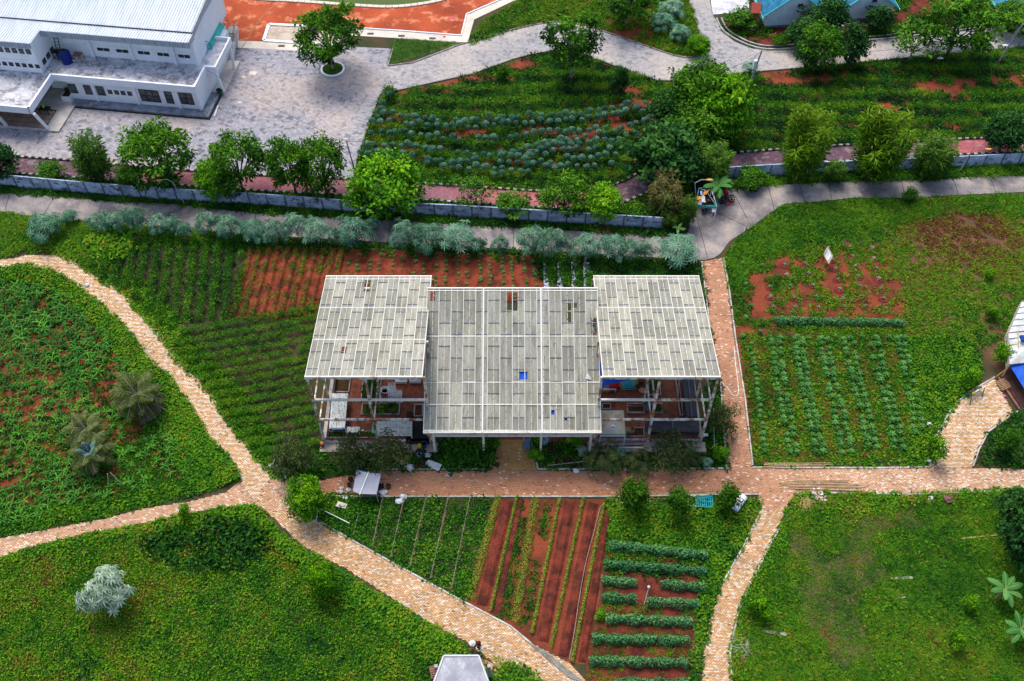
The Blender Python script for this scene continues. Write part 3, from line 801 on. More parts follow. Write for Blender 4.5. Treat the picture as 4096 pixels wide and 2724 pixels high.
# front of the greenhouse
G4=AP((640,1096),(660,1050),(735,1030),(750,1042),(1012,1046),(1140,1022),(1128,1080),(880,1081),(815,1090),(700,1102))
cover('garden_weeds','dark green weeds in front of the left half of the greenhouse',G4,11,.42,.18,WEED,seed=41)
G4b=AP((1020,1010),(1140,1010),(1132,1078),(1015,1078))
cover('leafy_bed','leafy dark vegetable bed left of the entrance path',G4b,5,.34,.12,[WEED[2],VINE[0]],seed=42,scl=1.7)
G5=AP((1240,1079),(1223,1010),(1360,1036),(1620,1040),(1622,960),(1640,860),(1655,880),(1672,1077))
cover('garden_weeds','mixed green plants in front of the right half of the greenhouse',G5,9,.40,.2,WEED+VINE,seed=43,gaps=.2)
# plots of the lower middle
S=AP((690,1172),(764,1143),(915,1147),(1410,1147),(1750,1147),(1742,1182),(1705,1262),(1660,1338),(1635,1416),(1613,1500),(1610,1640),(1420,1640),(1350,1564),(1310,1522),(1223,1478),(1176,1440),(1027,1360),(817,1244))
S1=AP((700,1176),(764,1146),(915,1148),(1130,1148),(1080,1385),(1027,1358),(817,1242))
cover('plot_grass','dark short grass in the narrow plots right of the diagonal path',S1,14,.44,.16,SHORT+WEED,seed=51,scl=.9,amp2=.2)
S2=AP((1400,1150),(1750,1150),(1742,1182),(1705,1262),(1662,1338),(1640,1400),(1615,1500),(1610,1600),(1590,1600),(1620,1290),(1400,1235))
cover('field_weeds','bright green weeds above and beside the bean rows',S2,12,.52,.16,WEED+VINE,seed=52,gaps=.15)
cover('corner_weeds','leafy weeds around the fork bush and the discarded sacks',AP((690,1174),(740,1142),(860,1146),(830,1235),(800,1232)),10,.45,.2,WEED+VINE,seed=53)
# lower right lawn
RR=AP((1835,1140),(1944,1138),(2094,1141),(2244,1136),(2358,1128),(2440,1131),(2440,1640),(1692,1640),(1687,1500),(1702,1417),(1729,1351),(1774,1264),(1784,1242),(1810,1189))
sheet('rough_lawn',RR,0.003,mat('rough_lawn_soil',(0.055,0.062,0.022),(0.12,0.085,0.04),.45,.42,.62,fine=.4,fscale=7))
def rr_keep(x,y):
 e=seg_dist(x,y,[tuple(p)for p in AP((1990,1190),(1900,1350),(1960,1480))])[0]
 return fbm(x,y,3,8)>.66-.07*e
cover('short_grass','short worn grass over brown soil in the lower right field',RR,14,.50,.12,SHORT,seed=61,scl=1.1,amp2=.3,huefn=lambda x,y,h:h+.4*(fbm(x,y,2.2,5)>.56)*fbm(x,y,1,6))
cover('tall_weeds','tall bright weeds and grass round the worn lawn at lower right',RR,11,.55,.16,LAN,seed=62,keep=rr_keep,scl=.85)
cover('lawn_vines','bushy green weeds along the lower right brick path',RR,9,.56,.16,VINE,seed=63,keep=lambda x,y:(seg_dist(x,y,[tuple(p)for p in AP((1835,1142),(1810,1195),(1776,1265),(1731,1352),(1704,1420),(1690,1500),(1694,1600))])[0]<1.6*fbm(x,y,3,2))|(seg_dist(x,y,[tuple(p)for p in AP((1840,1142),(2094,1143),(2358,1131))])[0]<2.6*fbm(x,y,3,2)))
# right field
RF=AP((1668,597),(1690,562),(1730,530),(1770,500),(1806,474),(1869,470),(1969,460),(2081,461),(2243,452),(2358,447),(2440,447),(2440,900),(2330,850),(2290,868),(2235,903),(2193,936),(2158,1002),(2140,1073),(1736,1076),(1719,920),(1698,790),(1681,667))
sheet('red_soil',AP((1690,560),(2100,560),(2120,760),(2140,1050),(1740,1070),(1715,900),(1690,740)),0.003,M_red)
sheet('brown_soil',AP((2080,480),(2250,470),(2420,520),(2420,880),(2300,860),(2240,780),(2100,760),(2060,600)),0.0035,mat('dry_brown_soil',(0.15,0.062,0.04),(0.09,0.055,0.028),.5,fine=.35,fscale=6,bmp=.4))
def rf_hue(x,y,h):
 c=A(2180,540);q=A(2050,690)
 a=np.exp(-(((x-c.x)/6.5)**2+((y-c.y)/5.5)**2));b=np.exp(-(((x-q.x)/9)**2+((y-q.y)/6)**2))
 c2=A(2290,520);d=np.exp(-(((x-c2.x)/6)**2+((y-c2.y)/7)**2))
 return h+.50*a+.36*b+.28*d
def rf_keep(x,y):
 c=A(2185,545);a=np.exp(-(((x-c.x)/5.5)**2+((y-c.y)/4.5)**2))
 g=A(2275,760);a2=np.exp(-(((x-g.x)/3)**2+((y-g.y)/4)**2))
 lanes=in_poly(x,y,[tuple(p)for p in AP((1715,590),(2060,590),(2100,740),(1730,740))])
 return(fbm(x,y,.9,71)>.28+.17*np.maximum(a,a2)+.24*lanes)
cover('meadow_weeds','wide weedy meadow of green and dry brown grass on the right',RF,12,.47,.17,WEED+GRASS,s=6,seed=71,huefn=rf_hue,keep=lambda x,y:rf_keep(x,y)&(y>A(2000,765).y-.12*(x-30)),scl=.85,amp2=.16)
RL=AP((1700,765),(2085,765),(2150,1005),(2138,1072),(1738,1074),(1720,920))
cover('lane_grass','short grass lanes between the eggplant beds of the right field',RL,14,.50,.13,SHORT+[WEED[1]],seed=73,scl=1.0,gaps=.12,gs=1.2)
cover('bright_weeds','bright green low weeds right of the eggplant beds',AP((2085,780),(2240,780),(2260,860),(2232,903),(2192,936),(2157,1003),(2140,1072),(2100,1072)),13,.56,.12,WEED+VINE,seed=74)
cover('grass_bank','lush green grass bank between the right concrete road and the meadow',AP((1672,594),(1692,562),(1732,530),(1772,500),(1808,476),(1871,472),(1971,462),(2081,463),(2243,454),(2358,449),(2440,449),(2440,500),(2200,490),(2060,520),(1900,540),(1760,590),(1690,680)),12,.54,.14,GRASS+WEED+TUFT,seed=75,scl=1.0)
cover('corner_grass','weedy grass corner right of the small curved path',AP((2242,1070),(2256,1036),(2279,995),(2332,955),(2440,925),(2440,1080),(2358,1078)),11,.38,.16,WEED+SHORT,seed=76)
# beyond the road: strips along the wall
cover('wall_grass','dark green grass strip between the left block wall and the concrete road',AP((-60,428),(0,432),(117,441),(250,452),(402,463),(609,475),(822,491),(1172,508),(1346,519),(1554,531),(1580,538),(1521,546),(1364,536),(1179,525),(1090,521),(839,505),(589,493),(400,472),(250,465),(118,453),(22,448),(-60,444)),13,.33,.16,GRASS+WEED,seed=81,scl=1.0)
cover('wall_grass','tall grass between the right block wall and the concrete road',AP((1655,415),(1711,411),(1900,401),(2143,390),(2358,380),(2440,377),(2440,400),(2358,404),(2206,409),(2143,417),(2018,416),(1881,422),(1768,428),(1679,437)),12,.46,.16,TUFT+GRASS+WEED,seed=82,scl=1.1)
cover('path_verge','low bushy verge between the pink path and the left block wall',AP((-60,397),(52,403),(350,425),(590,442),(807,453),(1139,474),(1266,482),(1370,484),(1430,472),(1500,442),(1590,415),(1590,480),(1555,524),(1346,510),(1172,500),(822,484),(402,456),(117,434),(-60,422)),9,.42,.22,WEED+VINE,seed=83,gaps=.3)
cover('path_verge','low bushy verge between the right block wall and the grey path',AP((1600,412),(1700,391),(1884,378),(2168,363),(2358,353),(2440,348),(2440,366),(2358,370),(2143,380),(1711,402),(1640,412)),9,.44,.2,WEED+VINE,seed=84,gaps=.2)
G6=AP((462,535),(764,555),(964,565),(1179,578),(1304,584),(1429,593),(1499,597),(1594,602),(1614,604),(1628,695),(1640,790),(1630,790),(1612,640),(1240,650),(1225,604),(560,578))
cover('verge_weeds','dark green weeds under the roadside cassava bushes',G6,12,.33,.15,WEED+SHORT,seed=85)
# upper middle and right: sloping garden
U=AP((877,222),(915,212),(1090,173),(1229,127),(1274,120),(1314,122),(1354,133),(1444,165),(1516,189),(1549,189),(1676,174),(1806,163),(1981,147),(2168,128),(2358,111),(2480,104),(2480,306),(2358,316),(2231,318),(1888,336),(1700,350),(1600,360),(1490,386),(1440,413),(1395,432),(1330,439),(1215,438),(1179,435),(972,421),(826,408),(828,358))
sheet('red_soil',U,0.003,M_red)
PU=rows_fn((1000,330),(1300,335),2.6)
redspots=[(1000,195,9,1.6),(1100,180,8,1.4),(1200,150,5,1.5),(1440,207,4.5,1.2),(1470,243,5,1.2),(1430,292,5,2),(1060,308,6,1),(1240,300,5,1),(1300,345,7,1.2),(1780,185,6,1.5),(1830,190,5,1),(1900,180,8,1),(2150,205,9,1.2),(2250,185,8,1),(2030,240,5,.8),(1350,315,5,1.0),(950,345,6,.8),(1160,375,8,.9)]
RS=[(A(a_,b_).x,A(a_,b_).y,c_*.6,d_*.8)for a_,b_,c_,d_ in redspots]
def u_keep(x,y):
 s_=np.zeros(len(x))
 for cx,cy,rx,ry in RS:s_=np.maximum(s_,np.exp(-((x-cx)/rx)**2-((y-cy-.04*(x-cx))/ry)**2))
 return fbm(x,y,1.5,91)>.19+.46*s_+.16*(np.cos(PU(x,y)+3*fbm(x,y,9,3))>.55)
def u_hue(x,y,h):
 return h-.20*np.cos(PU(x,y)+3*fbm(x,y,9,3)+1.2)+.1*(fbm(x,y,4,66)>.6)
cover('slope_weeds','dark weeds and coarse grass over the red terraced garden above the wall',U,10,.36,.20,WEED+TUFT[1:]+GRASS,s=5,seed=91,huefn=u_hue,keep=u_keep,scl=1.1,amp2=.18)
TT=AP((1082,105),(1087,85),(1112,50),(1200,0),(1215,-40),(1580,-40),(1586,0),(1602,55),(1624,127),(1576,130),(1549,125),(1444,88),(1354,57),(1309,48),(1270,48),(1229,55),(1179,66))
sheet('red_soil',TT,0.003,M_red)
def tt_keep(x,y):
 c=A(1440,70);return fbm(x,y,1.4,95)>.20+.42*np.exp(-((x-c.x)/5)**2-((y-c.y)/3.5)**2)
cover('slope_weeds','yellow green weeds on the red slope above the bend of the paved road',TT,10,.56,.2,WEED+GRASS,seed=95,keep=tt_keep,amp2=.2)
YD=AP((1655,52),(1667,74),(1695,94),(1731,108),(1768,114),(1838,111),(2003,91),(2243,62),(2358,59),(2480,50),(2480,-60),(2050,-60),(1740,-20),(1700,40))
sheet('yard_soil',YD,0.020,M_reddark)
cover('yard_weeds','sparse green plants in the red front yards of the white houses',YD,8,.45,.2,WEED,seed=96,gaps=.45)
x,y=sample([tuple(p)for p in TP(1,0,(1272,356),(1850,397),(1700,455),(1250,588),(1216,598))],22)
scatter('lawn_grass','short dark lawn in the triangle beside the paved road','grass',SHORT,x,y,.03,1.0,patchy(x,y,.40,.1,3,2,.2))
# weeds in the joints of the brick paths
px_,py_=[],[]
for poly,ang,sty in PATHS:
 x,y=sample(poly,5 if sty in('stripe','ochre')else 2.2)
 k=fbm(x,y,2.2,17)>(.60 if sty=='stripe' else.66)
 k&=(np.abs(x)<60)
 px_.append(x[k]);py_.append(y[k])
px_=np.concatenate(px_);py_=np.concatenate(py_)
scatter('path_weeds','small weeds sprouting from the joints of the brick paths','weeds',SHORT,px_,py_,.03,rng.uniform(.25,.7,len(px_)),patchy(px_,py_,.42,.15,4,3,.2))
# furrowed red beds (real ridges)
def ridged(name,quad,ridges,H,m,z0=0.02,nx=None,ny=40,jag=0.05,seed=1):
 """quad: 4 ground points (far left, far right, near right, near left); ridges run from far to near"""
 q=[np.array(p[:2])for p in quad]
 nx=nx or ridges*8
 s=np.linspace(0,1,nx+1);t=np.linspace(0,1,ny+1)
 S_,T_=np.meshgrid(s,t)
 P=((1-S_)*(1-T_))[...,None]*q[0]+(S_*(1-T_))[...,None]*q[1]+(S_*T_)[...,None]*q[2]+((1-S_)*T_)[...,None]*q[3]
 wob=(fbm(P[...,0].ravel(),P[...,1].ravel(),3,seed)-.5).reshape(S_.shape)
 ph=S_*ridges*2*np.pi+wob*1.2
 c=.5-.5*np.cos(ph)
 h=H*np.clip(c*1.5,0,1)+jag*1.6*(fbm(P[...,0].ravel(),P[...,1].ravel(),.35,seed+5,2).reshape(S_.shape)-.3)
 e=np.minimum(np.minimum(S_,1-S_)*nx,np.minimum(T_,1-T_)*ny);h*=np.clip(e/1.5,0,1)
 V=np.concatenate([P,(z0+np.maximum(h,0))[...,None]],-1).reshape(-1,3)
 i=np.arange(ny)[:,None]*(nx+1)+np.arange(nx)[None]
 F=np.stack([i,i+nx+1,i+nx+2,i+1],-1).reshape(-1,4)
 me=bpy.data.meshes.new(name);me.from_pydata(V.tolist(),[],F.tolist());me.materials.append(m);me.update()
 if me.polygons[len(me.polygons)//2].normal.z<0:me.flip_normals()
 o=tag(link(name,me),kind='structure')
 def where(s_,t_):
  p=(1-s_)*(1-t_)*q[0]+s_*(1-t_)*q[1]+s_*t_*q[2]+(1-s_)*t_*q[3]
  return p
 return where
W1=ridged('furrowed_soil',AP((570,568),(800,570),(765,735),(525,735)),11,.28,M_redbright,seed=3)
W2=ridged('furrowed_soil',AP((800,570),(1240,590),(1255,690),(765,735)),9,.24,M_redbright,seed=6)
gx,gy,gh=[],[],[]
for r_ in range(11):
 s_=(r_+.5)/11
 for t_ in np.arange(0.02,.98,.012):
  dens=.75*(fbm(np.array([s_*40.]),np.array([t_*14]),2.2,3)[0])+(.35 if r_<2 or r_>9 else 0)
  if rng.random()<dens:
   p=W1(s_+rng.normal(0,.009),t_);gx.append(p[0]);gy.append(p[1]);gh.append(.5+rng.normal(0,.1))
scatter('ridge_crop','thin green crop strips along the ridges at the left of the red field','crop',WEED+CROP,np.array(gx),np.array(gy),.24,rng.uniform(.5,.9,len(gx)),np.array(gh))
# trees and bushes: prototypes
G_MID=[(0.0,(0.006,0.028,0.006)),(0.35,(0.028,0.105,0.010)),(0.65,(0.075,0.22,0.012)),(1.0,(0.16,0.36,0.02))]
G_DARK=[(0.0,(0.005,0.022,0.009)),(0.5,(0.022,0.090,0.020)),(1.0,(0.075,0.21,0.03))]
G_BRIGHT=[(0.0,(0.014,0.060,0.006)),(0.35,(0.055,0.21,0.008)),(0.65,(0.15,0.40,0.010)),(1.0,(0.32,0.55,0.02))]
G_YEL=[(0.0,(0.022,0.080,0.010)),(0.45,(0.085,0.22,0.012)),(0.8,(0.20,0.36,0.015)),(1.0,(0.30,0.42,0.03))]
G_TEAL=[(0.0,(0.010,0.045,0.026)),(0.4,(0.050,0.160,0.095)),(0.7,(0.15,0.31,0.20)),(1.0,(0.32,0.48,0.33))]
G_OLIVE=[(0.0,(0.020,0.045,0.014)),(0.5,(0.065,0.105,0.03)),(1.0,(0.16,0.19,0.06))]
G_SILVER=[(0.0,(0.08,0.16,0.10)),(0.4,(0.28,0.42,0.29)),(1.0,(0.66,0.74,0.60))]
G_CORN=[(0.0,(0.008,0.052,0.010)),(0.5,(0.045,0.19,0.022)),(1.0,(0.15,0.40,0.04))]
L_MID=leaf_mat('leaf_mid',G_MID,spread=1.0,ospread=.12)
L_DARK=leaf_mat('leaf_dark',G_DARK,spread=1.0,ospread=.12)
L_BRIGHT=leaf_mat('leaf_bright',G_BRIGHT,spread=1.0,ospread=.12)
L_YEL=leaf_mat('leaf_yellow_green',G_YEL,spread=1.0,ospread=.1)
L_TEAL=leaf_mat('leaf_teal',G_TEAL,spread=.9,ospread=.25)
L_OLIVE=leaf_mat('leaf_olive',G_OLIVE,spread=1.0,ospread=.2)
L_SILVER=leaf_mat('leaf_silver',G_SILVER,spread=1.0,ospread=.1)
L_CORN=leaf_mat('leaf_corn',G_CORN,spread=.8,ospread=.35)
L_EGG=leaf_mat('leaf_eggplant',[(0.0,(0.012,0.06,0.014)),(0.5,(0.06,0.20,0.04)),(1.0,(0.17,0.38,0.09))],spread=.8,ospread=.35)
M_bark=mat('bark',(0.16,0.13,0.10),(0.09,0.072,0.055),1.5,fine=.3,fscale=8)
M_palebark=mat('pale_bark',(0.36,0.33,0.29),(0.22,0.2,0.17),1.5,fine=.25,fscale=8)
def crown(R,H,zc,ncl,nlf,L,W,rc=.28,shell=.55,zmin=-.45,open_=0.0,flat=.5,seed=0,clusters=None):
 """leaf clumps through an ellipsoid; returns leaf builder and clump centres"""
 r=np.random.default_rng(seed)
 lb=LB();cs=[]
 for i in range(ncl):
  z=r.uniform(zmin,1);a=r.uniform(0,6.283);q=math.sqrt(max(0,1-z*z));rad=r.uniform(shell,1.0)
  c=np.array([q*math.cos(a)*R*rad,q*math.sin(a)*R*rad,zc+z*H/2*rad])
  cs.append(c)
  rr=rc*R*r.uniform(.7,1.3);n=int(nlf*r.uniform(.7,1.3))
  o=r.normal(0,1,(n,3));o=o/(np.linalg.norm(o,axis=1,keepdims=True)+1e-9)*(r.random((n,1))**.4)
  o[:,2]=o[:,2]*.6+.1
  p=c+o*rr
  out=unit(p-np.array([0,0,zc-H*.2]))
  nrm=unit(out*(1-flat)+np.array([0,0,flat])+r.normal(0,.45,(n,3)))
  d=unit(o*np.array([1,1,.3])+r.normal(0,.5,(n,3))+np.array([0,0,-.15]))
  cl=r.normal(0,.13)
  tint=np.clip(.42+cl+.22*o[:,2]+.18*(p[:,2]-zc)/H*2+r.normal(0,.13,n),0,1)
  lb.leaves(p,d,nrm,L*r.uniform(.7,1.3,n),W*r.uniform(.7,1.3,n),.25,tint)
 return lb,cs
def trunk_mb(cs,h0,r0,lean=(0,0),nl=7,seed=0,zc=3):
 rnd=random.Random(seed);mb=MB()
 top=Vector((lean[0],lean[1],h0))
 mb.tube([(0,0,-.1),(lean[0]*.35,lean[1]*.35,h0*.5),top],[r0,r0*.8,r0*.65],7)
 for c in rnd.sample(list(cs),min(nl,len(cs))):
  c=Vector(c);m_=top.lerp(c,.5)+Vector((0,0,.15*(c-top).length))
  mb.tube([top-Vector((0,0,.1)),m_,c],[r0*.5,r0*.32,r0*.1],5)
 return mb
def tree_proto(kind):
 root=thing(kind[0],'x','tree')
 return root
PROTO={}
def reg(key,crown_mesh,trunk_mesh,R,H,trunkname='trunk',crownname='crown'):
 PROTO[key]=(crown_mesh,trunk_mesh,R,H,trunkname,crownname)
def mk(key,R,H,zc,ncl,nlf,L,W,m,h0,r0,tm=None,seed=1,nl=7,lean=(0,0),**kw):
 lb,cs=crown(R,H,zc,ncl,nlf,L,W,seed=seed,**kw)
 reg(key,lb.mesh('crown',m),trunk_mb(cs,h0,r0,lean,nl,seed,zc).mesh('trunk',tm or M_bark,True),R,zc+H/2)
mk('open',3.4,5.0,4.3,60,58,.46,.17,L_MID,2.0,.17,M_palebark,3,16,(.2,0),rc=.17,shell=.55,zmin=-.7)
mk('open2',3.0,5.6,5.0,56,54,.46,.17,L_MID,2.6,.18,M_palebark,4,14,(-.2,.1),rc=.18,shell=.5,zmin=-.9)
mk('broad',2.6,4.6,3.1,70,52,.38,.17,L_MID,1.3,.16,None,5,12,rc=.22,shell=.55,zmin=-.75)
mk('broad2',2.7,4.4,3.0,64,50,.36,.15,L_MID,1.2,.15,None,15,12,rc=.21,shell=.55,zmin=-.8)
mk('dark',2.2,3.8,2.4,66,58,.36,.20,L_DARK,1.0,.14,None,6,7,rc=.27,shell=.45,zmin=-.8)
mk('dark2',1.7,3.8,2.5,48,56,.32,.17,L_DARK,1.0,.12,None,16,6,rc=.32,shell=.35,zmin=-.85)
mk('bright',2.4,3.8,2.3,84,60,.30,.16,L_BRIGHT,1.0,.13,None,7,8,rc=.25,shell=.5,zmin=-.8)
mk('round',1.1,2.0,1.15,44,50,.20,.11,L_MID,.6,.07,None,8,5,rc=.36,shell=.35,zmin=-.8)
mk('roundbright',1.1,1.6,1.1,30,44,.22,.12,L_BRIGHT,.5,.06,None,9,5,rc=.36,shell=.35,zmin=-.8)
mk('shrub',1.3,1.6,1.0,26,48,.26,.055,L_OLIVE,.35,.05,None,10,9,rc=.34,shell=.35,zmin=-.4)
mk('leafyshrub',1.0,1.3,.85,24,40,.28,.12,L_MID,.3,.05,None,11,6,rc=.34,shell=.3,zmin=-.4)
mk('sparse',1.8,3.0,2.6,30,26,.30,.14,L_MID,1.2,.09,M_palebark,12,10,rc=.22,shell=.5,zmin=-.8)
def feathery(key,R,H,npl,m,seed,dens=150,dry=0.0):
 r=np.random.default_rng(seed);lb=LB();mb=MB()
 for i in range(npl):
  a=r.uniform(0,6.283);q=math.sqrt(r.random())*R*.62
  tip=np.array([q*math.cos(a),q*math.sin(a),H*r.uniform(.50,1.0)*(1-.12*q/R)])
  base=np.array([tip[0]*.25,tip[1]*.25,0.0])
  mb.tube([base,base*.5+tip*.5+np.array([0,0,.2]),tip],[.05,.035,.01],4)
  n=int(dens*r.uniform(.7,1.3))
  t=r.random(n)**.8
  p=base+(tip-base)*(.22+.8*t)[:,None]
  rad=R*.30*(1.1-.95*t)
  az=r.uniform(0,6.283,n);rr=rad*np.sqrt(r.random(n))
  p=p+np.column_stack([np.cos(az)*rr,np.sin(az)*rr,r.normal(0,.12,n)])
  d=np.column_stack([np.cos(az),np.sin(az),r.uniform(-.1,.9,n)])
  nrm=unit(np.column_stack([np.cos(az)*.5,np.sin(az)*.5,np.full(n,.8)])+r.normal(0,.35,(n,3)))
  tint=np.clip(.25+.45*t+.2*rr/(rad+.01)*.5+r.normal(0,.12,n)+r.normal(0,.06),0,1)
  lb.leaves(p,d,nrm,.40*r.uniform(.6,1.3,n),.07,.35,tint)
 reg(key,lb.mesh('crown',m),mb.mesh('stems',M_bark,True),R,H,'stem')
feathery('bamboo',2.1,5.6,22,L_YEL,21,170)
feathery('bamboo2',2.2,5.6,22,leaf_mat('leaf_feather',[(0,(.016,.06,.01)),(.5,(.06,.17,.02)),(1,(.17,.32,.035))],spread=1.0,ospread=.1),22)
feathery('drybush',2.0,3.4,22,leaf_mat('leaf_drybush',[(0,(.05,.07,.02)),(.45,(.10,.17,.03)),(.8,(.20,.20,.06)),(1,(.30,.20,.09))],spread=1.1,ospread=.1),23,120)
def star(lb,r,c,n,L,W,up=.15,droop=.25,tint=.5,axis=None):
 az=np.linspace(0,6.283,n,endpoint=False)+r.uniform(0,6.28)
 el=up+r.normal(0,.15,n)
 d=np.column_stack([np.cos(az)*np.cos(el),np.sin(az)*np.cos(el),np.sin(el)])
 nrm=np.column_stack([-np.cos(az)*np.sin(el),-np.sin(az)*np.sin(el),np.cos(el)])
 if axis is not None:
  ax=Vector(axis).normalized();q=Vector((0,0,1)).rotation_difference(ax).to_matrix()
  Mx=np.array(q);d=d@Mx.T;nrm=nrm@Mx.T
 lb.leaves(np.repeat(np.asarray(c)[None],n,0),d,nrm,L*r.uniform(.8,1.15,n),W,droop,np.clip(tint+r.normal(0,.09,n),0,1),wpos=.55,fold=.05)
def cassava_bush(key,R,H,zc,n,m,seed,L=.34,W=.075,h0=.7):
 r=np.random.default_rng(seed);lb=LB();cs=[]
 for i in range(n):
  z=r.uniform(-.35,1);a=r.uniform(0,6.283);q=math.sqrt(1-z*z);rad=r.uniform(.55,1)
  wv=1+.25*math.sin(3*a+seed)+.12*math.sin(7*a);c=np.array([q*math.cos(a)*R*rad*wv,q*math.sin(a)*R*rad*wv,zc+z*H/2*rad*(1+.2*math.sin(5*a))]);cs.append(c)
  ax=np.array([c[0]/R*.55,c[1]/R*.55,1.0])
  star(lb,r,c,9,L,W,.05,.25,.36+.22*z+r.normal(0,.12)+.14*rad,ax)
 reg(key,lb.mesh('crown',m),trunk_mb(cs,h0,.06,(0,0),9,seed).mesh('stems',M_palebark,True),R,zc+H/2,'stem')
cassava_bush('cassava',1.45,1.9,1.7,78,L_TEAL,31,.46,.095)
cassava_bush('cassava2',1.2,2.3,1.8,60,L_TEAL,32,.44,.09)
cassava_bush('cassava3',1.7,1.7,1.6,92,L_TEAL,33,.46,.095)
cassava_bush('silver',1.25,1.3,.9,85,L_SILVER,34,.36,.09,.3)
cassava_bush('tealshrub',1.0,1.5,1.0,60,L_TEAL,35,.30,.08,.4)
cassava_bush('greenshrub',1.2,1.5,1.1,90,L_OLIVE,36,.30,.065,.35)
def place(key,name,label,cat,base,top_y=None,width=None,rz=None,group=None,sc_=None,tall=None):
 """base and top in overview coordinates; a tree stands on its base point"""
 cm,tm,R,H,tn,cn=PROTO[key]
 b=base if isinstance(base,Vector)else A(*base)
 d=b.y*ST+(CAM_H-1.5)*CT
 wx=(width*1.7371*d/CAM_F/2/R/.98)if width else(sc_ or 1)
 if top_y is not None:
  hz=max(0.4,height_at(b.x/d*CAM_F+2048,top_y*1.7371,b.y+.35*R*wx))
  wz=hz/H
  wz=min(max(wz,.55*wx),1.9*wx)
 else:wz=tall or wx
 o=thing(name,label,cat,(b.x,b.y,0.0),random.uniform(0,6.28)if rz is None else rz,group)
 o.scale=(wx,wx,wz)
 link(tn,tm,o);link(cn,cm,o)
 return o
random.seed(5)
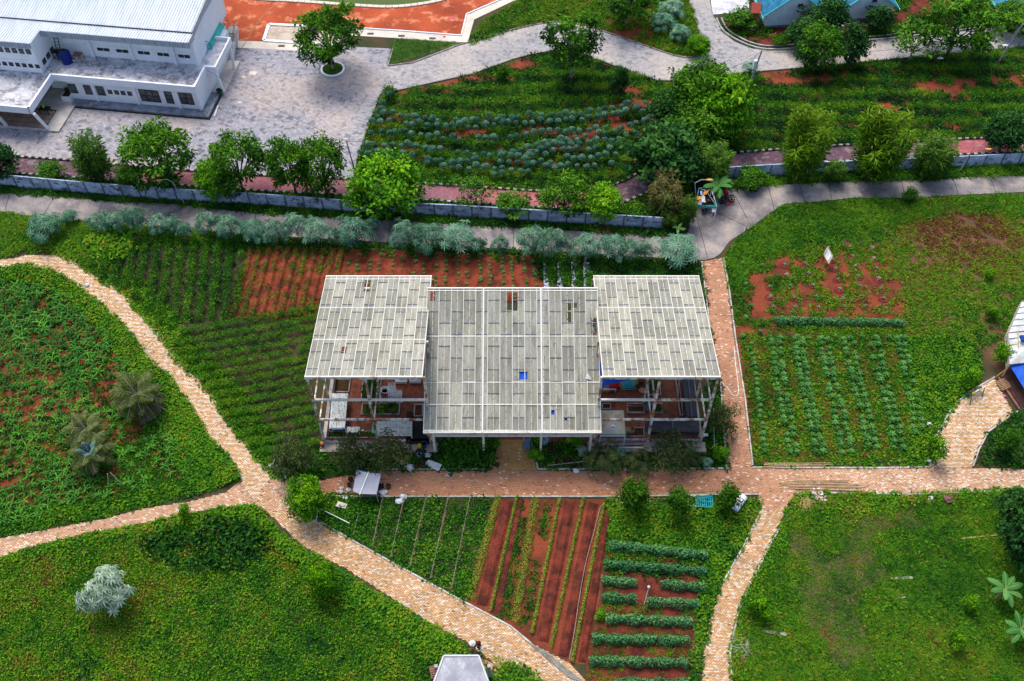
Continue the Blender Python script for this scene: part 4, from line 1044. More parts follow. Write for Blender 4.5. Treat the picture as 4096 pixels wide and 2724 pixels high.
TREES=[('open','open_tree','tall open crowned tree growing in the round white kerbed planter','tree',(766,161),2,160,0.4),('open2','open_tree','slender open tree standing at the bend of the paved road','tree',(1316,183),18,132,1.0),('open2','open_tree','dark tree with whitewashed trunk on the slope above the paved road','tree',(1442,58),-55,125,2.0),('bright','bush','round bush on the tip of the slope beside the paved road fork','bush',(1606,128),80,52,None),('tealshrub','shrub','teal leafy shrub on the slope, left of the roadside round bush','shrub',(1565,92),55,50,None),('tealshrub','shrub','teal leafy shrub in the middle of the slope above the road bend','shrub',(1525,68),28,60,None),('tealshrub','shrub','teal shrub at the top of the slope, near the top edge','shrub',(1545,40),-5,60,None),('leafyshrub','sapling','thin bright sapling on the red verge below the paved road','sapling',(1159,186),140,26,None),('dark2','column_bush','dark twin crowned bush on the terraced slope below the road','bush',(1421,226),150,42,None),('broad','broadleaf_tree','tall broad tree standing over the end of the paved road','tree',(1600,285),140,140,None),('bright','broadleaf_tree','large yellow green tree at the right of the road end thicket','tree',(1648,312),168,140,None),('broad2','broadleaf_tree','pale leaved tree in the middle of the road end thicket','tree',(1592,350),235,135,None),('dark','broadleaf_tree','dark dense low tree at the left foot of the thicket','tree',(1525,408),282,165,None),('dark','broadleaf_tree','dark tree between the cassava field and the thicket','tree',(1540,300),205,90,None),('bamboo2','feathery_tree','feathery green bamboo clump below the thicket by the wall end','bamboo',(1628,420),312,135,None),('drybush','dry_bush','tangled half dry feathery bush beside the torn market tent','bush',(1530,492),395,130,None),('bamboo2','feathery_tree','small feathery bush overhanging the left block wall end','bush',(1578,520),440,60,None),('bamboo','feathery_tree','bright feathery tree by the right wall, left one of the two','tree',(1830,415),232,150,None),('bamboo','feathery_tree','bright feathery tree by the right wall, leaning right one of the two','tree',(2000,414),236,172,None),('bamboo2','feathery_tree','dull green feathery tree right of the two bright ones','tree',(2130,405),292,130,None),('dark','broadleaf_tree','dark spreading tree standing on the pink path at the right edge','tree',(2300,348),255,95,None),('dark','house_tree','dark tree against the first white house, lower of a pair','tree',(1850,108),38,85,None),('dark2','house_tree','dark tall tree between the two white houses','tree',(1890,85),-10,95,None),('broad','street_tree','tree with two thin trunks on the road verge below the houses','tree',(1873,165),52,100,None),('dark2','street_tree','narrow dark tree on the verge, right of the two trunked tree','tree',(1950,152),52,76,None),('dark2','house_tree','small dark tree in front of the second white house','tree',(2015,70),8,62,None),('sparse','street_tree','sparse dark tree overhanging the road below the second house','tree',(2092,142),42,125,None),('broad2','street_tree','largest tree on the verge, tall with a leaning trunk','tree',(2180,130),-22,165,None),('broad','street_tree','tree at the upper right edge behind the utility pole','tree',(2325,72),10,105,None),('round','yard_bush','round bush in the yard corner inside the curved drain','bush',(1702,62),20,66,None),('tealshrub','shrub','small teal bush at the foot of the leaning pole by the road','shrub',(1727,165),140,36,None),('leafyshrub','yard_plant','bright leafy plant in the red yard of the first house','plant',(1792,104),78,34,None),('bamboo2','feathery_tree','feathery conical tree by the white building, in front of the court','tree',(233,425),285,118,None),('broad','broadleaf_tree','large round tree left of centre along the left wall','tree',(382,428),282,152,None),('broad2','broadleaf_tree','spreading tree beside the court, second large one from the left','tree',(560,440),302,142,None),('broad','broadleaf_tree','left tree of the dense pair before the dark court pole','tree',(682,446),315,100,None),('broad2','broadleaf_tree','right tree of the dense pair before the dark court pole','tree',(752,448),308,118,None),('bright','broadleaf_tree','yellow green tree low over the wall left of the dense pair','tree',(508,455),366,88,None),('bright','broadleaf_tree','brightest green tree leaning over the left block wall','tree',(895,478),362,165,None),('round','bush','small round bush behind the wall near the left edge','bush',(122,412),372,62,None),('dark','broadleaf_tree','dark tree cut off by the left edge above the wall','tree',(8,410),328,88,None),('bamboo2','feathery_tree','low feathery bush behind the wall under the large round tree','bush',(305,440),362,70,None),('sparse','tree','thin leaved tree hanging over the wall by the grey lamp','tree',(1085,474),400,90,None),('round','bush','rounded bush right of the grey lamp behind the wall','bush',(1182,492),444,76,None),('broad2','broadleaf_tree','wide low tree behind the wall between pink path stretches','tree',(1298,494),402,115,None),('bright','broadleaf_tree','bright glossy bush behind the wall where the path turns purple','bush',(1385,494),428,92,None),('bamboo2','feathery_tree','feathery shrub draped over the wall below the glossy bush','bush',(1540,520),490,60,None),('round','bush','dark green bush at the right wall start, behind the banana','bush',(1728,428),385,66,None),('bamboo2','feathery_tree','low feathery bush filling the gap between bright feathery trees','bush',(1915,418),362,70,None),('shrub','olive_shrub','olive shrub in front of the greenhouse terrace, at its left end','shrub',(815,1075),1008,92,None),('shrub','olive_shrub','dense olive shrub before the terrace, left of the black bags','shrub',(905,1075),1004,98,None),('shrub','olive_shrub','loose olive shrub at the left corner of the greenhouse','shrub',(682,1092),1020,110,None),('greenshrub','garden_shrub','garden shrub under the beige tent side of the terrace','shrub',(1385,1078),1025,82,None),('shrub','garden_shrub','spreading shrub in front of the black net tunnel','shrub',(1545,1068),1005,108,None),('greenshrub','garden_shrub','leafy shrub between the two larger ones before the terrace','shrub',(1470,1080),1042,66,None),('shrub','olive_shrub','olive shrub leaning over the path at the right greenhouse side','shrub',(1655,992),935,84,None),('roundbright','garden_shrub','yellow flowering shrub at the path corner','shrub',(1658,1052),1028,34,None),('bright','fork_bush','bright leafy bush at the fork of the brick paths','bush',(715,1182),1105,88,None),('round','fruit_tree','small fruit tree below the main path, left one of the three','tree',(1452,1172),1100,64,None),('round','fruit_tree','middle one of the three small fruit trees below the main path','tree',(1555,1186),1112,56,None),('round','fruit_tree','small fruit tree beside the wrapped white bundle','tree',(1668,1172),1115,54,None),('silver','silver_bush','single silvery white bush in the lower left weed field','bush',(265,1392),1300,108,None),('bright','verge_bush','bushy mound on the vine verge of the diagonal path','bush',(752,1362),1298,70,None),('roundbright','sapling','small yellow green sapling on the lower left path edge','sapling',(430,1190),1160,30,None),('dark','edge_tree','dark glossy tree at the right edge above the bananas','tree',(2340,1300),1190,125,None),('dark','edge_tree','dark bush at the right edge below the main path','bush',(2335,1215),1138,110,None),('roundbright','meadow_bush','bright bush hiding the lower end of the small curved path','bush',(2142,1058),998,48,None),('roundbright','meadow_bush','bright bush in the meadow left of the bamboo shed','bush',(2298,838),792,40,None),('roundbright','meadow_bush','bright low bush in the meadow above the curved path','bush',(2222,888),846,42,None),('round','meadow_bush','tall weed bush in the corner right of the curved path','bush',(2305,1042),972,46,None),('round','meadow_bush','round dark bush on the grass bank touching the right road','bush',(2092,462),432,34,None),('roundbright','meadow_bush','small lime green bush on the dry brown patch','bush',(2275,640),618,24,None),('roundbright','meadow_bush','lime green bush at the lower edge of the dry brown grass','bush',(2278,735),705,28,None),('roundbright','lawn_bush','bright bush on the worn lawn near its right side','bush',(2225,1400),1372,34,None),('roundbright','lawn_bush','bright low bush near the bottom right lawn','bush',(2190,1490),1450,40,None),('roundbright','lawn_bush','bright bush at the left edge of the worn lawn','bush',(1740,1415),1375,50,None),('leafyshrub','court_shrub','tall teal shrub at the corner of the court and the cassava field','shrub',(900,225),196,30,None),]
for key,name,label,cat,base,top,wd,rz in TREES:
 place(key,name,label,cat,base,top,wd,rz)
 # roadside cassava bushes (each its own)
BUSH=[(112,545,495,78),(168,512,482,36),(238,530,490,52),(278,532,488,48),(325,538,474,52),(372,536,494,56),(405,542,498,42),(433,552,512,34),(485,540,486,56),(535,548,494,62),(590,556,505,62),(640,560,508,60),(690,555,490,62),(735,562,505,62),(775,564,512,36),(822,568,500,78),(860,540,498,34),(935,574,510,72),(985,578,515,76),(1055,580,515,82),(1102,584,540,36),(1152,588,540,38),(1222,590,522,66),(1272,596,522,72),(1345,592,540,68),(1412,598,540,66),(1452,600,550,52),(1482,602,555,40),(1555,602,545,92)]
BL=['large cassava bush at the far left end of the roadside row','small cassava bush right of the far left large one','cassava bush at the road above the broad leaf patch, left half','cassava bush at the road above the broad leaf patch, right half','tall tipped cassava bush above the dark crop rows','rounded cassava bush just right of the tall tipped one','narrow cassava bush before the first roadside gap','small low cassava bush at the first roadside gap','pale cassava bush right of the first roadside gap','round cassava bush beside the pale one, above the dark crop','cassava bush above the left corner of the red furrowed field','cassava bush above the first red ridges','tallest cassava bush above the red furrowed field','broad cassava bush right of the tallest one','small cassava bush at the end of the long roadside clump','lone spreading cassava bush with a side branch above the left roof','narrow cassava bush right of the lone spreading one','wide cassava bush above the gap between left and middle roof, left half','wide cassava bush above the gap between left and middle roof, right half','big rounded cassava bush above the middle roof','thin young cassava bush right of the big rounded one','thin young cassava bush standing alone by the road edge','cassava bush above the mulched beds, left half','cassava bush above the mulched beds, right half','cassava bush with a pale stump at its foot','cassava bush above the left corner of the right roof','medium cassava bush above the middle of the right roof','narrow cassava bush before the last large one','large round cassava bush at the road corner, last of the row']
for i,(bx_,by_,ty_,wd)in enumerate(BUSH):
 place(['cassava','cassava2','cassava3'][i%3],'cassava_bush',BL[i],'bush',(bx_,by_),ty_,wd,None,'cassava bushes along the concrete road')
 # cassava plants of the upper field (umbrella crowns on stems)
def cassava_plant(seed):
 r=np.random.default_rng(seed);lb=LB()
 for k in range(11):
  z=r.uniform(.0,1);a=r.uniform(0,6.283);q=math.sqrt(1-z*z)
  c=np.array([q*math.cos(a)*.36,q*math.sin(a)*.36,1.15+.28*z])
  star(lb,r,c,7,.36,.12,-.35,.45,.38+.35*z+r.normal(0,.08),np.array([c[0]*1.6,c[1]*1.6,.6]))
 mb=MB();mb.tube([(0,0,0),(.05,.02,.6),(0,0,1.25)],[.03,.025,.015],5)
 root=thing('cassava_plant','x','plant')
 link('stem',mb.mesh('stem',M_palebark),root);link('foliage',lb.mesh('foliage',L_TEAL),root)
 return root
CP=[cassava_plant(s_)for s_ in(1,2,3)]
ROWS=[[(900,222),(893,240),(882,262),(872,282)],[(872,270),(927,282),(1000,292),(1064,293),(1184,283),(1311,278),(1419,262),(1489,252)],[(862,292),(930,298),(1002,303),(1100,306),(1189,296),(1329,291),(1429,274),(1502,260)],[(859,318),(972,323),(1064,335),(1152,335),(1244,318),(1351,313),(1431,308),(1499,288)],[(849,350),(947,350),(1064,367),(1164,370),(1240,345),(1354,325),(1449,312)],[(835,366),(964,376),(1039,388),(1194,372),(1241,360),(1291,347),(1404,338),(1460,322)],[(1150,388),(1214,382),(1254,367),(1319,357),(1399,358),(1440,340)],[(985,388),(1050,400),(1120,402),(1200,396),(1280,382),(1360,378),(1430,366)],[(1140,412),(1250,402),(1330,396),(1410,388)],[(1215,372),(1300,338),(1340,334)]]
random.seed(11)
n_c=0
for ri,row in enumerate(ROWS):
 for x,y,h in walk([tuple(p)for p in AP(*row)],.95,.22,random):
  if random.random()<.12 or n_c>=298:continue
  src=CP[n_c%3];s_=random.uniform(.8,1.2)
  lab='blue green cassava plant in the curved rows of the terraced field'
  if n_c<3:
   src.location=(x,y,0);src['label']=lab;src['group']='cassava plants in the terraced field';src.scale=(s_,s_,s_)
  else:dup(src,(x,y,0),random.uniform(0,6.28),(s_,s_,s_*random.uniform(.85,1.1)),lab,'cassava plants in the terraced field')
  n_c+=1
  # corn: the nearest 300 as single plants, the rest as one crop
def corn_lb(seed,big=1.0):
 r=np.random.default_rng(seed);n=9
 az=np.arange(n)*2.4+r.normal(0,.3,n)
 return LB().blades(np.column_stack([np.zeros(n),np.zeros(n),np.linspace(.05,.5,n)*big]),az,r.uniform(.65,1.2,n),.72*big*r.uniform(.8,1.15,n),.13*big,.95,np.clip(r.normal(.5,.2,n),0,1),3)
CORNM=[corn_lb(s_).mesh('corn',L_CORN)for s_ in(1,2,3,4)]
M_corn_inst=leaf_mat('leaf_corn_crop',G_CORN,inst=True,spread=.7,ospread=.3)
CORNP=[proto('corn_p',corn_lb(s_),M_corn_inst)for s_ in(5,6,7)]
field=[tuple(p)for p in AP((-60,650),(0,650),(70,652),(125,668),(175,700),(215,738),(265,790),(305,850),(345,915),(385,980),(430,1050),(470,1095),(400,1112),(300,1132),(200,1162),(100,1190),(-60,1222))]
xs,ys=[],[]
p0,p1=A(20,850),A(300,802)
dr=(p1-p0).to_2d().normalized();nr=Vector((-dr.y,dr.x))
for i in range(-40,60):
 for j in range(-60,60):
  q=Vector((p0.x,p0.y))+dr*(j*.52+random.uniform(-.2,.2))+nr*(i*.82+random.uniform(-.12,.12))
  xs.append(q.x);ys.append(q.y)
xs,ys=np.array(xs),np.array(ys)
k=in_poly(xs,ys,field)&(xs>-62)&(rng.random(len(xs))<.80)&(fbm(xs,ys,3,5)>.27)
gone=[tuple(p)for p in AP((235,985),(360,930),(420,1010),(470,1095),(380,1115),(300,1120),(280,1040))]
k&=~(in_poly(xs,ys,gone)&(rng.random(len(xs))<.55))
inview=np.abs(xs)<(2048+30)/CAM_F*(ys*ST+CAM_H*CT)
k&=inview
xs,ys=xs[k],ys[k]
order=np.argsort(ys)
for i in order[:295]:
 o=link('corn_plant',CORNM[i%4]);s_=random.uniform(.65,.95)
 o.location=(xs[i],ys[i],0);o.rotation_euler=(0,0,random.uniform(0,6.28));o.scale=(s_,s_,s_)
 tag(o,'young green corn plant in the nearer part of the left field','corn','corn plants of the left field')
r_=order[295:]
scatter('corn_crop','young corn plants farther back in the left field','corn',CORNP,xs[r_],ys[r_],0,rng.uniform(.8,1.15,len(r_)),np.clip(rng.normal(.45,.12,len(r_)),0,1),tilt=.05)
# eggplants in the right field and seedlings in red pits
def rosette(seed,n=11,L=.34,W=.19,m=L_EGG,hh=.3):
 r=np.random.default_rng(seed);az=np.arange(n)*2.4
 z=np.linspace(.08,hh,n);el=np.linspace(.0,.7,n)
 d=np.column_stack([np.cos(az)*np.cos(el),np.sin(az)*np.cos(el),np.sin(el)])
 nrm=np.column_stack([-np.cos(az)*np.sin(el),-np.sin(az)*np.sin(el),np.cos(el)])
 lb=LB().leaves(np.column_stack([np.zeros(n),np.zeros(n),z]),d,nrm,L*np.linspace(1.1,.6,n),W*np.linspace(1.1,.6,n),.3,np.clip(np.linspace(.3,.75,n)+r.normal(0,.12,n),0,1),fold=.1)
 return lb.mesh('eggplant',m)
EGG=[rosette(s_,13)for s_ in(1,2,3)]
beds=[[(3084,3114),(3098,3128),(3116,3146),(3129,3160),(3155,3186)]]
def zl(x,y):return T(3,2,x,y).to_2d()
LINES=[[(30,0),(60,280),(90,520),(130,680),(190,1050)],[(100,0),(130,280),(165,520),(200,680),(262,1050)],[(240,0),(290,350),(350,650),(435,1050)],[(305,0),(350,350),(415,650),(510,1050)],[(470,0),(540,350),(610,690),(680,1070)],[(535,0),(600,350),(690,690),(768,1070)],[(690,0),(750,300),(850,690),(920,1020)],[(770,0),(822,300),(920,690),(1000,1020)],[(925,0),(1010,350),(1100,640),(1165,1040)],[(1000,0),(1070,350),(1165,640),(1235,1040)],[(1175,0),(1240,270),(1320,640),(1345,980)],[(1240,0),(1300,270),(1385,640),(1415,830)]]
n_e=0
def egg(x,y,s_):
 global n_e
 o=link('eggplant_plant',EGG[n_e%3]);n_e+=1
 o.location=(x,y,.02);o.rotation_euler=(0,0,random.uniform(0,6.28));o.scale=(s_,s_,s_*random.uniform(.9,1.5))
 tag(o,'broad leaved eggplant in the paired rows of the right field','eggplant','eggplants of the right field')
for li,ln in enumerate(LINES):
 st=.62 if li<8 else.74
 for x,y,h in walk([tuple(zl(*p))for p in ln],st,.08,random):
  if random.random()<(.05 if li<6 else.14):continue
  egg(x,y,random.uniform(1.05,1.5))
for x,y,h in walk([tuple(T(2,2,*p).to_2d())for p in[(2190,40),(2240,300),(2275,600),(2310,900),(2330,1080)]],.62,.1,random):egg(x,y,random.uniform(.85,1.25))
for p in[(2115,875),(2140,970),(2150,1060),(2195,1260),(2150,1370),(2300,890),(2280,1500),(2120,1540)]:
 q=T(2,1,*p);egg(q.x,q.y,1.1)
for x,y,h in walk([tuple(T(3,1,*p).to_2d())for p in[(10,1550),(300,1545),(700,1550),(1240,1545)]],1.3,.15,random):egg(x,y,1.0)
PITS=[(150,875),(170,970),(200,1070),(235,1180),(250,1270),(10,1080),(20,1170),(45,1265),(345,870),(370,960),(410,1065),(440,1170),(465,1270),(615,915),(635,1015),(655,1100),(685,1190),(700,1260),(750,715),(775,800),(800,890),(825,985),(840,1075),(870,1170),(885,1260),(955,725),(970,820),(995,910),(1015,1005),(1035,1095),(1060,1185),(1080,1280),(555,720),(590,830)]
pm=MB();pm.lathe((0,0,0),[(.52,0),(.42,.10),(.30,.07),(.12,.05)],14);PITM=pm.mesh('soil_pit',mat('wet_pit_soil',(0.20,0.026,0.022),(0.11,0.02,0.018),2.5,fine=.4,fscale=8,bmp=.5))
SEED=[rosette(s_,8,.30,.15,leaf_mat('leaf_seedling',[(0,(.05,.12,.05)),(.5,(.14,.24,.13)),(1,(.30,.36,.24))],spread=.8,ospread=.5),.22)for s_ in(4,5)]
for i,p in enumerate(PITS):
 q=T(3,1,*p)
 t_=thing('pit_seedling','pale seedling planted in a round dark red soil pit','seedling',(q.x,q.y,.01),random.uniform(0,6.28),'seedlings in red soil pits')
 s_=random.uniform(.9,1.2);t_.scale=(s_,s_*random.uniform(.85,1.1),1)
 link('soil_pit',PITM,t_);o=link('seedling',SEED[i%2],t_);o.location=(0,0,.06)
lane=[]
for c0 in([(200,800),(320,1340)],[(385,800),(510,1340)],[(610,760),(770,1330)],[(700,780),(920,1320)],[(1040,820),(1130,1330)],[(20,900),(90,1340)]):
 lane+=walk([tuple(T(3,1,*p).to_2d())for p in c0],.16,.16,random)
lane=np.array(lane)
scatter('lane_weeds','bright green weed strips between the rows of red soil pits','weeds',WEED+SHORT,lane[:,0],lane[:,1],.0,rng.uniform(.4,.8,len(lane)),np.clip(rng.normal(.58,.08,len(lane)),0,1))
# seedlings of the red field (pairs of rows per bed)
SDL=[rosette(s_,7,.24,.13,L_EGG,.16)for s_ in(8,9)]
n_s=0
for r_ in range(9):
 for sd in(-.23,.18):
  for t_ in np.arange(.06,.97,.072):
   if random.random()<.18 or n_s>240:continue
   p=W2((r_+.5+sd+random.uniform(-.04,.04))/9,t_+random.uniform(-.015,.015))
   o=link('bed_seedling',SDL[n_s%2]);n_s+=1;s_=random.uniform(.8,1.5)
   o.location=(p[0],p[1],.20);o.scale=(s_,s_,s_);o.rotation_euler=(0,0,random.uniform(0,6.28))
   tag(o,'small green seedling on the broad ridges of the red field','seedling','seedlings on the red ridges')
   # vine rows
L_BEAN=leaf_mat('leaf_bean',[(0,(.006,.040,.018)),(.4,(.030,.135,.050)),(.75,(.085,.26,.09)),(1,(.19,.40,.12))],spread=1.0,ospread=.15)
def vine_row(name,label,p,q,wd,ht,n,L=.17,W=.15,m=L_BEAN,group=None,seed=0,wob=.12,cat='plants',stakes=True):
 r=np.random.default_rng(seed);p=np.array(p[:2]);q=np.array(q[:2]);ln=np.linalg.norm(q-p);d=(q-p)/ln;nn=np.array([-d[1],d[0]])
 n=int(n*ln)
 s_=r.random(n)*ln;th=r.uniform(-1.35,1.35,n);w_=wd*(.8+.35*np.sin(s_*3.1+seed)*.5+.25*fbm(s_,s_*0+seed,.7,seed))/2
 off=np.sin(th)*w_*r.uniform(.7,1.05,n);z=.08+np.abs(np.cos(th))*ht*r.uniform(.65,1.05,n)*(.85+.3*fbm(s_,s_*0,.8,seed+3))
 c=p+d*s_[:,None]+nn*off[:,None]
 m0=(p+q)/2
 pos=np.column_stack([c-m0,z])
 out=np.column_stack([nn[0]*np.sin(th),nn[1]*np.sin(th),np.cos(th)*.9+.3])
 nrm=unit(out+r.normal(0,.3,(n,3)))
 dd=np.cross(nrm,r.normal(0,1,(n,3)))+np.array([0,0,-.4])
 lb=LB().leaves(pos,dd,nrm,L*r.uniform(.7,1.25,n),W*r.uniform(.7,1.25,n),.2,np.clip(.3+.4*z/ht+r.normal(0,.15,n),0,1))
 o=thing(name,label,cat,(m0[0],m0[1],0),0,group)
 link('foliage',lb.mesh('foliage',m),o)
 if stakes:
  mb=MB()
  for k in np.arange(0,ln,.9):
   c=p+d*k-m0;mb.bar((c[0],c[1],0),(c[0],c[1],ht*.9),.03)
  mb.build('stake',M_palebark,o,world=False)['kind']='stuff'
 return o
RB=AP((1395,1245),(1600,1270),(1612,1300),(1600,1420),(1585,1600),(1345,1600),(1352,1520),(1380,1390),(1400,1300))
sheet('red_soil_bed',RB,0.006,M_reddark)
cover('bed_weeds','thin dry weeds on the dark red soil between the bean rows',RB,5,.62,.3,SHORT+GRASS,seed=57,gaps=.46,scl=.8)
cover('bed_weeds','green weeds between the two upper bean rows',AP((1400,1230),(1630,1245),(1625,1300),(1560,1330),(1400,1320)),9,.42,.14,WEED+SHORT,seed=58)
BR=[((510,168),(1025,222),'topmost bean row of the dark red bed'),((485,268),(1020,308),'second bean row from the top of the dark red bed'),((470,352),(655,368),'short bean row, upper left of the gap in the bed'),((780,372),(1015,392),'short bean row, upper right of the gap in the bed'),((470,442),(650,452),'short pale bean row, lower left of the gap in the bed'),((705,467),(980,478),'short bean row, lower right of the gap beside the post'),((492,555),(945,572),'bean row with a separate small bush at its left end'),((420,660),(930,672),'third bean row from the bottom of the dark red bed'),((405,778),(920,788),'second bean row from the bottom edge'),((540,892),(920,896),'bean row cut by the bottom edge')]
for i,(a_,b_,lab)in enumerate(BR):
 k=.76 if False else 1024/1347
 p,q=at(2048+a_[0]*k,2043+(a_[1]+20)*k),at(2048+b_[0]*k,2043+(b_[1]+20)*k)
 vine_row('bean_row',lab,p,q,.95,.75,190,seed=i+1,group='bean rows in the red bed')
q=at(2048+460*.76,2043+555*.76);place('roundbright','bean_bush','small round bean bush at the left end of a bean row','bush',Vector((q.x,q.y,0)),None,None,sc_=.42)
p,q=T(3,1,55,1400),T(3,1,1250,1425)
vine_row('bean_hedge','long low bean hedge across the right field below the soil pits',p,q,1.0,.7,190,seed=44,m=L_BEAN)
STR=AP((1135,1150),(1405,1150),(1398,1240),(1380,1380),(1345,1530),(1310,1524),(1223,1480),(1176,1442),(1075,1386),(1100,1280))
sheet('red_soil_bed',STR,0.006,M_red)
def k3(c,x,y):return at(c*1024+x*1024/1347,2043+y*1024/1347)
L_STRIP=leaf_mat('leaf_strip',[(0,(.04,.10,.012)),(.5,(.13,.24,.02)),(1,(.28,.36,.04))],spread=1.0,ospread=.15)
def up(p,q,f):return p+(q-p)*f
for i,(c,a_,b_,wd,ht,n,lab)in enumerate([(1,(1275,-75),(1130,470),.85,.45,130,'broad yellow green vine strip nearest the grassy plots'),(1,(1375,-75),(1235,530),.30,.4,90,'thin vine line between two bright red furrows, leftmost'),(2,(125,-60),(15,590),.95,.45,130,'second broad yellow green vine strip, in the middle of the strips'),(2,(250,-55),(105,650),.32,.4,90,'thin vine line just right of the middle broad strip'),(2,(375,-60),(205,725),.30,.4,90,'thin vine line left of the white hose'),(2,(482,-30),(315,800),.32,.4,90,'rightmost thin vine line, beside the white hose')]):
 vine_row('vine_strip',lab,k3(c,*a_),k3(c,*b_),wd,ht,n,.15,.09,L_STRIP,'vine strips in the red furrows',60+i)
def strip_poly(c,a_,b_,wd):
 p,q=k3(c,*a_).to_2d(),k3(c,*b_).to_2d();d=(q-p).normalized();n_=Vector((-d.y,d.x))*wd/2
 return[p+n_,q+n_,q-n_,p-n_]
for i,(c,a_,b_,wd)in enumerate([(1,(1330,-60),(1190,500),1.0),(2,(40,-60),(-85,560),.9),(2,(310,-60),(160,690),1.0),(2,(430,-40),(270,770),.9),(2,(510,-10),(370,800),.7)]):
 q=strip_poly(c,a_,b_,wd)
 ridged('furrow',[q[0],q[3],q[2],q[1]],1,.14,M_reddark,.012,8,60,.06,i)
for i,(c,a_,b_,wd)in enumerate([(1,(1400,-60),(1262,560),.8),(2,(190,-50),(70,620),.7),(2,(70,-60),(-30,570),.8)]):
 q=[tuple(v)for v in strip_poly(c,a_,b_,wd)]
 x,y=sample(q,18);k=fbm(x,y,1.2,3)>.3;x,y=x[k],y[k]
 scatter('strip_weeds',['dark weeds between the red furrow and the vines, left strip','dark weeds along the third thin vine line','dark weeds beside the middle broad vine strip'][i],'weeds',WEED+SHORT,x,y,0,rng.uniform(.5,.8,len(x)),patchy(x,y,.33,.15,2,4,.15))
for i,(a_,b_)in enumerate([((540,30),(515,135)),((670,-70),(615,190)),((785,-75),(710,250)),((900,-80),(810,300)),((1015,-80),(920,360)),((1130,-80),(1030,410))]):
 p,q=k3(1,*a_),k3(1,*b_)
 t_=thing('plot_divider','bare earth ridge with a low cord and stakes between grassy plots','divider',((p.x+q.x)/2,(p.y+q.y)/2,0),0,'dividers of the grassy plots')
 mb=MB();mb.bar((p.x,p.y,.05),(q.x,q.y,.05),.22,.12);mb.build('earth_ridge',mat('ridge_earth',(0.17,0.10,0.06),(0.10,0.065,0.04),1,fine=.3),t_)
 mb=MB();mb.tube([(p.x,p.y,.32),(q.x,q.y,.32)],.015,4);mb.build('cord',M_palebark,t_)
 n=max(3,int((q-p).length/2.2))
 for k in range(n+1):
  r_=p.lerp(q,k/n);mb=MB();mb.bar((r_.x,r_.y,0),(r_.x,r_.y,.45),.04);mb.build('stake',M_palebark,t_)
for i,x_ in enumerate([1258,1290,1322,1350]):
 p,q=A(x_,606),A(x_+1,664)
 t_=thing('mulch_bed',['vegetable bed with torn pale plastic mulch, leftmost behind the roof','second mulched vegetable bed from the left behind the roof','third mulched vegetable bed from the left behind the roof','mulched vegetable bed next to the right roof corner'][i],'bed',((p.x+q.x)/2,(p.y+q.y)/2,0),0,'mulched beds behind the roof')
 mb=MB();mb.bar((p.x,p.y,.08),(q.x,q.y,.08),.62,.2);mb.build('plastic_mulch',mat('torn_mulch',(0.45,0.47,0.55),(0.06,0.06,0.07),2.2,.45,.55,fine=.3),t_)
 n=int((p-q).length*3.0)
 sx=rng.uniform(-.25,.35,n*3)+(p.x+q.x)/2+.3;sy=rng.uniform(min(p.y,q.y),max(p.y,q.y),n*3)
 scatter('vegetable_row',None,None,VINE,sx,sy,.15,rng.uniform(.6,1.0,n*3),np.clip(rng.normal(.36,.1,n*3),0,1),parent=t_)
 # the greenhouse
def rust_mat(name,amt,c=(0.70,0.67,0.60)):
 m,t,b,N,L=new_mat(name)
 v=pos_vec(t)
 n=noise_node(t,v,1.3,6,.7)
 f=ramp_node(t,n,[(amt-.06,(0,0,0)),(amt+.06,(1,1,1))])
 rc=ramp_node(t,noise_node(t,v,5,4),[(.35,(0.36,0.14,0.05)),(.65,(0.19,0.065,0.03))])
 col=mix_node(t,f,c,rc)
 L.new(col,b.inputs['Base Color']);b.inputs['Roughness'].default_value=.7
 return m
M_rust=rust_mat('rusty_white_steel',.50)
M_rust2=rust_mat('weathered_white_steel',.62)
M_batten=rust_mat('white_batten',.68,(0.66,0.65,0.62))
M_joint2=mat('joint_shadow_grey',(0.10,0.11,0.14),(0.18,0.19,0.22),2)  # dark blue grey for the shadow lines painted at the panel joints
def panel_mat():
 m,t,b,N,L=new_mat('aged_translucent_panel')
 v=pos_vec(t)
 v2=pos_vec(t,False,(2.6,.5,.5))
 col=ramp_node(t,noise_node(t,v2,.55,6,.65,.6),[(.3,(0.22,0.215,0.16)),(.5,(0.35,0.34,0.275)),(.72,(0.46,0.445,0.385))])
 oi=N.new('ShaderNodeObjectInfo')
 col=mix_node(t,1.0,col,ramp_node(t,oi.outputs['Random'],[(0,(.74,.75,.74)),(.5,(.98,.98,.98)),(1,(1.16,1.16,1.12))]),'MULTIPLY')
 st=ramp_node(t,noise_node(t,pos_vec(t,False,(3.5,.35,1)),1.1,6,.7,1.4),[(.52,(0,0,0)),(.68,(.75,.75,.75))])
 col=mix_node(t,st,col,(0.15,0.145,0.105))
 col=mix_node(t,1.0,col,ramp_node(t,noise_node(t,v,7,3,.7),[(.25,(.88,)*3),(.75,(1.1,)*3)]),'MULTIPLY')
 L.new(col,b.inputs['Base Color']);b.inputs['Roughness'].default_value=.6;b.inputs['Specular IOR Level'].default_value=.2
 tr=N.new('ShaderNodeBsdfTranslucent');L.new(col,tr.inputs['Color'])
 mx=N.new('ShaderNodeMixShader');mx.inputs[0].default_value=.22
 L.new(b.outputs[0],mx.inputs[1]);L.new(tr.outputs[0],mx.inputs[2]);L.new(mx.outputs[0],N['Material Output'].inputs['Surface'])
 return m
M_panel=panel_mat()
GH=thing('greenhouse','large open greenhouse with three patched translucent roofs on rusty white frames','greenhouse',(0,49,0))
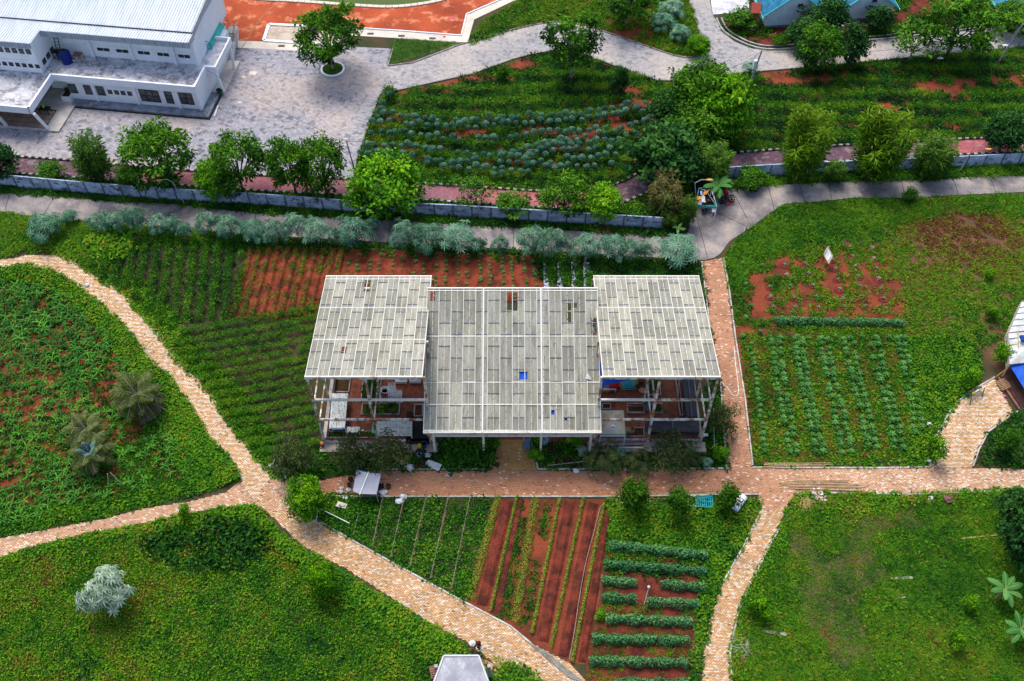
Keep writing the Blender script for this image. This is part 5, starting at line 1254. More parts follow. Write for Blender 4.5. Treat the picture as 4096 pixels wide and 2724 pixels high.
class Roof:
 def __init__(s,x0,x1,yb,zb,yf,zf,cols,plen):s.x0,s.x1,s.yb,s.zb,s.yf,s.zf,s.cols,s.plen=x0,x1,yb,zb,yf,zf,cols,plen;s.L=math.hypot(yb-yf,zb-zf)
 def P(s,x,l,dz=0.0):
  t=l/s.L
  return Vector((x,s.yb+(s.yf-s.yb)*t,s.zb+(s.zf-s.zb)*t+dz))
 def hit(s,px,py):
  u=(px-2048)/CAM_F;v=(py-1362)/CAM_F
  d=Vector((u,ST-v*CT,-(CT+v*ST)))
  n=Vector((0,s.zb-s.zf,s.yf-s.yb));o=Vector((0,0,CAM_H))
  k=(Vector((0,s.yb,s.zb))-o).dot(n)/d.dot(n)
  q=o+d*k
  return q.x,(s.yb-q.y)/(s.yb-s.yf)*s.L
 def rect(s,a,b):
  x0,l0=s.hit(*a);x1,l1=s.hit(*b)
  return(min(x0,x1),max(x0,x1),min(l0,l1),max(l0,l1))
def sub_rect(rs,h):
 out=[]
 for x0,x1,l0,l1 in rs:
  a,b,c,d=max(x0,h[0]),min(x1,h[1]),max(l0,h[2]),min(l1,h[3])
  if a>=b-.02 or c>=d-.02:out.append((x0,x1,l0,l1));continue
  if c>l0:out.append((x0,x1,l0,c))
  if d<l1:out.append((x0,x1,d,l1))
  if a>x0:out.append((x0,a,c,d))
  if b<x1:out.append((b,x1,c,d))
 return[r for r in out if r[1]-r[0]>.04 and r[3]-r[2]>.04]
def build_roof(R,holes,seed,off0=.0,bands=(),edge=None):
 r=random.Random(seed);cw=(R.x1-R.x0)/R.cols
 for c in range(R.cols):
  x0=R.x0+c*cw;l=0.0
  first=R.plen*(.5 if c%2 else 1.0)-off0
  cuts=[0.0];q=first
  while q<R.L-.25:cuts.append(q);q+=R.plen
  cuts.append(R.L)
  for a,b in zip(cuts[:-1],cuts[1:]):
   rs=[(x0+.004,x0+cw-.004,a+.004,b-.004)]
   for h in holes:rs=sub_rect(rs,h)
   dz=r.uniform(-.012,.012)
   mb=MB()
   for x_0,x_1,l0,l1 in rs:
    mb.slab([R.P(x_0,l0,dz),R.P(x_1,l0,dz),R.P(x_1,l1,dz+.012),R.P(x_0,l1,dz+.012)],.012)
   if mb.v:mb.build('roof_panel',M_panel,GH)
   if a>0:
    mb=MB();mb.bar(R.P(x0+.03,a,.03),R.P(x0+cw-.03,a,.03),.075,.03);mb.build('joint_shadow_strip',M_joint2,GH)  # bar for the overlapped, piped joint, its shadow line painted in dark grey
 for c in range(R.cols*2+1):
  x=R.x0+c*cw/2
  main=c%2==0
  mb=MB()
  if main:mb.bar(R.P(x,-.05,.04),R.P(x,R.L+.04,.04),.05,.03)
  else:
   l=.05
   while l<R.L-.1:
    e=min(l+r.uniform(.35,.8),R.L);mb.bar(R.P(x,l,.035),R.P(x,e,.035),.034,.02);l=e+r.uniform(.05,.16)
  o=mb.build('batten',M_batten,GH)
 for l,wd,m_ in bands:
  mb=MB();mb.bar(R.P(R.x0-.02,l,.012),R.P(R.x1+.02,l,.012),wd,.03);mb.build('purlin',m_,GH)
 for x in(R.x0,R.x1):
  mb=MB();mb.bar(R.P(x,0,-.09),R.P(x,R.L,-.09),.09,.16);mb.build('rafter',M_rust2,GH)
M_band=mat('pale_purlin',(0.66,0.64,0.58),(0.52,0.49,0.42),2.5,fine=.2,fscale=8)
WLf=Roof(-17.25,-7.5,61.9,8.45,49.0,10.47,10,2.05)
WRf=Roof(7.6,17.35,61.9,8.45,49.0,10.47,10,2.05)
CRf=Roof(-7.62,7.68,59.1,9.95,46.9,5.22,14,2.15)
holesL=[WLf.rect((1461,1121),(1477,1166)),WLf.rect((1368,1387),(1383,1413))]
holesC=[CRf.rect((2029,1169),(2049,1240)),CRf.rect((2052,1169),(2070,1243)),CRf.rect((2266,1212),(2285,1241)),CRf.rect((2289,1212),(2308,1231)),CRf.rect((2266,1247),(2285,1292)),CRf.rect((1722,1163),(1739,1204)),CRf.rect((2364,1272),(2388,1345)),CRf.rect((2077,1487),(2110,1518)),CRf.rect((2205,1640),(2218,1658)),CRf.rect((2258,1668),(2268,1682)),CRf.rect((2350,1647),(2356,1655))]
lw=[WLf.hit(1300,y)[1]for y in(1116,1231,1358)]
build_roof(WLf,holesL,1,.15,[(l,.09,M_band)for l in lw])
build_roof(WRf,[],2,.1,[(l,.09,M_band)for l in lw])
lc=[CRf.hit(2048,y)[1]for y in(1163,1345,1529,1618,1722)]
build_roof(CRf,holesC,3,.0,[(l,.10,M_band)for l in lc])
for x in(-2.55,2.6):
 mb=MB();mb.bar(CRf.P(x,-.1,.05),CRf.P(x,CRf.L+.05,.05),.13,.06);mb.build('main_rafter',M_batten,GH)
for R,fr in((WLf,1),(WRf,1),(CRf,0)):
 for l,nm in((-.06,'ridge_beam'),(R.L+.05,'eave_beam')):
  mb=MB();mb.bar(R.P(R.x0-.05,l,-.04),R.P(R.x1+.05,l,-.04),.12,.20);mb.build(nm,M_rust2,GH)
 if fr:
  mb=MB();mb.bar(R.P(R.x0-.05,R.L+.12,-.22),R.P(R.x1+.05,R.L+.12,-.22),.05,.10);mb.build('gutter',M_rust,GH)
def roof_z(R,y):return R.zb+(R.zf-R.zb)*(R.yb-y)/(R.yb-R.yf)
YS=(49.1,53.4,57.7,61.7)
for R,XS in((WLf,(-17.15,-12.3,-7.35)),(WRf,(7.5,12.4,17.25))):
 for x in XS:
  for y in YS:
   mb=MB();mb.bar((x,y,0),(x,y,roof_z(R,y)-.2),.20 if y==YS[0]else.16);mb.build('post',M_rust,GH)
 for y in YS:
  for z in(3.82,6.89):
   if y>53:z+=.1
   for xa,xb in zip(XS[:-1],XS[1:]):
    if y not in(YS[0],YS[3]):continue
    mb=MB();mb.bar((xa+.1,y,z),(xb-.1,y,z),.16,.20);mb.build('cross_beam',M_rust if(xa>10 or z<4)else M_rust2,GH)
  mb=MB();mb.bar((XS[0],y,roof_z(R,y)-.3),(XS[2],y,roof_z(R,y)-.3),.12,.18);mb.build('roof_beam',M_rust2,GH)
 for x in XS:
  for ya,yb in zip(YS[:-1],YS[1:]):
   for z in(3.35,6.35):
    if x in(-7.35,7.5)and z<4:continue
    mb=MB();mb.bar((x,ya+.1,z),(x,yb-.1,z),.12,.16);mb.build('side_beam',M_rust,GH)
for x in(-7.0,-2.55,2.6,7.05):
 mb=MB();mb.bar((x,48.1,0),(x,48.1,roof_z(CRf,48.1)-.15),.20);mb.build('post',M_rust2,GH)
 mb=MB();mb.bar((x,58.6,0),(x,58.6,9.6),.18);mb.build('post',M_rust,GH)
 mb=MB();mb.bar((x,53.4,0),(x,53.4,roof_z(CRf,53.4)-.15),.16);mb.build('post',M_rust,GH)
for xa,xb in((-7.0,-2.55),(-2.55,2.6),(2.6,7.05)):
 mb=MB();mb.bar((xa+.1,48.1,2.76),(xb-.1,48.1,2.76),.16,.20);mb.build('cross_beam',M_rust2,GH)
for x,s in((-7.55,1),(7.6,-1)):
 mb=MB();mb.bar((x,47.1,5.0),(x+s*.55,48.9,.35),.18);mb.build('brace',M_rust,GH)
 mb=MB();mb.bar((x-s*.1,59.0,9.6),(x-s*.5,60.6,.3),.16);mb.build('brace',M_rust,GH)
sheet('brick_floor',[(-17.1,49.1),(17.2,49.1),(17.2,61.8),(-17.1,61.8)],.04,M_herring)
M_terr=mat('terrace_concrete',(0.40,0.33,0.29),(0.22,0.20,0.19),.9,.4,.62,fine=.25,fscale=7)
for x0,x1 in((-17.45,-6.75),(6.85,17.65)):
 mb=MB();mb.bx(x0,x1,47.95,49.0,0,.28);mb.build('terrace',M_terr,GH)
mb=MB();mb.bx(-17.32,-17.0,49.3,61.7,0,.55);mb.build('low_wall',M_terr,GH)
mb=MB();mb.bx(17.1,17.42,49.3,61.7,0,.55);mb.build('low_wall',M_terr,GH)
mb=MB();mb.bx(12.7,17.1,48.95,49.2,0,.5);mb.build('low_wall',M_terr,GH)
mb=MB();mb.bx(-12.2,-7.4,48.95,49.2,0,.5);mb.build('low_wall',mat('white_red_wall',(0.55,0.53,0.52),(0.30,0.12,0.08),2.5,.5,.56,fine=.2),GH)
mb=MB();mb.bx(7.4,12.2,48.95,49.2,0,.62);mb.build('low_wall',mat('brick_low_wall',(0.24,0.13,0.11),(0.30,0.28,0.30),2.5,.45,.55,fine=.3),GH)
def plastic_strip(x0,y0,x1,y1,h,n,seed):
 r=random.Random(seed);mb=MB()
 for i in range(n):
  a,b=i/n,(i+1)/n
  pa=Vector((x0+(x1-x0)*a,y0+(y1-y0)*a,0));pb=Vector((x0+(x1-x0)*b,y0+(y1-y0)*b,0))
 pts=[Vector((x0+(x1-x0)*i/n+r.uniform(-.05,.05),y0+(y1-y0)*i/n+r.uniform(-.1,.1),0))for i in range(n+1)]
 zt=[h*r.uniform(.78,1.05)for _ in pts]
 vs=[(p.x,p.y,.05)for p in pts]+[(p.x+.05,p.y+.06,z)for p,z in zip(pts,zt)]
 mb.add(vs,[(i,i+1,n+2+i,n+1+i)for i in range(n)])
 return mb
M_plastic=mat('cloudy_plastic_sheet',(0.60,0.62,0.64),(0.46,0.48,0.50),1.5,fine=.15,rough=.35)
o=plastic_strip(-17.1,48.85,-12.2,48.8,.75,14,3);o.build('plastic_sheet',M_plastic,GH,smooth=True)
o=plastic_strip(-16.85,49.4,-16.95,61.0,.85,24,4);o.build('plastic_sheet',M_plastic,GH,smooth=True)
# what stands inside
def Z3(x,y,z=0.0):return at(1210+x*.4129,1480+y*.4129,z)
def Z4(x,y,z=0.0):return at(2360+x*.4129,1480+y*.4129,z)
M_pvc=mat('white_pvc',(0.80,0.81,0.80),(0.68,0.69,0.68),2,fine=.06,rough=.45)
M_dark=mat('dark_hole',(0.03,0.035,0.025))
M_soil=mat('planter_soil',(0.085,0.03,0.018),(0.05,0.025,0.014),1.5,fine=.4,fscale=9,bmp=.5)
def trough_rack(name,label,c0,c1,c2,c3,n,m,z,group=None,width=.13,dots=True,frame=True):
 """c0..c3: far left, far right, near right, near left; troughs run from the c0-c1 side to the c3-c2 side"""
 cx=(c0+c1+c2+c3)/4
 t_=thing(name,label,'rack',(cx.x,cx.y,0.04),0,group)
 dt=MB();gl=LB();gp=[]
 for i in range(n):
  k=(i+.5)/n
  p,q=c0.lerp(c1,k),c3.lerp(c2,k);p.z=q.z=z
  mb=MB();mb.bar(p,q,width,.09);mb.build('trough',M_pvc,t_)
  for j in range(m):
   r_=p.lerp(q,(j+.5)/m);dt.lathe((r_.x,r_.y,z+.047),[(.03,0)],6,True,False)
   if rng.random()<.3:gp.append((r_.x-cx.x,r_.y-cx.y,z+.02))
 o=dt.build('plant_holes',M_dark,t_);o['kind']='stuff'
 if gp:
  g_=np.array(gp);nn=len(g_)
  gl.leaves(np.repeat(g_,4,0),rng.normal(0,1,(nn*4,3))+np.array([0,0,.5]),np.tile([0,0,1.],(nn*4,1)),.09,.05,.2,rng.random(nn*4))
  o=link('sprouts',gl.mesh('sprouts',L_BRIGHT),t_);o['kind']='stuff'
 for e in(.0,.5,1.0):
  p,q=c0.lerp(c3,e),c1.lerp(c2,e);p.z=q.z=z-.08
  mb=MB();mb.bar(p,q,.06);mb.build('rail',M_pvc,t_)
 for c in(c0,c1,c2,c3):
  mb=MB();mb.bar((c.x,c.y,.0),(c.x,c.y,z-.05),.06);mb.build('leg',M_pvc,t_)
 return t_
trough_rack('hydroponic_rack','long white hydroponic rack of parallel troughs by the left side wall',Z3(288,228,1),Z3(440,228,1),Z3(412,562,1),Z3(258,562,1),10,26,1.0)
trough_rack('hydroponic_rack','white hydroponic rack of crosswise troughs behind the front wall',Z3(722,640,.9),Z3(722,497,.9),Z3(1058,497,.9),Z3(1058,640,.9),10,24,.9,width=.11)
trough_rack('hydroponic_rack','small low white trough table near the left front corner',Z3(428,605,.6),Z3(428,552,.6),Z3(552,552,.6),Z3(552,605,.6),4,9,.6,width=.13)
M_crate=mat('pale_crate',(0.70,0.70,0.66),(0.55,0.56,0.54),2,fine=.1)
def lattice_crate(name,label,c,sx,sy,h,m,cells=(8,6),rz=0.0,cat='crate'):
 t_=thing(name,label,cat,(c.x,c.y,.04),rz)
 mb=MB();mb.bx(-sx/2,sx/2,-sy/2,sy/2,0,.04);mb.build('base',m,t_,world=False)
 for s_ in(-1,1):
  mb=MB();mb.bx(-sx/2,sx/2,s_*sy/2-.02,s_*sy/2+.02,.045,h);mb.build('side',m,t_,world=False)
  mb=MB();mb.bx(s_*sx/2-.02,s_*sx/2+.02,-sy/2+.022,sy/2-.022,.045,h);mb.build('side',m,t_,world=False)
 mb=MB()
 for i in range(1,cells[0]):mb.bx(-sx/2+sx*i/cells[0]-.02,-sx/2+sx*i/cells[0]+.02,-sy/2+.03,sy/2-.03,h-.05,h-.012)
 for i in range(1,cells[1]):mb.bx(-sx/2+.03,sx/2-.03,-sy/2+sy*i/cells[1]-.02,-sy/2+sy*i/cells[1]+.02,h-.058,h-.02)
 o=mb.build('lattice',m,t_,world=False);o['kind']='stuff'
 return t_
lattice_crate('lattice_crate','white lattice topped crate under the left roof edge',Z3(1096,95),1.05,.9,.4,M_crate,(9,7))
t_=thing('sheet_stack','stack of pale corrugated sheets with a small white box on top','stack',Z3(960,98,.04))
for i in range(5):
 mb=MB();mb.bx(-.6+random.uniform(-.05,.05),.55,-.42,.38+random.uniform(-.05,.05),i*.07,i*.07+.06);mb.build('sheet',M_crate,t_,world=False)
c=Z3(968,80,.4);mb=MB();mb.bx(c.x-.1,c.x+.1,c.y-.16,c.y+.16,.395,.47);mb.top('white_box',M_white,'small white box lying on the stack of pale sheets','box')
def wire_shelf(name,label,c,sx,sy,h,m,nx=4,ny=4,rz=0,cat='shelf'):
 t_=thing(name,label,cat,(c.x,c.y,.04),rz)
 for i,zz in enumerate(np.linspace(.1,h,3)):
  mb=MB()
  for k in range(nx+1):mb.bar((-sx/2+sx*k/nx,-sy/2,zz),(-sx/2+sx*k/nx,sy/2,zz),.035)
  for k in range(ny+1):mb.bar((-sx/2,-sy/2+sy*k/ny,zz),(sx/2,-sy/2+sy*k/ny,zz),.035)
  mb.build('shelf_grid',m,t_,world=False)
 for a_ in(-1,1):
  for b_ in(-1,1):
   mb=MB();mb.bar((a_*sx/2,b_*sy/2,0),(a_*sx/2,b_*sy/2,h+.05),.05);mb.build('leg',m,t_,world=False)
 return t_
wire_shelf('wire_shelf','tall white wire shelf behind the upper cross beam',Z3(872,240),.62,1.0,1.2,M_pvc)
wire_shelf('wire_shelf','short white wire shelf beside the tall one',Z3(935,262),.55,.6,.7,M_pvc)
mb=MB();mb.bx(Z3(835,312).x,Z3(975,312).x,Z3(900,320).y,Z3(900,306).y,.05,.28);mb.top('white_bench',M_pvc,'low white bench in front of the wire shelves','bench')
def pot(name,label,c,r_,h,m,soil=True,plant=None,group=None,cat='pot',z=.04):
 t_=thing(name,label,cat,(c.x,c.y,z),0,group)
 mb=MB();mb.lathe((0,0,0),[(r_*.7,0),(r_,h),(r_*1.06,h),(r_*.9,h),(r_*.86,h*.75)],14,False,True);mb.build('pot_wall',m,t_,world=False,smooth=False)
 if soil:mb=MB();mb.lathe((0,0,h*.72),[(r_*.88,0),(r_*.3,.03)],12,True,False);mb.build('soil',M_soil,t_,world=False)
 if plant is not None:
  o=link('plant',plant,t_);o.location=(0,0,h*.7);s_=r_*2.2;o.scale=(s_,s_,s_)
 return t_
M_pot=mat('black_pot',(0.025,0.025,0.028),(0.05,0.045,0.045),2)
M_tpot=mat('terracotta_pot',(0.40,0.20,0.11),(0.30,0.15,0.09),2)
pot('white_tub','round white tub standing left of the wire shelves',Z3(800,210),.42,.3,M_pvc,False)
for i,(x_,y_)in enumerate([(345,580)]):
 c=Z3(x_,y_);mb=MB();mb.bx(c.x-.5,c.x+.5,c.y-.25,c.y+.25,.04,.35);mb.mi=1;mb.bx(c.x-.44,c.x+.44,c.y-.2,c.y+.2,.352,.36)
 mb.top('blue_tub',[mat('blue_plastic',(0.05,0.16,0.50)),M_white],'blue tub with pale water under the near end of the long rack','tub')
c=Z3(700,593);mb=MB();mb.bx(c.x-.2,c.x+.2,c.y-.45,c.y+.45,.05,.45);mb.top('green_tank',mat('mint_plastic',(0.10,0.55,0.33)),'mint green plastic tank beside the crosswise rack','tank')
c=Z3(577,610);mb=MB();mb.box((c.x,c.y,.1),(.16,.62,.1),-.25);mb.top('white_plank',M_pvc,'short white plank leaning on the grass inside the front wall','plank')
c=Z3(1115,590);mb=MB();mb.bx(c.x-.95,c.x+1.2,c.y-1.6,c.y+1.15,.05,.5)
tag(mb.top('black_cover',mat('black_sheet',(0.012,0.013,0.016),rough=.6),'large black plastic cover at the right end of the crosswise rack','cover'))
def planter(name,label,pts,veg=None,dens=14,hue=.35,wall=.18,cat='planter',kerbm=None,scl=.8):
 xs=[p.x for p in pts];ys_=[p.y for p in pts]
 x0,x1,y0,y1=min(xs),max(xs),min(ys_),max(ys_)
 t_=thing(name,label,cat,((x0+x1)/2,(y0+y1)/2,.04))
 mb=MB()
 for a_ in((x0,x1,y0,y0+.1),(x0,x1,y1-.1,y1),(x0,x0+.1,y0+.102,y1-.102),(x1-.1,x1,y0+.102,y1-.102)):mb.bx(*a_,.0,wall+.04)
 mb.build('rim',kerbm or M_terr,t_)
 mb=MB();mb.bx(x0+.102,x1-.102,y0+.104,y1-.104,.0,wall);mb.build('soil',M_soil,t_)
 if veg:
  x,y=sample([(x0+.15,y0+.15),(x1-.15,y0+.15),(x1-.15,y1-.15),(x0+.15,y1-.15)],dens)
  scatter('planting',None,None,veg,x,y,wall,scl*rng.uniform(.7,1.2,len(x)),np.clip(rng.normal(hue,.1,len(x)),0,1),parent=t_)
 return t_
planter('planter_bed','weedy soil bed along the left side wall under the roof',[Z3(315,62),Z3(455,225)],SHORT,9,.7)
planter('planter_bed','leafy bed in the middle aisle of the left wing',[Z3(590,62),Z3(750,300)],[WEED[2],VINE[0]],9,.32)
planter('planter_bed','leafy bed between the two cross beams',[Z3(580,330),Z3(940,440)],[WEED[2],VINE[0]],10,.33)
planter('planter_bed','grassy bed inside the front wall of the left wing',[Z3(240,600),Z3(735,668)],WEED+SHORT,12,.38)
planter('planter_bed','square soil bed against the middle roof',[Z3(1085,340),Z3(1165,460)],SHORT,3,.6)
c=Z3(1040,445);mb=MB();mb.bx(c.x-.28,c.x+.28,c.y-.3,c.y+.3,.05,.3);mb.top('black_crate',M_black,'small black crate in front of the square soil bed','crate')
planter('planter_bed','small soil bed at the left edge of the right wing',[Z4(112,332),Z4(205,388)],None)
planter('planter_bed','bare soil bed with a pale stick across it',[Z4(352,332),Z4(530,425)],None)
planter('planter_bed','leafy bed beside the dark stone heap',[Z4(600,330),Z4(705,425)],[WEED[2]],12,.42)
planter('planter_bed','leafy bed under the roof in the right wing',[Z4(550,60),Z4(690,250)],[WEED[2],VINE[0]],8,.34)
planter('planter_bed','narrow soil bed beside the long black net tunnel',[Z4(820,60),Z4(905,450)],SHORT,4,.5)
planter('planter_bed','red soil bed in front of the herringbone floor',[Z4(340,565),Z4(530,655)],None)
p,q=Z4(358,340,.3),Z4(530,342,.3);mb=MB();mb.tube([p,Z4(440,352,.28),q],.03,5);mb.top('bamboo_stick',M_palebark,'pale bent stick lying over the bare soil bed','stick')
mb=MB();c=Z4(575,350,.3)
for i in range(14):mb.blob((c.x+random.uniform(-.45,.45),c.y+random.uniform(-.5,.5),.25+random.uniform(0,.2)),(.2,.2,.16),i,6,4)
tag(mb.top('stone_heap',mat('dark_stones',(0.12,0.12,0.15),(0.05,0.05,0.06),2,fine=.3),'heap of dark grey stones between two beds','stones'),kind='stuff')
M_tent=mat('beige_canvas',(0.50,0.44,0.34),(0.40,0.36,0.28),1.2,fine=.08)
M_teal=mat('teal_trim',(0.05,0.24,0.20));M_blue=mat('emblem_blue',(0.02,0.12,0.34),rough=.6);M_emw=mat('emblem_white',(0.78,0.80,0.82))
fl,fr_,nr_,nl=Z4(100,392,2.2),Z4(330,390,2.2),Z4(342,622,2.2),Z4(84,622,2.2)
x0,x1,y0,y1=(fl.x+nl.x)/2,(fr_.x+nr_.x)/2,(nr_.y+nl.y)/2,(fl.y+fr_.y)/2
cx,cy=(x0+x1)/2,(y0+y1)/2
TN=thing('gazebo_tent','beige canvas gazebo with round blue emblems on its roof','tent',(cx,cy,.04))
ap=Vector((cx,cy,3.0));cs_=[Vector((x0,y0,2.2)),Vector((x1,y0,2.2)),Vector((x1,y1,2.2)),Vector((x0,y1,2.2))]
for i in range(4):
 a_,b_=cs_[i],cs_[(i+1)%4]
 mb=MB();mb.slab([a_,b_,ap],.02);mb.build('roof_panel',M_tent,TN)
 mb=MB();out=((a_+b_)/2-Vector((cx,cy,2.2))).normalized()
 mb.bar(a_+out*.012+Vector((0,0,-.02)),b_+out*.012+Vector((0,0,-.02)),.02,.10);mb.build('trim',M_teal,TN)
 mb=MB();mb.bar(a_+out*.012+Vector((0,0,-.22)),b_+out*.012+Vector((0,0,-.22)),.02,.28);mb.build('valance',M_white if i==0 else M_tent,TN)
 mb=MB();mb.bar((a_.x*.98+cx*.02,a_.y,0),(a_.x*.98+cx*.02,a_.y,2.15),.06);mb.build('pole',M_white,TN)
 n=(b_-a_).cross(ap-a_).normalized()
 if n.z<0:n=-n
 mid=(a_+b_)/2;c=mid.lerp(ap,.45);u_=(b_-a_).normalized();v_=n.cross(u_)
 if v_.z<0:v_=-v_;u_=-u_
 def pt(x,y,k):return c+u_*x+v_*y+n*k
 e=MB()
 sz=.20 if i==0 else.17
 e.add([pt(sz*math.cos(2*math.pi*k/20),sz*math.sin(2*math.pi*k/20),.02)for k in range(20)],[tuple(range(20))])
 e.mi=1
 e.add([pt(sz*.86*math.cos(2*math.pi*k/20),sz*.86*math.sin(2*math.pi*k/20),.026)for k in range(10,21)],[tuple(range(11))])
 for dx,hh in((-.45,.25),(0,.38),(.45,.25)):
  e.add([pt(sz*(dx+.17*math.cos(2*math.pi*k/8)),sz*(hh*.6+.1+.17*math.sin(2*math.pi*k/8)),.027)for k in range(8)],[tuple(range(8))])
 e.mi=0
 for dx in(-.3,.3):e.add([pt(sz*(dx-.06),-sz*.5,.031),pt(sz*(dx+.06),-sz*.5,.031),pt(sz*(dx+.06),0,.031),pt(sz*(dx-.06),0,.031)],[(0,1,2,3)])
 e.build('emblem',[M_emw,M_blue],TN)
def net_mat():
 m,t,b,N,L=new_mat('black_shade_net')
 v=pos_vec(t)
 col=ramp_node(t,noise_node(t,v,1.2,5,.65),[(.35,(0.008,0.010,0.018)),(.7,(0.03,0.035,0.055))])
 L.new(col,b.inputs['Base Color']);b.inputs['Roughness'].default_value=.65
 return m
M_net=net_mat()
def net_tunnel(name,label,pts,z,h0=.0,seed=0):
 c=sum(pts,Vector())/4
 t_=thing(name,label,'net',(c.x,c.y,.04))
 P4=[Vector((p.x,p.y,z))for p in pts]
 mb=MB();nn=8;mm=5;r=random.Random(seed);vs=[]
 for i in range(nn+1):
  for j in range(mm+1):
   q=P4[0].lerp(P4[1],i/nn).lerp(P4[3].lerp(P4[2],i/nn),j/mm);q.z+=-.09*math.sin(math.pi*(i*2%nn)/nn)+r.uniform(-.03,.03);vs.append(q)
 fs=[(i*(mm+1)+j,i*(mm+1)+j+1,(i+1)*(mm+1)+j+1,(i+1)*(mm+1)+j)for i in range(nn)for j in range(mm)]
 mb.add(vs,fs);mb.build('net_roof',M_net,t_)
 for a_,b_ in zip(P4,P4[1:]+P4[:1]):
  mb=MB();mb.add([a_,b_,(b_.x,b_.y,z-.45),(a_.x,a_.y,z-.45)],[(0,1,2,3)]);mb.build('net_side',M_net,t_)
 for a_ in P4+[P4[0].lerp(P4[1],.5),P4[3].lerp(P4[2],.5)]:
  mb=MB();mb.bar((a_.x,a_.y,0),(a_.x,a_.y,z-.02),.06);mb.build('leg',mat('grey_steel',(0.35,0.36,0.40),rough=.5),t_)
 for k in(.5,):
  a_,b_=P4[0].lerp(P4[1],k),P4[3].lerp(P4[2],k);mb=MB();mb.bar(a_+Vector((0,0,.03)),b_+Vector((0,0,.03)),.05);mb.build('rail',mat('blue_grey_rail',(0.16,0.2,0.3)),t_)
 return t_
net_tunnel('shade_net','wide black shade net over a bench behind the front wall',[Z4(535,495,1.5),Z4(1058,488,1.5),Z4(1062,600,1.5),Z4(548,600,1.5)],1.5,seed=1)
net_tunnel('shade_net','long black shade net along the right side wall',[Z4(892,52,1.2),Z4(1005,52,1.2),Z4(1042,452,1.2),Z4(935,452,1.2)],1.2,seed=2)
M_tarp=mat('blue_tarp',(0.012,0.10,0.60),(0.008,0.07,0.42),1.5,fine=.12,rough=.45)
def tarp(name,label,rows,m,cat='tarp',jit=.06,seed=0,n=6):
 r=random.Random(seed);mb=MB();W_=len(rows[0]);vs=[];H_=len(rows)
 for i in range((H_-1)*n+1):
  a_,f=divmod(i/n,1);a_=int(min(a_,H_-2));f=i/n-a_
  for j in range((W_-1)*n+1):
   b_=int(min(j//n,W_-2));g=j/n-b_
   q=rows[a_][b_].lerp(rows[a_][b_+1],g).lerp(rows[a_+1][b_].lerp(rows[a_+1][b_+1],g),f)
   vs.append(q+Vector((r.uniform(-jit,jit)*.4,r.uniform(-jit,jit)*.4,r.uniform(-jit,jit))))
 w2=(W_-1)*n+1
 mb.add(vs,[(i*w2+j,i*w2+j+1,(i+1)*w2+j+1,(i+1)*w2+j)for i in range((H_-1)*n)for j in range(w2-1)])
 return mb.top(name,m,label,cat,smooth=True)
tarp('blue_tarp','blue tarpaulin sheltering goods at the left of the right wing',[[Vector((4.0,57.5,3.2)),Z4(250,-40,2.4),Z4(455,40,2.3)],[Vector((4.0,50.5,3.0)),Z4(150,150,2.0),Z4(420,85,2.0)]],M_tarp,seed=3)
lattice_crate('fish_crate','red plastic crate under the blue tarpaulin',Z4(232,150,.3),.95,.55,.5,mat('red_plastic',(0.55,0.02,0.02)),(6,4))
wire_shelf('wire_cage','turquoise wire cage right of the red crate',Z4(372,130,.5),1.1,.9,.8,mat('turquoise_paint',(0.03,0.36,0.45)),6,5,0,'cage')
for i,(x_,y_,r_,lab)in enumerate([(495,122,.27,'black pot with soil, upper of two beside the turquoise cage'),(478,174,.27,'black pot with soil, lower of two beside the turquoise cage')]):
 pot('plant_pot',lab,Z4(x_,y_),r_,.35,M_pot)
pot('bucket','yellow green bucket between the cage and the black pots',Z4(448,140),.13,.3,mat('lime_plastic',(0.45,0.55,0.02)),False)
t_=thing('round_stool','round brown topped stool in front of the black pots','stool',Z4(500,222,.04))
mb=MB();mb.lathe((0,0,.4),[(.3,0),(.31,.03),(.3,.06)],16);mb.build('seat',mat('stool_wood',(0.34,0.19,0.09)),t_,world=False)
for k in range(3):mb=MB();a_=k*2.09;mb.bar((.2*math.cos(a_),.2*math.sin(a_),0),(.17*math.cos(a_),.17*math.sin(a_),.398),.05);mb.build('leg',M_bark,t_,world=False)
t_=thing('low_bench','grey low bench with bars in front of the blue tarpaulin','bench',Z4(185,205,.04))
mb=MB();mb.bx(-.65,.65,-.12,.12,.3,.36);mb.build('seat',mat('bench_grey',(0.42,0.42,0.46)),t_,world=False)
for s_ in(-.55,.55):mb=MB();mb.bx(s_-.04,s_+.04,-.12,.12,0,.3);mb.build('leg',M_rust,t_,world=False)
for i,(x_,y_,sx_,sy_,lab)in enumerate([(362,612,.5,.45,'closed brown cardboard box behind the brick low wall'),(405,606,.35,.55,'open cardboard box beside the closed one')]):
 c=Z4(x_,y_);t_=thing('cardboard_box',lab,'box',(c.x,c.y,.2))
 mc=mat('cardboard',(0.38,0.22,0.12),(0.30,0.18,0.10),3)
 mb=MB();mb.bx(-sx_/2,sx_/2,-sy_/2,sy_/2,0,.05);mb.build('bottom',mc,t_,world=False)
 for s_ in(-1,1):
  mb=MB();mb.bx(-sx_/2,sx_/2,s_*sy_/2-.01,s_*sy_/2+.01,.052,.4);mb.build('side',mc,t_,world=False)
  mb=MB();mb.bx(s_*sx_/2-.01,s_*sx_/2+.01,-sy_/2+.012,sy_/2-.012,.052,.4);mb.build('side',mc,t_,world=False)
 if i==0:mb=MB();mb.bx(-sx_/2,sx_/2,-sy_/2,sy_/2,.402,.42);mb.build('lid',mc,t_,world=False)
c=Z4(730,65);pot('terracotta_pot','terracotta pot under the right roof edge',c,.25,.3,M_tpot,False)
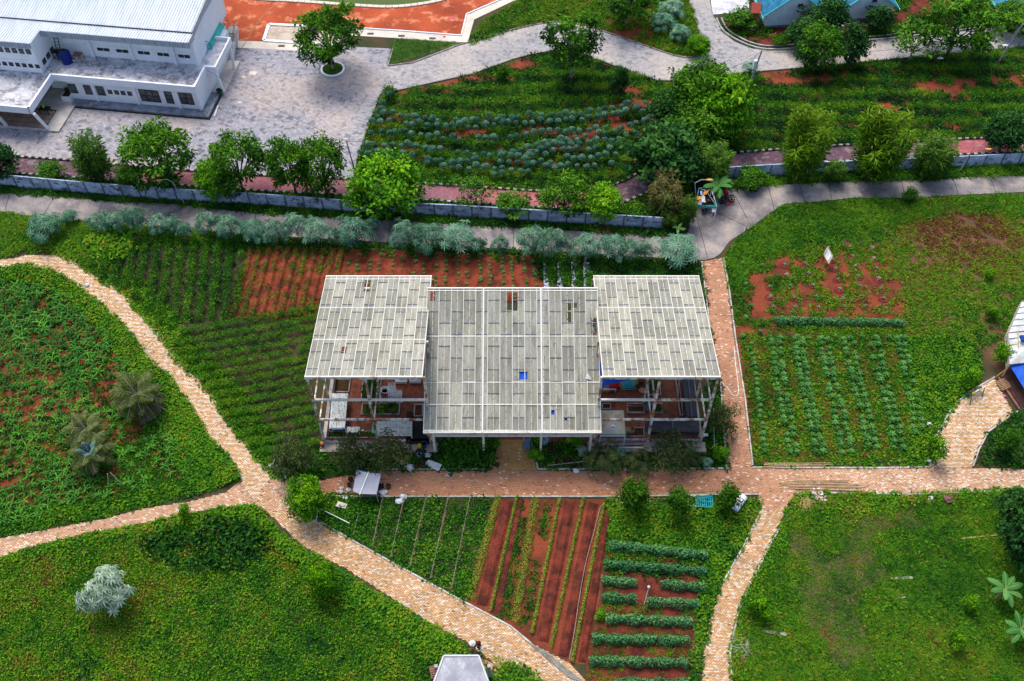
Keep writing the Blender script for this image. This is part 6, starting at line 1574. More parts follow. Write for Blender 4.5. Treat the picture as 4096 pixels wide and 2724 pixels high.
mb=MB();p,q=Z4(850,150),Z4(858,405);mb.tube([(p.x,p.y,.3),(q.x,q.y,.3)],.035,5);mb.top('long_pole',M_palebark,'long pale pole lying beside the long black net','pole')
c=Z4(1108,632,.4);mb=MB();mb.box((c.x,c.y,.45),(.62,.3,.05),.05);mb.bar((c.x,c.y,0),(c.x,c.y,.43),.06);mb.top('small_sign',M_white,'small white sign board at the right front corner post','sign')
mb=MB();p,q=Z4(1190,400),Z4(1195,755);mb.tube([(p.x,p.y,.5),(q.x,q.y,.5),(q.x+.4,q.y+.25,.4)],.03,5);mb.top('water_pipe',mat('pale_green_pipe',(0.40,0.55,0.48)),'thin pale pipe along the right side of the greenhouse','pipe')
tarp('blue_tarp','blue tarpaulin showing through the torn middle roof',[[CRf.P(-.6,7.4,-.14),CRf.P(3.5,7.4,-.16),CRf.P(7.4,7.4,-.14)],[CRf.P(-.6,12.6,-.14),CRf.P(3.5,12.6,-.16),CRf.P(7.4,12.6,-.14)]],M_tarp,seed=5,n=4,jit=.03)
tarp('plastic_scrap','loose grey plastic scrap on the middle roof near its right front',[[CRf.P(*CRf.hit(2345,1500),.12),CRf.P(*CRf.hit(2350,1498),.15)],[CRf.P(*CRf.hit(2342,1520),.12),CRf.P(*CRf.hit(2368,1522),.14)]],M_plastic,'plastic',seed=6,n=3)
# the white building beside the court
def wall_mat():
 m,t,b,N,L=new_mat('white_wall')
 v=pos_vec(t,True)
 col=ramp_node(t,noise_node(t,v,.6,6,.65),[(.35,(.80,.82,.86)),(.7,(.68,.71,.77))])
 st=ramp_node(t,noise_node(t,pos_vec(t,True,(2.2,2.2,.25)),1.2,5,.65),[(.60,(0,0,0)),(.74,(.45,.45,.45))])
 col=mix_node(t,st,col,(.46,.48,.54))
 L.new(col,b.inputs['Base Color']);b.inputs['Roughness'].default_value=.8
 return m
M_wall=wall_mat()
def deck_mat():
 m,t,b,N,L=new_mat('stained_roof_deck')
 v=pos_vec(t)
 col=ramp_node(t,noise_node(t,v,.42,8,.72,.5),[(.34,(.56,.56,.60)),(.48,(.40,.40,.43)),(.56,(.16,.16,.18)),(.68,(.30,.29,.30))])
 col=mix_node(t,ramp_node(t,noise_node(t,v,1.6,6,.75),[(.48,(0,0,0)),(.6,(.8,.8,.8))]),col,(.62,.62,.66))
 col=mix_node(t,ramp_node(t,noise_node(t,v,.3,7,.7),[(.62,(0,0,0)),(.70,(.7,.7,.7))]),col,(.22,.11,.085))
 L.new(col,b.inputs['Base Color']);b.inputs['Roughness'].default_value=.9
 return m
M_deck=deck_mat()
M_roofw=mat('white_metal_roof',(.62,.66,.70),(.52,.56,.61),.5,.4,.65,fine=.05,fscale=5,c3=(.52,.53,.55),s3=1.4,lo3=.62,hi3=.75,stretch=(3,.4,1))
M_fascia=mat('grey_fascia',(.36,.40,.47),(.24,.27,.33),1.5,fine=.2,fscale=7,stretch=(5,5,.6))
M_glass=mat('dark_glass',(.035,.04,.055),(.10,.10,.11),.9,.45,.6,fine=.1,rough=.18,spec=.5)
M_frame=mat('dark_frame',(.02,.022,.026),rough=.5)
M_plinth=mat('grey_plinth',(.24,.26,.31),(.12,.13,.16),1.2,fine=.25,fscale=5)
M_turq=mat('turquoise_deck',(.12,.55,.48),(.09,.45,.40),1.0,fine=.08)
M_rail=mat('grey_rail',(.16,.19,.22),rough=.5)
BA=math.radians(7.625)
WB=thing('white_building','long white two storey building with a ribbed white roof beside the paved court','building',(-37.25,96.0,0),-BA)
def wl(lx,ly,z=0.0):
 """point of the building's own frame (metres left along the front, metres back) in the world"""
 return Vector((-37.25-lx*math.cos(BA)+ly*math.sin(BA),96.0+lx*math.sin(BA)+ly*math.cos(BA),z))
def part(name,m,*boxes,parent=None):
 mb=MB()
 for b in boxes:mb.bx(*b)
 return mb.build(name,m,parent or WB,world=False)
part('ground_floor_wall',M_wall,(-16.3,0,0,12,.3,3.2))
part('entrance_wall',M_wall,(-42,-16.32,1.6,12,.3,3.2))
part('roof_deck',M_deck,(-17.5,-.12,-.18,4.28,3.2,3.5),(-42,-17.502,-6.4,4.28,3.2,3.5),(-1.0,1.15,4.282,9.3,3.2,3.5),(-.118,1.15,3.7,4.28,3.2,3.5))
part('parapet',M_wall,(-17.6,.12,-.42,-.2,3.1,4.0));part('parapet',M_wall,(-17.72,-17.5,-6.65,-.2,3.1,4.0));part('parapet',M_wall,(-42,-17.502,-6.65,-6.43,3.1,4.0))
part('parapet',M_wall,(-.1,.12,-.198,3.5,3.1,4.0));part('parapet',M_wall,(-.1,1.35,3.502,3.7,3.1,4.0));part('parapet',M_wall,(1.16,1.36,3.702,9.3,3.1,4.0));part('parapet',M_wall,(-.6,1.36,9.302,9.5,3.1,4.0))
for x0,y0,x1,y1 in((-17.05,-5.7,-17.3,-6.5),(-22.15,-5.8,-22.4,-6.5),(1.42,3.7,1.2,3.55),(1.3,8.4,1.2,9.0),(-28.5,-5.8,-28.7,-6.5)):
 mb=MB();mb.bar((x0,y0,.2),(x1,y1,3.1),.3);mb.build('column',M_wall,WB,world=False)
part('plinth',M_plinth,(-16.0,1.1,-1.2,-.002,0,.3),(.002,1.1,0,3.4,0,.3));part('drain_edge',M_black,(-16.1,1.3,-1.42,-1.22,0,.06),(1.12,1.32,-1.2,3.3,0,.06))
part('right_porch',M_palecon,(-.4,1.6,3.45,9.8,0,.3));part('side_wall',M_wall,(-.28,-.02,3.7,9.2,.302,3.19))
part('porch_floor',mat('porch_concrete',(.50,.46,.42),(.38,.35,.33),.8,fine=.15),(-42,-15.6,-6.0,1.58,0,.22))
mt=mat('brown_porch_tile',(.36,.24,.17),(.27,.19,.15),2,rnd=.15)
tile=MB();tile.bx(-.42,.42,-.36,.36,0,.04);TM=tile.mesh('tile',mt)
part('tile_bed',M_frame,(-24.4,-17.4,-5.75,-2.3,.221,.235))
for i in range(8):
 for j in range(4):
  o=link('tile',TM,WB);o.location=(-17.9-i*.88,-5.35+j*.86*.95,.236)
def window(x0,x1,z0,z1,y=0.0,cols=1,rows=1,side=None):
 g=MB();f=MB()
 def B(mb,a0,a1,d0,d1,c0,c1):
  if side is None:mb.bx(a0,a1,d0,d1,c0,c1)
  else:mb.bx(side-d1,side-d0,a0,a1,c0,c1)
 yy=y
 if side is None:
  B(g,x0+.05,x1-.05,yy-.02,yy+.05,z0+.05,z1-.05)
  fr_=lambda a0,a1,c0,c1:B(f,a0,a1,yy-.06,yy+.03,c0,c1)
 else:
  g.bx(side-.05,side+.02,x0+.05,x1-.05,z0+.05,z1-.05)
  fr_=lambda a0,a1,c0,c1:f.bx(side-.03,side+.06,a0,a1,c0,c1)
 fr_(x0,x1,z0,z0+.06);fr_(x0,x1,z1-.06,z1);fr_(x0,x0+.06,z0+.062,z1-.062);fr_(x1-.06,x1,z0+.062,z1-.062)
 for i in range(1,cols):xm=x0+(x1-x0)*i/cols;fr_(xm-.035,xm+.035,z0+.062,z1-.062)
 w_=g.build('window',M_glass,WB,world=False)
 if rows>1:
  for i in range(1,rows):
   zm=z0+(z1-z0)*i/rows
   fr2=f
   if side is None:f.bx(x0+.06,x1-.06,yy-.05,yy+.03,zm-.035,zm+.035)
 f.build('window_frame',M_frame,w_,world=False)
for lx0,lx1,z0,z1,c_,r_ in[(15.28,16.23,1.15,2.5,1,1),(13.42,14.31,1.15,2.5,1,1),(11.78,12.75,1.17,2.5,1,1),(10.85,11.36,1.52,2.1,1,1),(10.02,10.53,1.52,2.1,1,1),(9.22,9.73,1.52,2.1,1,1),(8.39,8.90,1.52,2.1,1,1),(4.93,7.39,.85,2.6,3,2),(3.3,4.23,.85,2.6,1,3),(.78,2.41,.95,2.62,2,2)]:
 window(-lx1,-lx0,z0,z1,0,c_,r_)
for lx in(13.0,7.85,2.62,.13):part('pilaster',M_wall,(-lx-.13,-lx+.13,-.16,-.002,.302,3.09))
for lx0 in(19.6,22.2,24.8,27.4):window(-lx0-1.6,-lx0,.4,2.8,1.6,2,1)
part('planter_wall',M_wall,(-17.4,-16.32,-.6,1.58,.22,.9));part('planter_soil',M_soil,(-17.3,-16.42,-.5,1.48,.902,.92))
part('upper_wall',M_wall,(-42,-1.0,4.282,15,3.5,7.4));part('wing_wall',M_wall,(-42,-19.0,.3,4.28,3.502,7.6))
part('wall_ledge',M_wall,(-18.98,-1.0,4.18,4.28,5.1,5.2));part('wall_ledge',M_wall,(-42,-19.0,.2,.298,5.1,5.25))
for lx in(14.3,9.15,3.9,1.12):part('pilaster',M_wall,(-lx-.14,-lx+.14,4.08,4.28,3.502,7.39))
for a,b in((11.95,13.45),(9.6,11.05),(6.9,8.35),(4.5,5.9),(1.9,3.3)):
 mdl=(a+b)/2
 window(-b,-mdl-.05,4.42,4.82,4.28,2,2);window(-mdl+.05,-a,4.42,4.82,4.28,2,2)
for k in range(12):
 window(-19.95-k*.86,-19.4-k*.86,6.15,6.8,.3);window(-19.6-k*.82,-19.1-k*.82,4.2,4.7,.3)
for k in range(3):window(1.0+k*1.1,1.75+k*1.1,4.1,4.75,0,1,1,side=-19.0)
def ribbed(name,x0,x1,ya,za,yb,zb,m):
 mb=MB();mb.slab([(x0+.006,ya,za),(x1-.006,ya,za),(x1-.006,yb,zb),(x0+.006,yb,zb)],.06)
 n=3
 for i in range(n):
  x=x0+(x1-x0)*(i+.5)/n;mb.bar((x,ya+.01,za+.04),(x,yb-.01,zb+.04),.09,.09)
 return mb.build(name,m,WB,world=False)
for i in range(41):
 x1=-.8-i*1.0;x0=x1-1.0
 ya=2.62 if x0>-19.4 else.05
 ribbed('low_roof_sheet',x0,x1,ya,7.83,4.35,7.83,M_roofw)
 ribbed('roof_sheet',x0,x1,4.38,8.05,21.0,10.1,M_roofw)
part('roof_step',mat('dark_gap',(.05,.03,.035)),(-42,-.8,4.36,4.46,7.6,8.0))  # near-black strip at the seam where the main roof steps up
part('fascia',M_fascia,(-19.28,-.72,2.66,2.78,7.02,7.80));part('fascia',M_fascia,(-42,-19.1,.06,.18,7.05,7.80));part('fascia',M_fascia,(-19.29,-19.17,.182,2.658,7.05,7.80))
part('soffit',M_wall,(-19.15,-.8,2.79,4.27,7.0,7.05));part('soffit',M_wall,(-42,-19.3,.19,.299,7.1,7.15))
mb=MB();mb.bar((-.74,2.8,7.5),(-.74,4.4,7.55),.1,.7);mb.bar((-.74,4.41,7.8),(-.74,21,9.85),.1,.75);mb.build('rake_fascia',mat('rake_grey',(.45,.47,.50),(.33,.35,.39),2),WB,world=False)
for k in range(8):
 part('stand_step',M_turq,(-3.9+k*.42,-3.9+(k+1)*.42-.004,6.6+k*.12,12.6,3.3,5.9-k*.32))
part('stand_side_wall',M_wall,(-1.0,-.5,9.52,12.7,.3,3.29))
mb=MB()
for k in range(6):
 x=-3.8+k*.66;mb.bar((x,6.7+k*.18,5.9-k*.5),(x,6.7+k*.18,6.8-k*.5),.05)
mb.bar((-3.8,6.7,6.8),(-.5,7.6,4.3),.06);mb.bar((-3.8,6.7,6.4),(-.5,7.6,3.9),.05);mb.build('stand_railing',mat('teal_rail',(.05,.25,.23)),WB,world=False)
for k in range(10):
 part('stair_step',M_palecon,(-.75,.45,10.1+k*.30,10.1+(k+1)*.30-.003,0 if k<5 else.2*(k-3),.22*(k+1)))
part('stair_landing',M_palecon,(-.75,.45,13.1,14.3,2.0,2.2))
mb=MB()
for x in(-.75,.45):
 mb.bar((x,10.1,1.1),(x,13.1,3.2),.05);mb.bar((x,10.1,.7),(x,13.1,2.8),.04);mb.bar((x,13.1,3.2),(x,14.3,3.2),.05)
 for k in range(6):y=10.2+k*.58;mb.bar((x,y,.2+.4*k),(x,y,1.15+.4*k),.04)
for i in range(5):mb.bar((-.75-i*.8,14.3-i*.5,2.2+i*.5),(-.75-i*.8,14.3-i*.5,3.3+i*.5),.05)
mb.bar((-.75,14.3,3.3),(-4.0,12.3,5.3),.06);mb.bar((-.75,14.3,2.9),(-4.0,12.3,4.9),.05)
mb.build('stair_railing',M_rail,WB,world=False)
mb=MB();mb.bar((.25,12.9,0),(.3,14.2,2.0),.22);mb.build('column',M_wall,WB,world=False)
mb=MB();mb.bar((.55,10.2,0),(.75,11.2,2.0),.2);mb.build('column',M_wall,WB,world=False)
for lx in(14.3,3.9):mb=MB();mb.tube([(-lx+.2,4.1,7.2),(-lx+.2,4.1,3.6),(-lx+.35,3.7,3.53)],.07,6);mb.build('downpipe',M_white,WB,world=False)
c=wl(16.9,2.7,3.5);t_=thing('water_tank','dark blue cylindrical water tank on the flat roof deck','tank',c,-BA)
mtk=mat('tank_blue',(.012,.03,.20),(.008,.02,.14),2,rough=.5)
mb=MB();mb.lathe((0,0,0),[(.62,0),(.64,.3),(.62,.32),(.64,.8),(.62,.82),(.64,1.3),(.6,1.5),(.3,1.7)],18);mb.build('tank_body',mtk,t_,world=False)
mb=MB();mb.lathe((0,0,1.7),[(.3,0),(.28,.08)],14);mb.build('lid',M_frame,t_,world=False)
mb=MB();mb.tube([(.64,0,.3),(1.0,0,.3),(1.0,.6,.3)],.04,6);mb.build('pipe',M_white,t_,world=False)
c=wl(17.9,2.9,3.5);t_=thing('ladder','dark metal ladder leaning on the upper wall behind the water tank','ladder',c,-BA)
for s_ in(-.25,.25):mb=MB();mb.bar((s_,0,0),(s_,1.0,3.3),.07);mb.build('rail',M_frame,t_,world=False)
for k in range(8):mb=MB();mb.bar((-.22,.12+.11*k,.4+.36*k),(.22,.12+.11*k,.4+.36*k),.05);mb.build('rung',M_frame,t_,world=False)
for i,(lx,ly,lab,m_)in enumerate([(18.3,3.4,'black metal table frame left of the water tank',M_frame),(15.6,3.2,'rusty bracket frame right of the water tank',mat('rusty_iron',(.25,.15,.12),(.14,.08,.06),3))]):
 t_=thing('metal_table',lab,'frame',wl(lx,ly,3.5),-BA)
 for a_ in(-1,1):
  for b_ in(-1,1):mb=MB();mb.bar((a_*.45,b_*.35,0),(a_*.45,b_*.35,.9),.07);mb.build('leg',m_,t_,world=False)
 mb=MB()
 for k in range(5):mb.bx(-.5,.5,-.42+k*.18,-.30+k*.18,.902,.95)
 mb.build('top',m_,t_,world=False)
pot('roof_pot','small potted plant at the corner of the left block',wl(18.4,.55,3.5),.2,.35,M_pvc,True,EGG[0],z=3.5)
t_=thing('porch_plant','spiky green plant in the white planter by the entrance','plant',wl(16.86,.4,.92))
o=link('leaves',LB().blades(np.zeros((40,3)),rng.uniform(0,6.28,40),rng.uniform(.4,1.4,40),.9,.09,.6,rng.random(40)).mesh('leaves',L_DARK),t_)
t_=thing('porch_table','small dark table with a green bottle under the porch','table',wl(18.4,-3.0,.22),-BA)
mb=MB();mb.bx(-.6,.6,-.4,.4,.7,.76);mb.build('top',M_frame,t_,world=False)
for a_ in(-1,1):
 for b_ in(-1,1):mb=MB();mb.bar((a_*.52,b_*.33,0),(a_*.52,b_*.33,.7),.06);mb.build('leg',M_frame,t_,world=False)
c=wl(18.5,-2.9,.98);mb=MB();mb.lathe((c.x,c.y,.98),[(.13,0),(.14,.25),(.06,.38),(.05,.45)],10);mb.top('green_bottle',mat('lime_green',(.25,.60,.02)),'bright green bottle on the dark porch table','bottle')
c=T(0,0,2030,870);t_=thing('rubbish_bin','green rubbish bin beside the right porch of the white building','bin',c)
mb=MB();mb.lathe((0,0,0),[(.28,0),(.36,.7),(.39,.72)],14,False);mb.build('bin_body',mat('bin_green',(.02,.14,.06),(.015,.10,.045)),t_,world=False)
mb=MB();mb.lathe((0,0,.722),[(.37,0),(.3,.03)],14,True,False);mb.build('bin_opening',M_black,t_,world=False)
for i,(x_,y_,s_)in enumerate([(2330,675,.75),(2245,710,.45),(2207,945,.42)]):
 c=T(0,0,x_,y_);mb=MB();mb.box((c.x,c.y,.025),(s_*1.2,s_,.02),-.13)
 mb.top('manhole_cover',M_palecon,['largest pale square manhole cover on the court','pale square cover just left of the largest one','small pale square cover in the middle of the court'][i],'cover')
p,q=T(0,0,2010,970),T(0,0,1975,1070);mb=MB();mb.bar((p.x,p.y,.03),(q.x,q.y,.03),.14,.03);mb.top('paint_line',M_white,'short white line marking on the court by the building corner','marking')
c=T(1,0,708,645);t_=thing('round_planter','round grassy planter with a white kerb in the paved court','planter',(c.x,c.y,.012))
rr=(T(1,0,818,645)-T(1,0,597,645)).length/2
mb=MB()
for k in range(28):
 a0,a1=2*math.pi*k/28,2*math.pi*(k+1)/28
 q0,q1,q2,q3=[(r_*math.cos(a_),r_*math.sin(a_))for a_,r_ in((a0,rr),(a1,rr),(a1,rr-.22),(a0,rr-.22))]
 mb.prism([q0,q1,q2,q3],0,.22)
mb.build('kerb_ring',M_white,t_,world=False)
mb=MB();mb.lathe((0,0,0),[(rr-.23,.12),(.2,.16)],28,True,False);mb.build('grass_bed',M_lawn,t_,world=False)
a_=rng.uniform(0,6.28,260);q=np.sqrt(rng.random(260))*(rr-.35)
scatter('grass',None,None,SHORT,c.x+q*np.cos(a_),c.y+q*np.sin(a_),.16,rng.uniform(.5,.9,260),rng.uniform(.38,.7,260),parent=t_)
# block walls (slabs between posts)
M_slab=mat('stained_wall_slab',(.46,.54,.70),(.26,.32,.45),.9,.38,.62,fine=.25,fscale=5,c3=(.03,.035,.045),s3=1.1,lo3=.54,hi3=.66,stretch=(1,1,1.6),rnd=.12)
M_post=mat('wall_post',(.17,.20,.26),(.09,.10,.13),1.5,fine=.25)
def block_wall(label,pts,hgt=1.62,bay=2.06,rows=4):
 pl=[tuple(p)for p in pts]
 st=walk(pl,bay)
 o=thing('block_wall',label,'wall',(st[0][0],st[0][1],0))
 sh=hgt/rows
 mb=MB();mb.bx(.09,bay-.09,-.03,.03,.008,sh-.012);SM=[mb.mesh('wall_slab',M_slab)]
 mb=MB();mb.bx(-.08,.08,-.08,.08,0,hgt+.06);PM=mb.mesh('post',M_post)
 mb=MB();mb.bx(.05,bay-.05,-.06,.06,0,.07);CM=mb.mesh('coping',M_slab)
 for i,(x,y,h)in enumerate(st):
  p=link('post',PM,o);p.location=(x-st[0][0],y-st[0][1],0);p.rotation_euler=(0,0,h)
  if i+1<len(st):
   nx_,ny_,_=st[i+1];h2=math.atan2(ny_-y,nx_-x)
   for k in range(rows):
    s_=link('wall_slab',SM[0],o);s_.location=(x-st[0][0],y-st[0][1],k*sh+random.uniform(0,.004));s_.rotation_euler=(random.uniform(-.01,.01),0,h2)
   s_=link('coping',CM,o);s_.location=(x-st[0][0],y-st[0][1],hgt+.002);s_.rotation_euler=(0,0,h2)
 return o
block_wall('long stained grey block wall between the pink path and the concrete road',AP((-40,424),(37,429.5),(117,437),(240,448),(402,460),(609,472),(822,488),(1040,497),(1172,504.6),(1346,515.8),(1556,528.5)))
block_wall('stained grey block wall on the right, behind the feathery trees',AP((1648,413),(1711,407.5),(1900,398),(2143,388),(2358,378),(2470,372)))
# white houses with blue tiled roofs
M_hwall=mat('pale_blue_wall',(.62,.74,.80),(.50,.63,.70),.8,fine=.05)
M_tile=mat('blue_roof_tile',(.015,.17,.30),(.01,.11,.22),1.5,fine=.15,rough=.5,rnd=.2)
M_trim=mat('aqua_trim',(.15,.62,.62),(.10,.50,.52),2)
def house(label,bl,br,eave_px,apex_px,depth,skew=0.0,tiles=True):
 """bl, br: ground corners of the gable wall; heights are read at its eave and apex"""
 he=height_at(eave_px[0],eave_px[1],bl.y);ha=height_at(apex_px[0],apex_px[1],(bl.y+br.y)/2)
 W_=(br-bl).length;rz=math.atan2(br.y-bl.y,br.x-bl.x)
 o=thing('house',label,'house',bl,rz)
 mb=MB()
 f=[(0,0,0),(W_,0,0),(W_,0,he),(W_/2,0,ha),(0,0,he)];k_=[(x,depth,z)for x,y,z in f]
 mb.add(f+k_,[(0,1,2,3,4),(9,8,7,6,5),(0,4,9,5),(1,6,7,2)]);mb.build('wall',M_hwall,o,world=False)
 mb=MB();mb.bx(-.1,W_+.1,-.12,-.002,0,.35);mb.build('wall_base',M_plinth,o,world=False)
 ov=.55;sl_=(ha-he)/(W_/2)
 for side in(0,1):
  def pt(u,y,dz=0.0):
   x=-ov+(W_/2+ov)*u;z=he-ov*sl_+(ha-he+ov*sl_)*u+.06+dz
   return Vector((x if side==0 else W_-x,y,z))
  mb=MB();mb.slab([pt(0,-.18),pt(1,-.18),pt(1,depth+.4),pt(0,depth+.4)],.05);r_=mb.build('roof',M_tile,o,world=False)
  if tiles:
   rows_=12;cols_=10 if side==0 else 6
   tl=MB();ln=(pt(1/rows_,0)-pt(0,0)).length
   for i in range(rows_):
    for j in range(cols_):
     y0=-.17+j*.40;a_,b_=i/rows_,(i+1)/rows_
     tm=MB();tm.slab([pt(a_,y0,.05),pt(b_,y0,.02),pt(b_,y0+.37,.02),pt(a_,y0+.37,.05)],.025)
     tm.build('roof_tile',M_tile,r_,world=False)
  mb=MB();mb.bar(pt(0,-.21,-.03),pt(1,-.21,-.03),.06,.16);mb.build('verge_board',M_trim,o,world=False)
  mb=MB();mb.bar(pt(-.02,-.5,-.06),pt(-.02,depth+.4,-.06),.12,.16);mb.build('gutter',M_trim,o,world=False)
 g=MB();g.bx(W_*.52,W_*.52+.62,-.04,.02,ha*.58,ha*.58+.45);w_=g.build('window',M_glass,o,world=False)
 g=MB();g.bx(W_*.52-.06,W_*.52+.68,-.06,.0,ha*.58-.07,ha*.58-.002);g.build('window_sill',M_plinth,w_,world=False)
 return o
h1=house('first white house with a blue tiled roof and a small dark gable window',at(3058,112),at(3275,100),(3062,53),(3185,-30),9)
h2=house('second white house with a blue tiled roof, right of the first',at(3361,86),at(3562,72),(3372,33),(3462,-45),9)
h3=house('third pale house cut off at the upper right corner',at(3985,40),at(4230,26),(3990,10),(4110,-40),8,tiles=False)
b=at(3052,100);t_=thing('porch_roof','rust red flat porch roof at the left side of the first white house','porch',(b.x,b.y,0))
c0,c1,c2,c3=[at(2800+.445*x,.445*y,2.4)for x,y in((470,22),(553,22),(545,118),(455,118))]
mb=MB();mb.slab([c0,c1,c2,c3],.08);mb.build('porch_sheet',mat('rust_red_sheet',(.24,.05,.03),(.16,.035,.025),2,stretch=(4,1,1)),t_)
for c in(c0,c1,c2,c3):mb=MB();mb.bar((c.x,c.y,0),(c.x,c.y,2.3),.12);mb.build('post',M_dkerb,t_)
mb=MB();mb.slab([at(3072+.434*x,.434*y,.6 if y<240 else.1)for x,y in((610,195),(722,198),(690,290),(585,285))],.06);mb.top('pale_panel',M_white,'pale sheet panel leaning between the two white houses','panel')
c=at(3072+650*.434,160*.434);mb=MB();mb.lathe((c.x,c.y,0),[(.45,0),(.47,.6),(.47,1.2),(.3,1.3)],14);mb.top('blue_drum',mtk,'blue water drum in the gap between the white houses','drum')
sheet('driveway',[tuple(at(2048+.43427*x,.43427*y).to_2d())for x,y in((1822,-60),(1838,60),(1852,135),(1930,128),(2180,105),(2190,-60))],.026,mat('pale_driveway',(.60,.60,.64),(.40,.40,.45),.9,.42,.6,fine=.15,fscale=6))
dr=[tuple(T(2,0,x,y).to_2d())for x,y in((1905,175),(1925,225),(1960,285),(2030,335),(2120,385),(2220,425),(2358,452))]+[tuple(T(3,0,x,y).to_2d())for x,y in((280,432),(600,385),(940,362),(1400,318),(1990,240),(2358,230))]
dr=smooth(dr,2)
t_=MB();dk=MB()
for off,mb in((-.32,t_),(.32,t_),(0,dk)):
 pl=[]
 for(x,y,h)in walk(dr,.6):pl.append((x-math.sin(h)*off,y+math.cos(h)*off))
 if off:kerb_line(mb,pl,.16,.22,.012)
 else:kerb_line(mb,pl,.46,.02,.020)
tag(t_.build('drain_kerb',M_kerb),kind='structure');tag(dk.build('drain_channel',M_black),kind='structure')
# poles, lamps, cables
M_polem=mat('grey_pole',(.34,.38,.42),(.24,.27,.31),2,rough=.5)
M_polec=mat('concrete_pole',(.30,.32,.36),(.22,.23,.26),2)
M_amber=mat('amber_lamp',(.72,.36,.07),(.60,.30,.08),3,rough=.4)
def top_of(B,px,py):
 z=height_at(px,py,B.y)
 d=B.y*ST+(CAM_H-z)*CT
 return Vector(((px-2048)/CAM_F*d,B.y,z))
def street_lamp(label,base,top,head=None,m=M_polem,r_=.07,headm=M_amber,cat='street lamp',name='street_lamp'):
 B=at(*base);Tp=top_of(B,*top)
 o=thing(name,label,cat,(B.x,B.y,0))
 mb=MB();pts=[B,Tp]
 mb.tube(pts,[r_,r_*.7],8);mb.build('pole',m,o)
 if head:
  H_=top_of(B,*head)
  mid=Tp.lerp(H_,.5)+Vector((0,0,.25))
  mb=MB();mb.tube([Tp,mid,H_],.045,6);mb.build('arm',m,o)
  d=(H_-mid).normalized();mb=MB();mb.blob((0,0,0),(.42,.16,.10),1,10,6,0)
  me=mb.mesh('lamp_head',headm,True);h_=link('lamp_head',me,o);h_.location=H_-Vector(o.location)+d*.3;h_.rotation_euler=(0,0,math.atan2(d.y,d.x))
 return o,Tp
def px_(c,r,x,y):return(c*1024+x*1024/2358,r*681+y*1024/2358)
street_lamp('grey street lamp behind the wall, left of the fork of feathery bushes',px_(0,1,1700,310),px_(0,1,1592,110),px_(0,1,1490,88))
street_lamp('thin grey street lamp with amber head standing in front of the wall',px_(1,1,2065,452),px_(1,1,2046,218),None)
c=at(*px_(1,1,2065,452));h_=top_of(c,*px_(1,1,2049,270));mb=MB();mb.blob((h_.x,h_.y-.12,h_.z),(.16,.2,.26),1,10,6,0);mb.v=[tuple(v)for v in mb.v];mb.build('lamp_head',M_amber,bpy.data.objects['street_lamp.001'])
street_lamp('blue grey street lamp arching over the torn market tent',px_(2,1,1700,340),px_(2,1,1685,118),px_(2,1,1795,88))
street_lamp('curved street lamp with amber head at the right edge, before the wall',px_(3,0,1755,1590),px_(3,0,1905,1350),px_(3,0,2010,1365))
u1,ut1=street_lamp('leaning concrete utility pole with a white lamp by the paved road',px_(2,0,2175,815),px_(2,0,2303,462),None,M_polec,.13,name='utility_pole',cat='pole')
p=at(*px_(2,0,2175,815));q=top_of(p,*px_(2,0,2243,585));mb=MB();mb.box((q.x-.1,q.y-.2,q.z),(.34,.3,1.2));mb.build('lamp_box',M_white,u1)
u2,ut2=street_lamp('concrete utility pole at the upper right edge of the verge',px_(3,0,2125,570),px_(3,0,2348,220),px_(3,0,2200,400),M_polec,.13,M_white,name='utility_pole',cat='pole')
u3,ut3=street_lamp('dark thin cable pole at the lower right corner of the court',px_(1,0,915,1590),px_(1,0,832,1298),None,M_bark,.08,name='cable_pole',cat='pole')
street_lamp('short black garden lamp in the house yard',px_(2,0,2168,372),px_(2,0,2195,268),px_(2,0,2215,262),M_frame,.05,M_frame,'lamp','garden_lamp')
street_lamp('slim lamp with a white head in front of the gap between houses',px_(3,0,578,290),px_(3,0,618,150),px_(3,0,626,142),M_polem,.05,M_white,'lamp','garden_lamp')
street_lamp('small white sign lamp on the verge right of the sparse tree',px_(3,0,1555,560),px_(3,0,1580,522),px_(3,0,1590,518),M_polem,.04,M_white,'lamp','garden_lamp')
def cable(label,pts,sag=.6):
 mb=MB();P_=[]
 for a_,b_ in zip(pts[:-1],pts[1:]):
  for k in range(9):
   f=k/8;P_.append(a_.lerp(b_,f)-Vector((0,0,sag*4*f*(1-f))))
 mb.tube(P_,.022,4,False);return mb.top('overhead_cable',M_frame,label,'cable')
cable('thin black cable from the white building across the court to the dark pole',[wl(-.2,3.4,3.6),ut3])
cable('short cable from the dark pole towards the cassava field',[ut3-Vector((0,0,.1)),top_of(at(1490,625),1462,563)],.05)
cable('black cable along the paved road between the two utility poles',[ut1-Vector((0,0,.2)),ut2-Vector((0,0,.3))],1.6)
cable('black cable from the leaning pole over the paved road',[ut1-Vector((0,0,.2)),top_of(at(2845,420),2843,280)],.8)
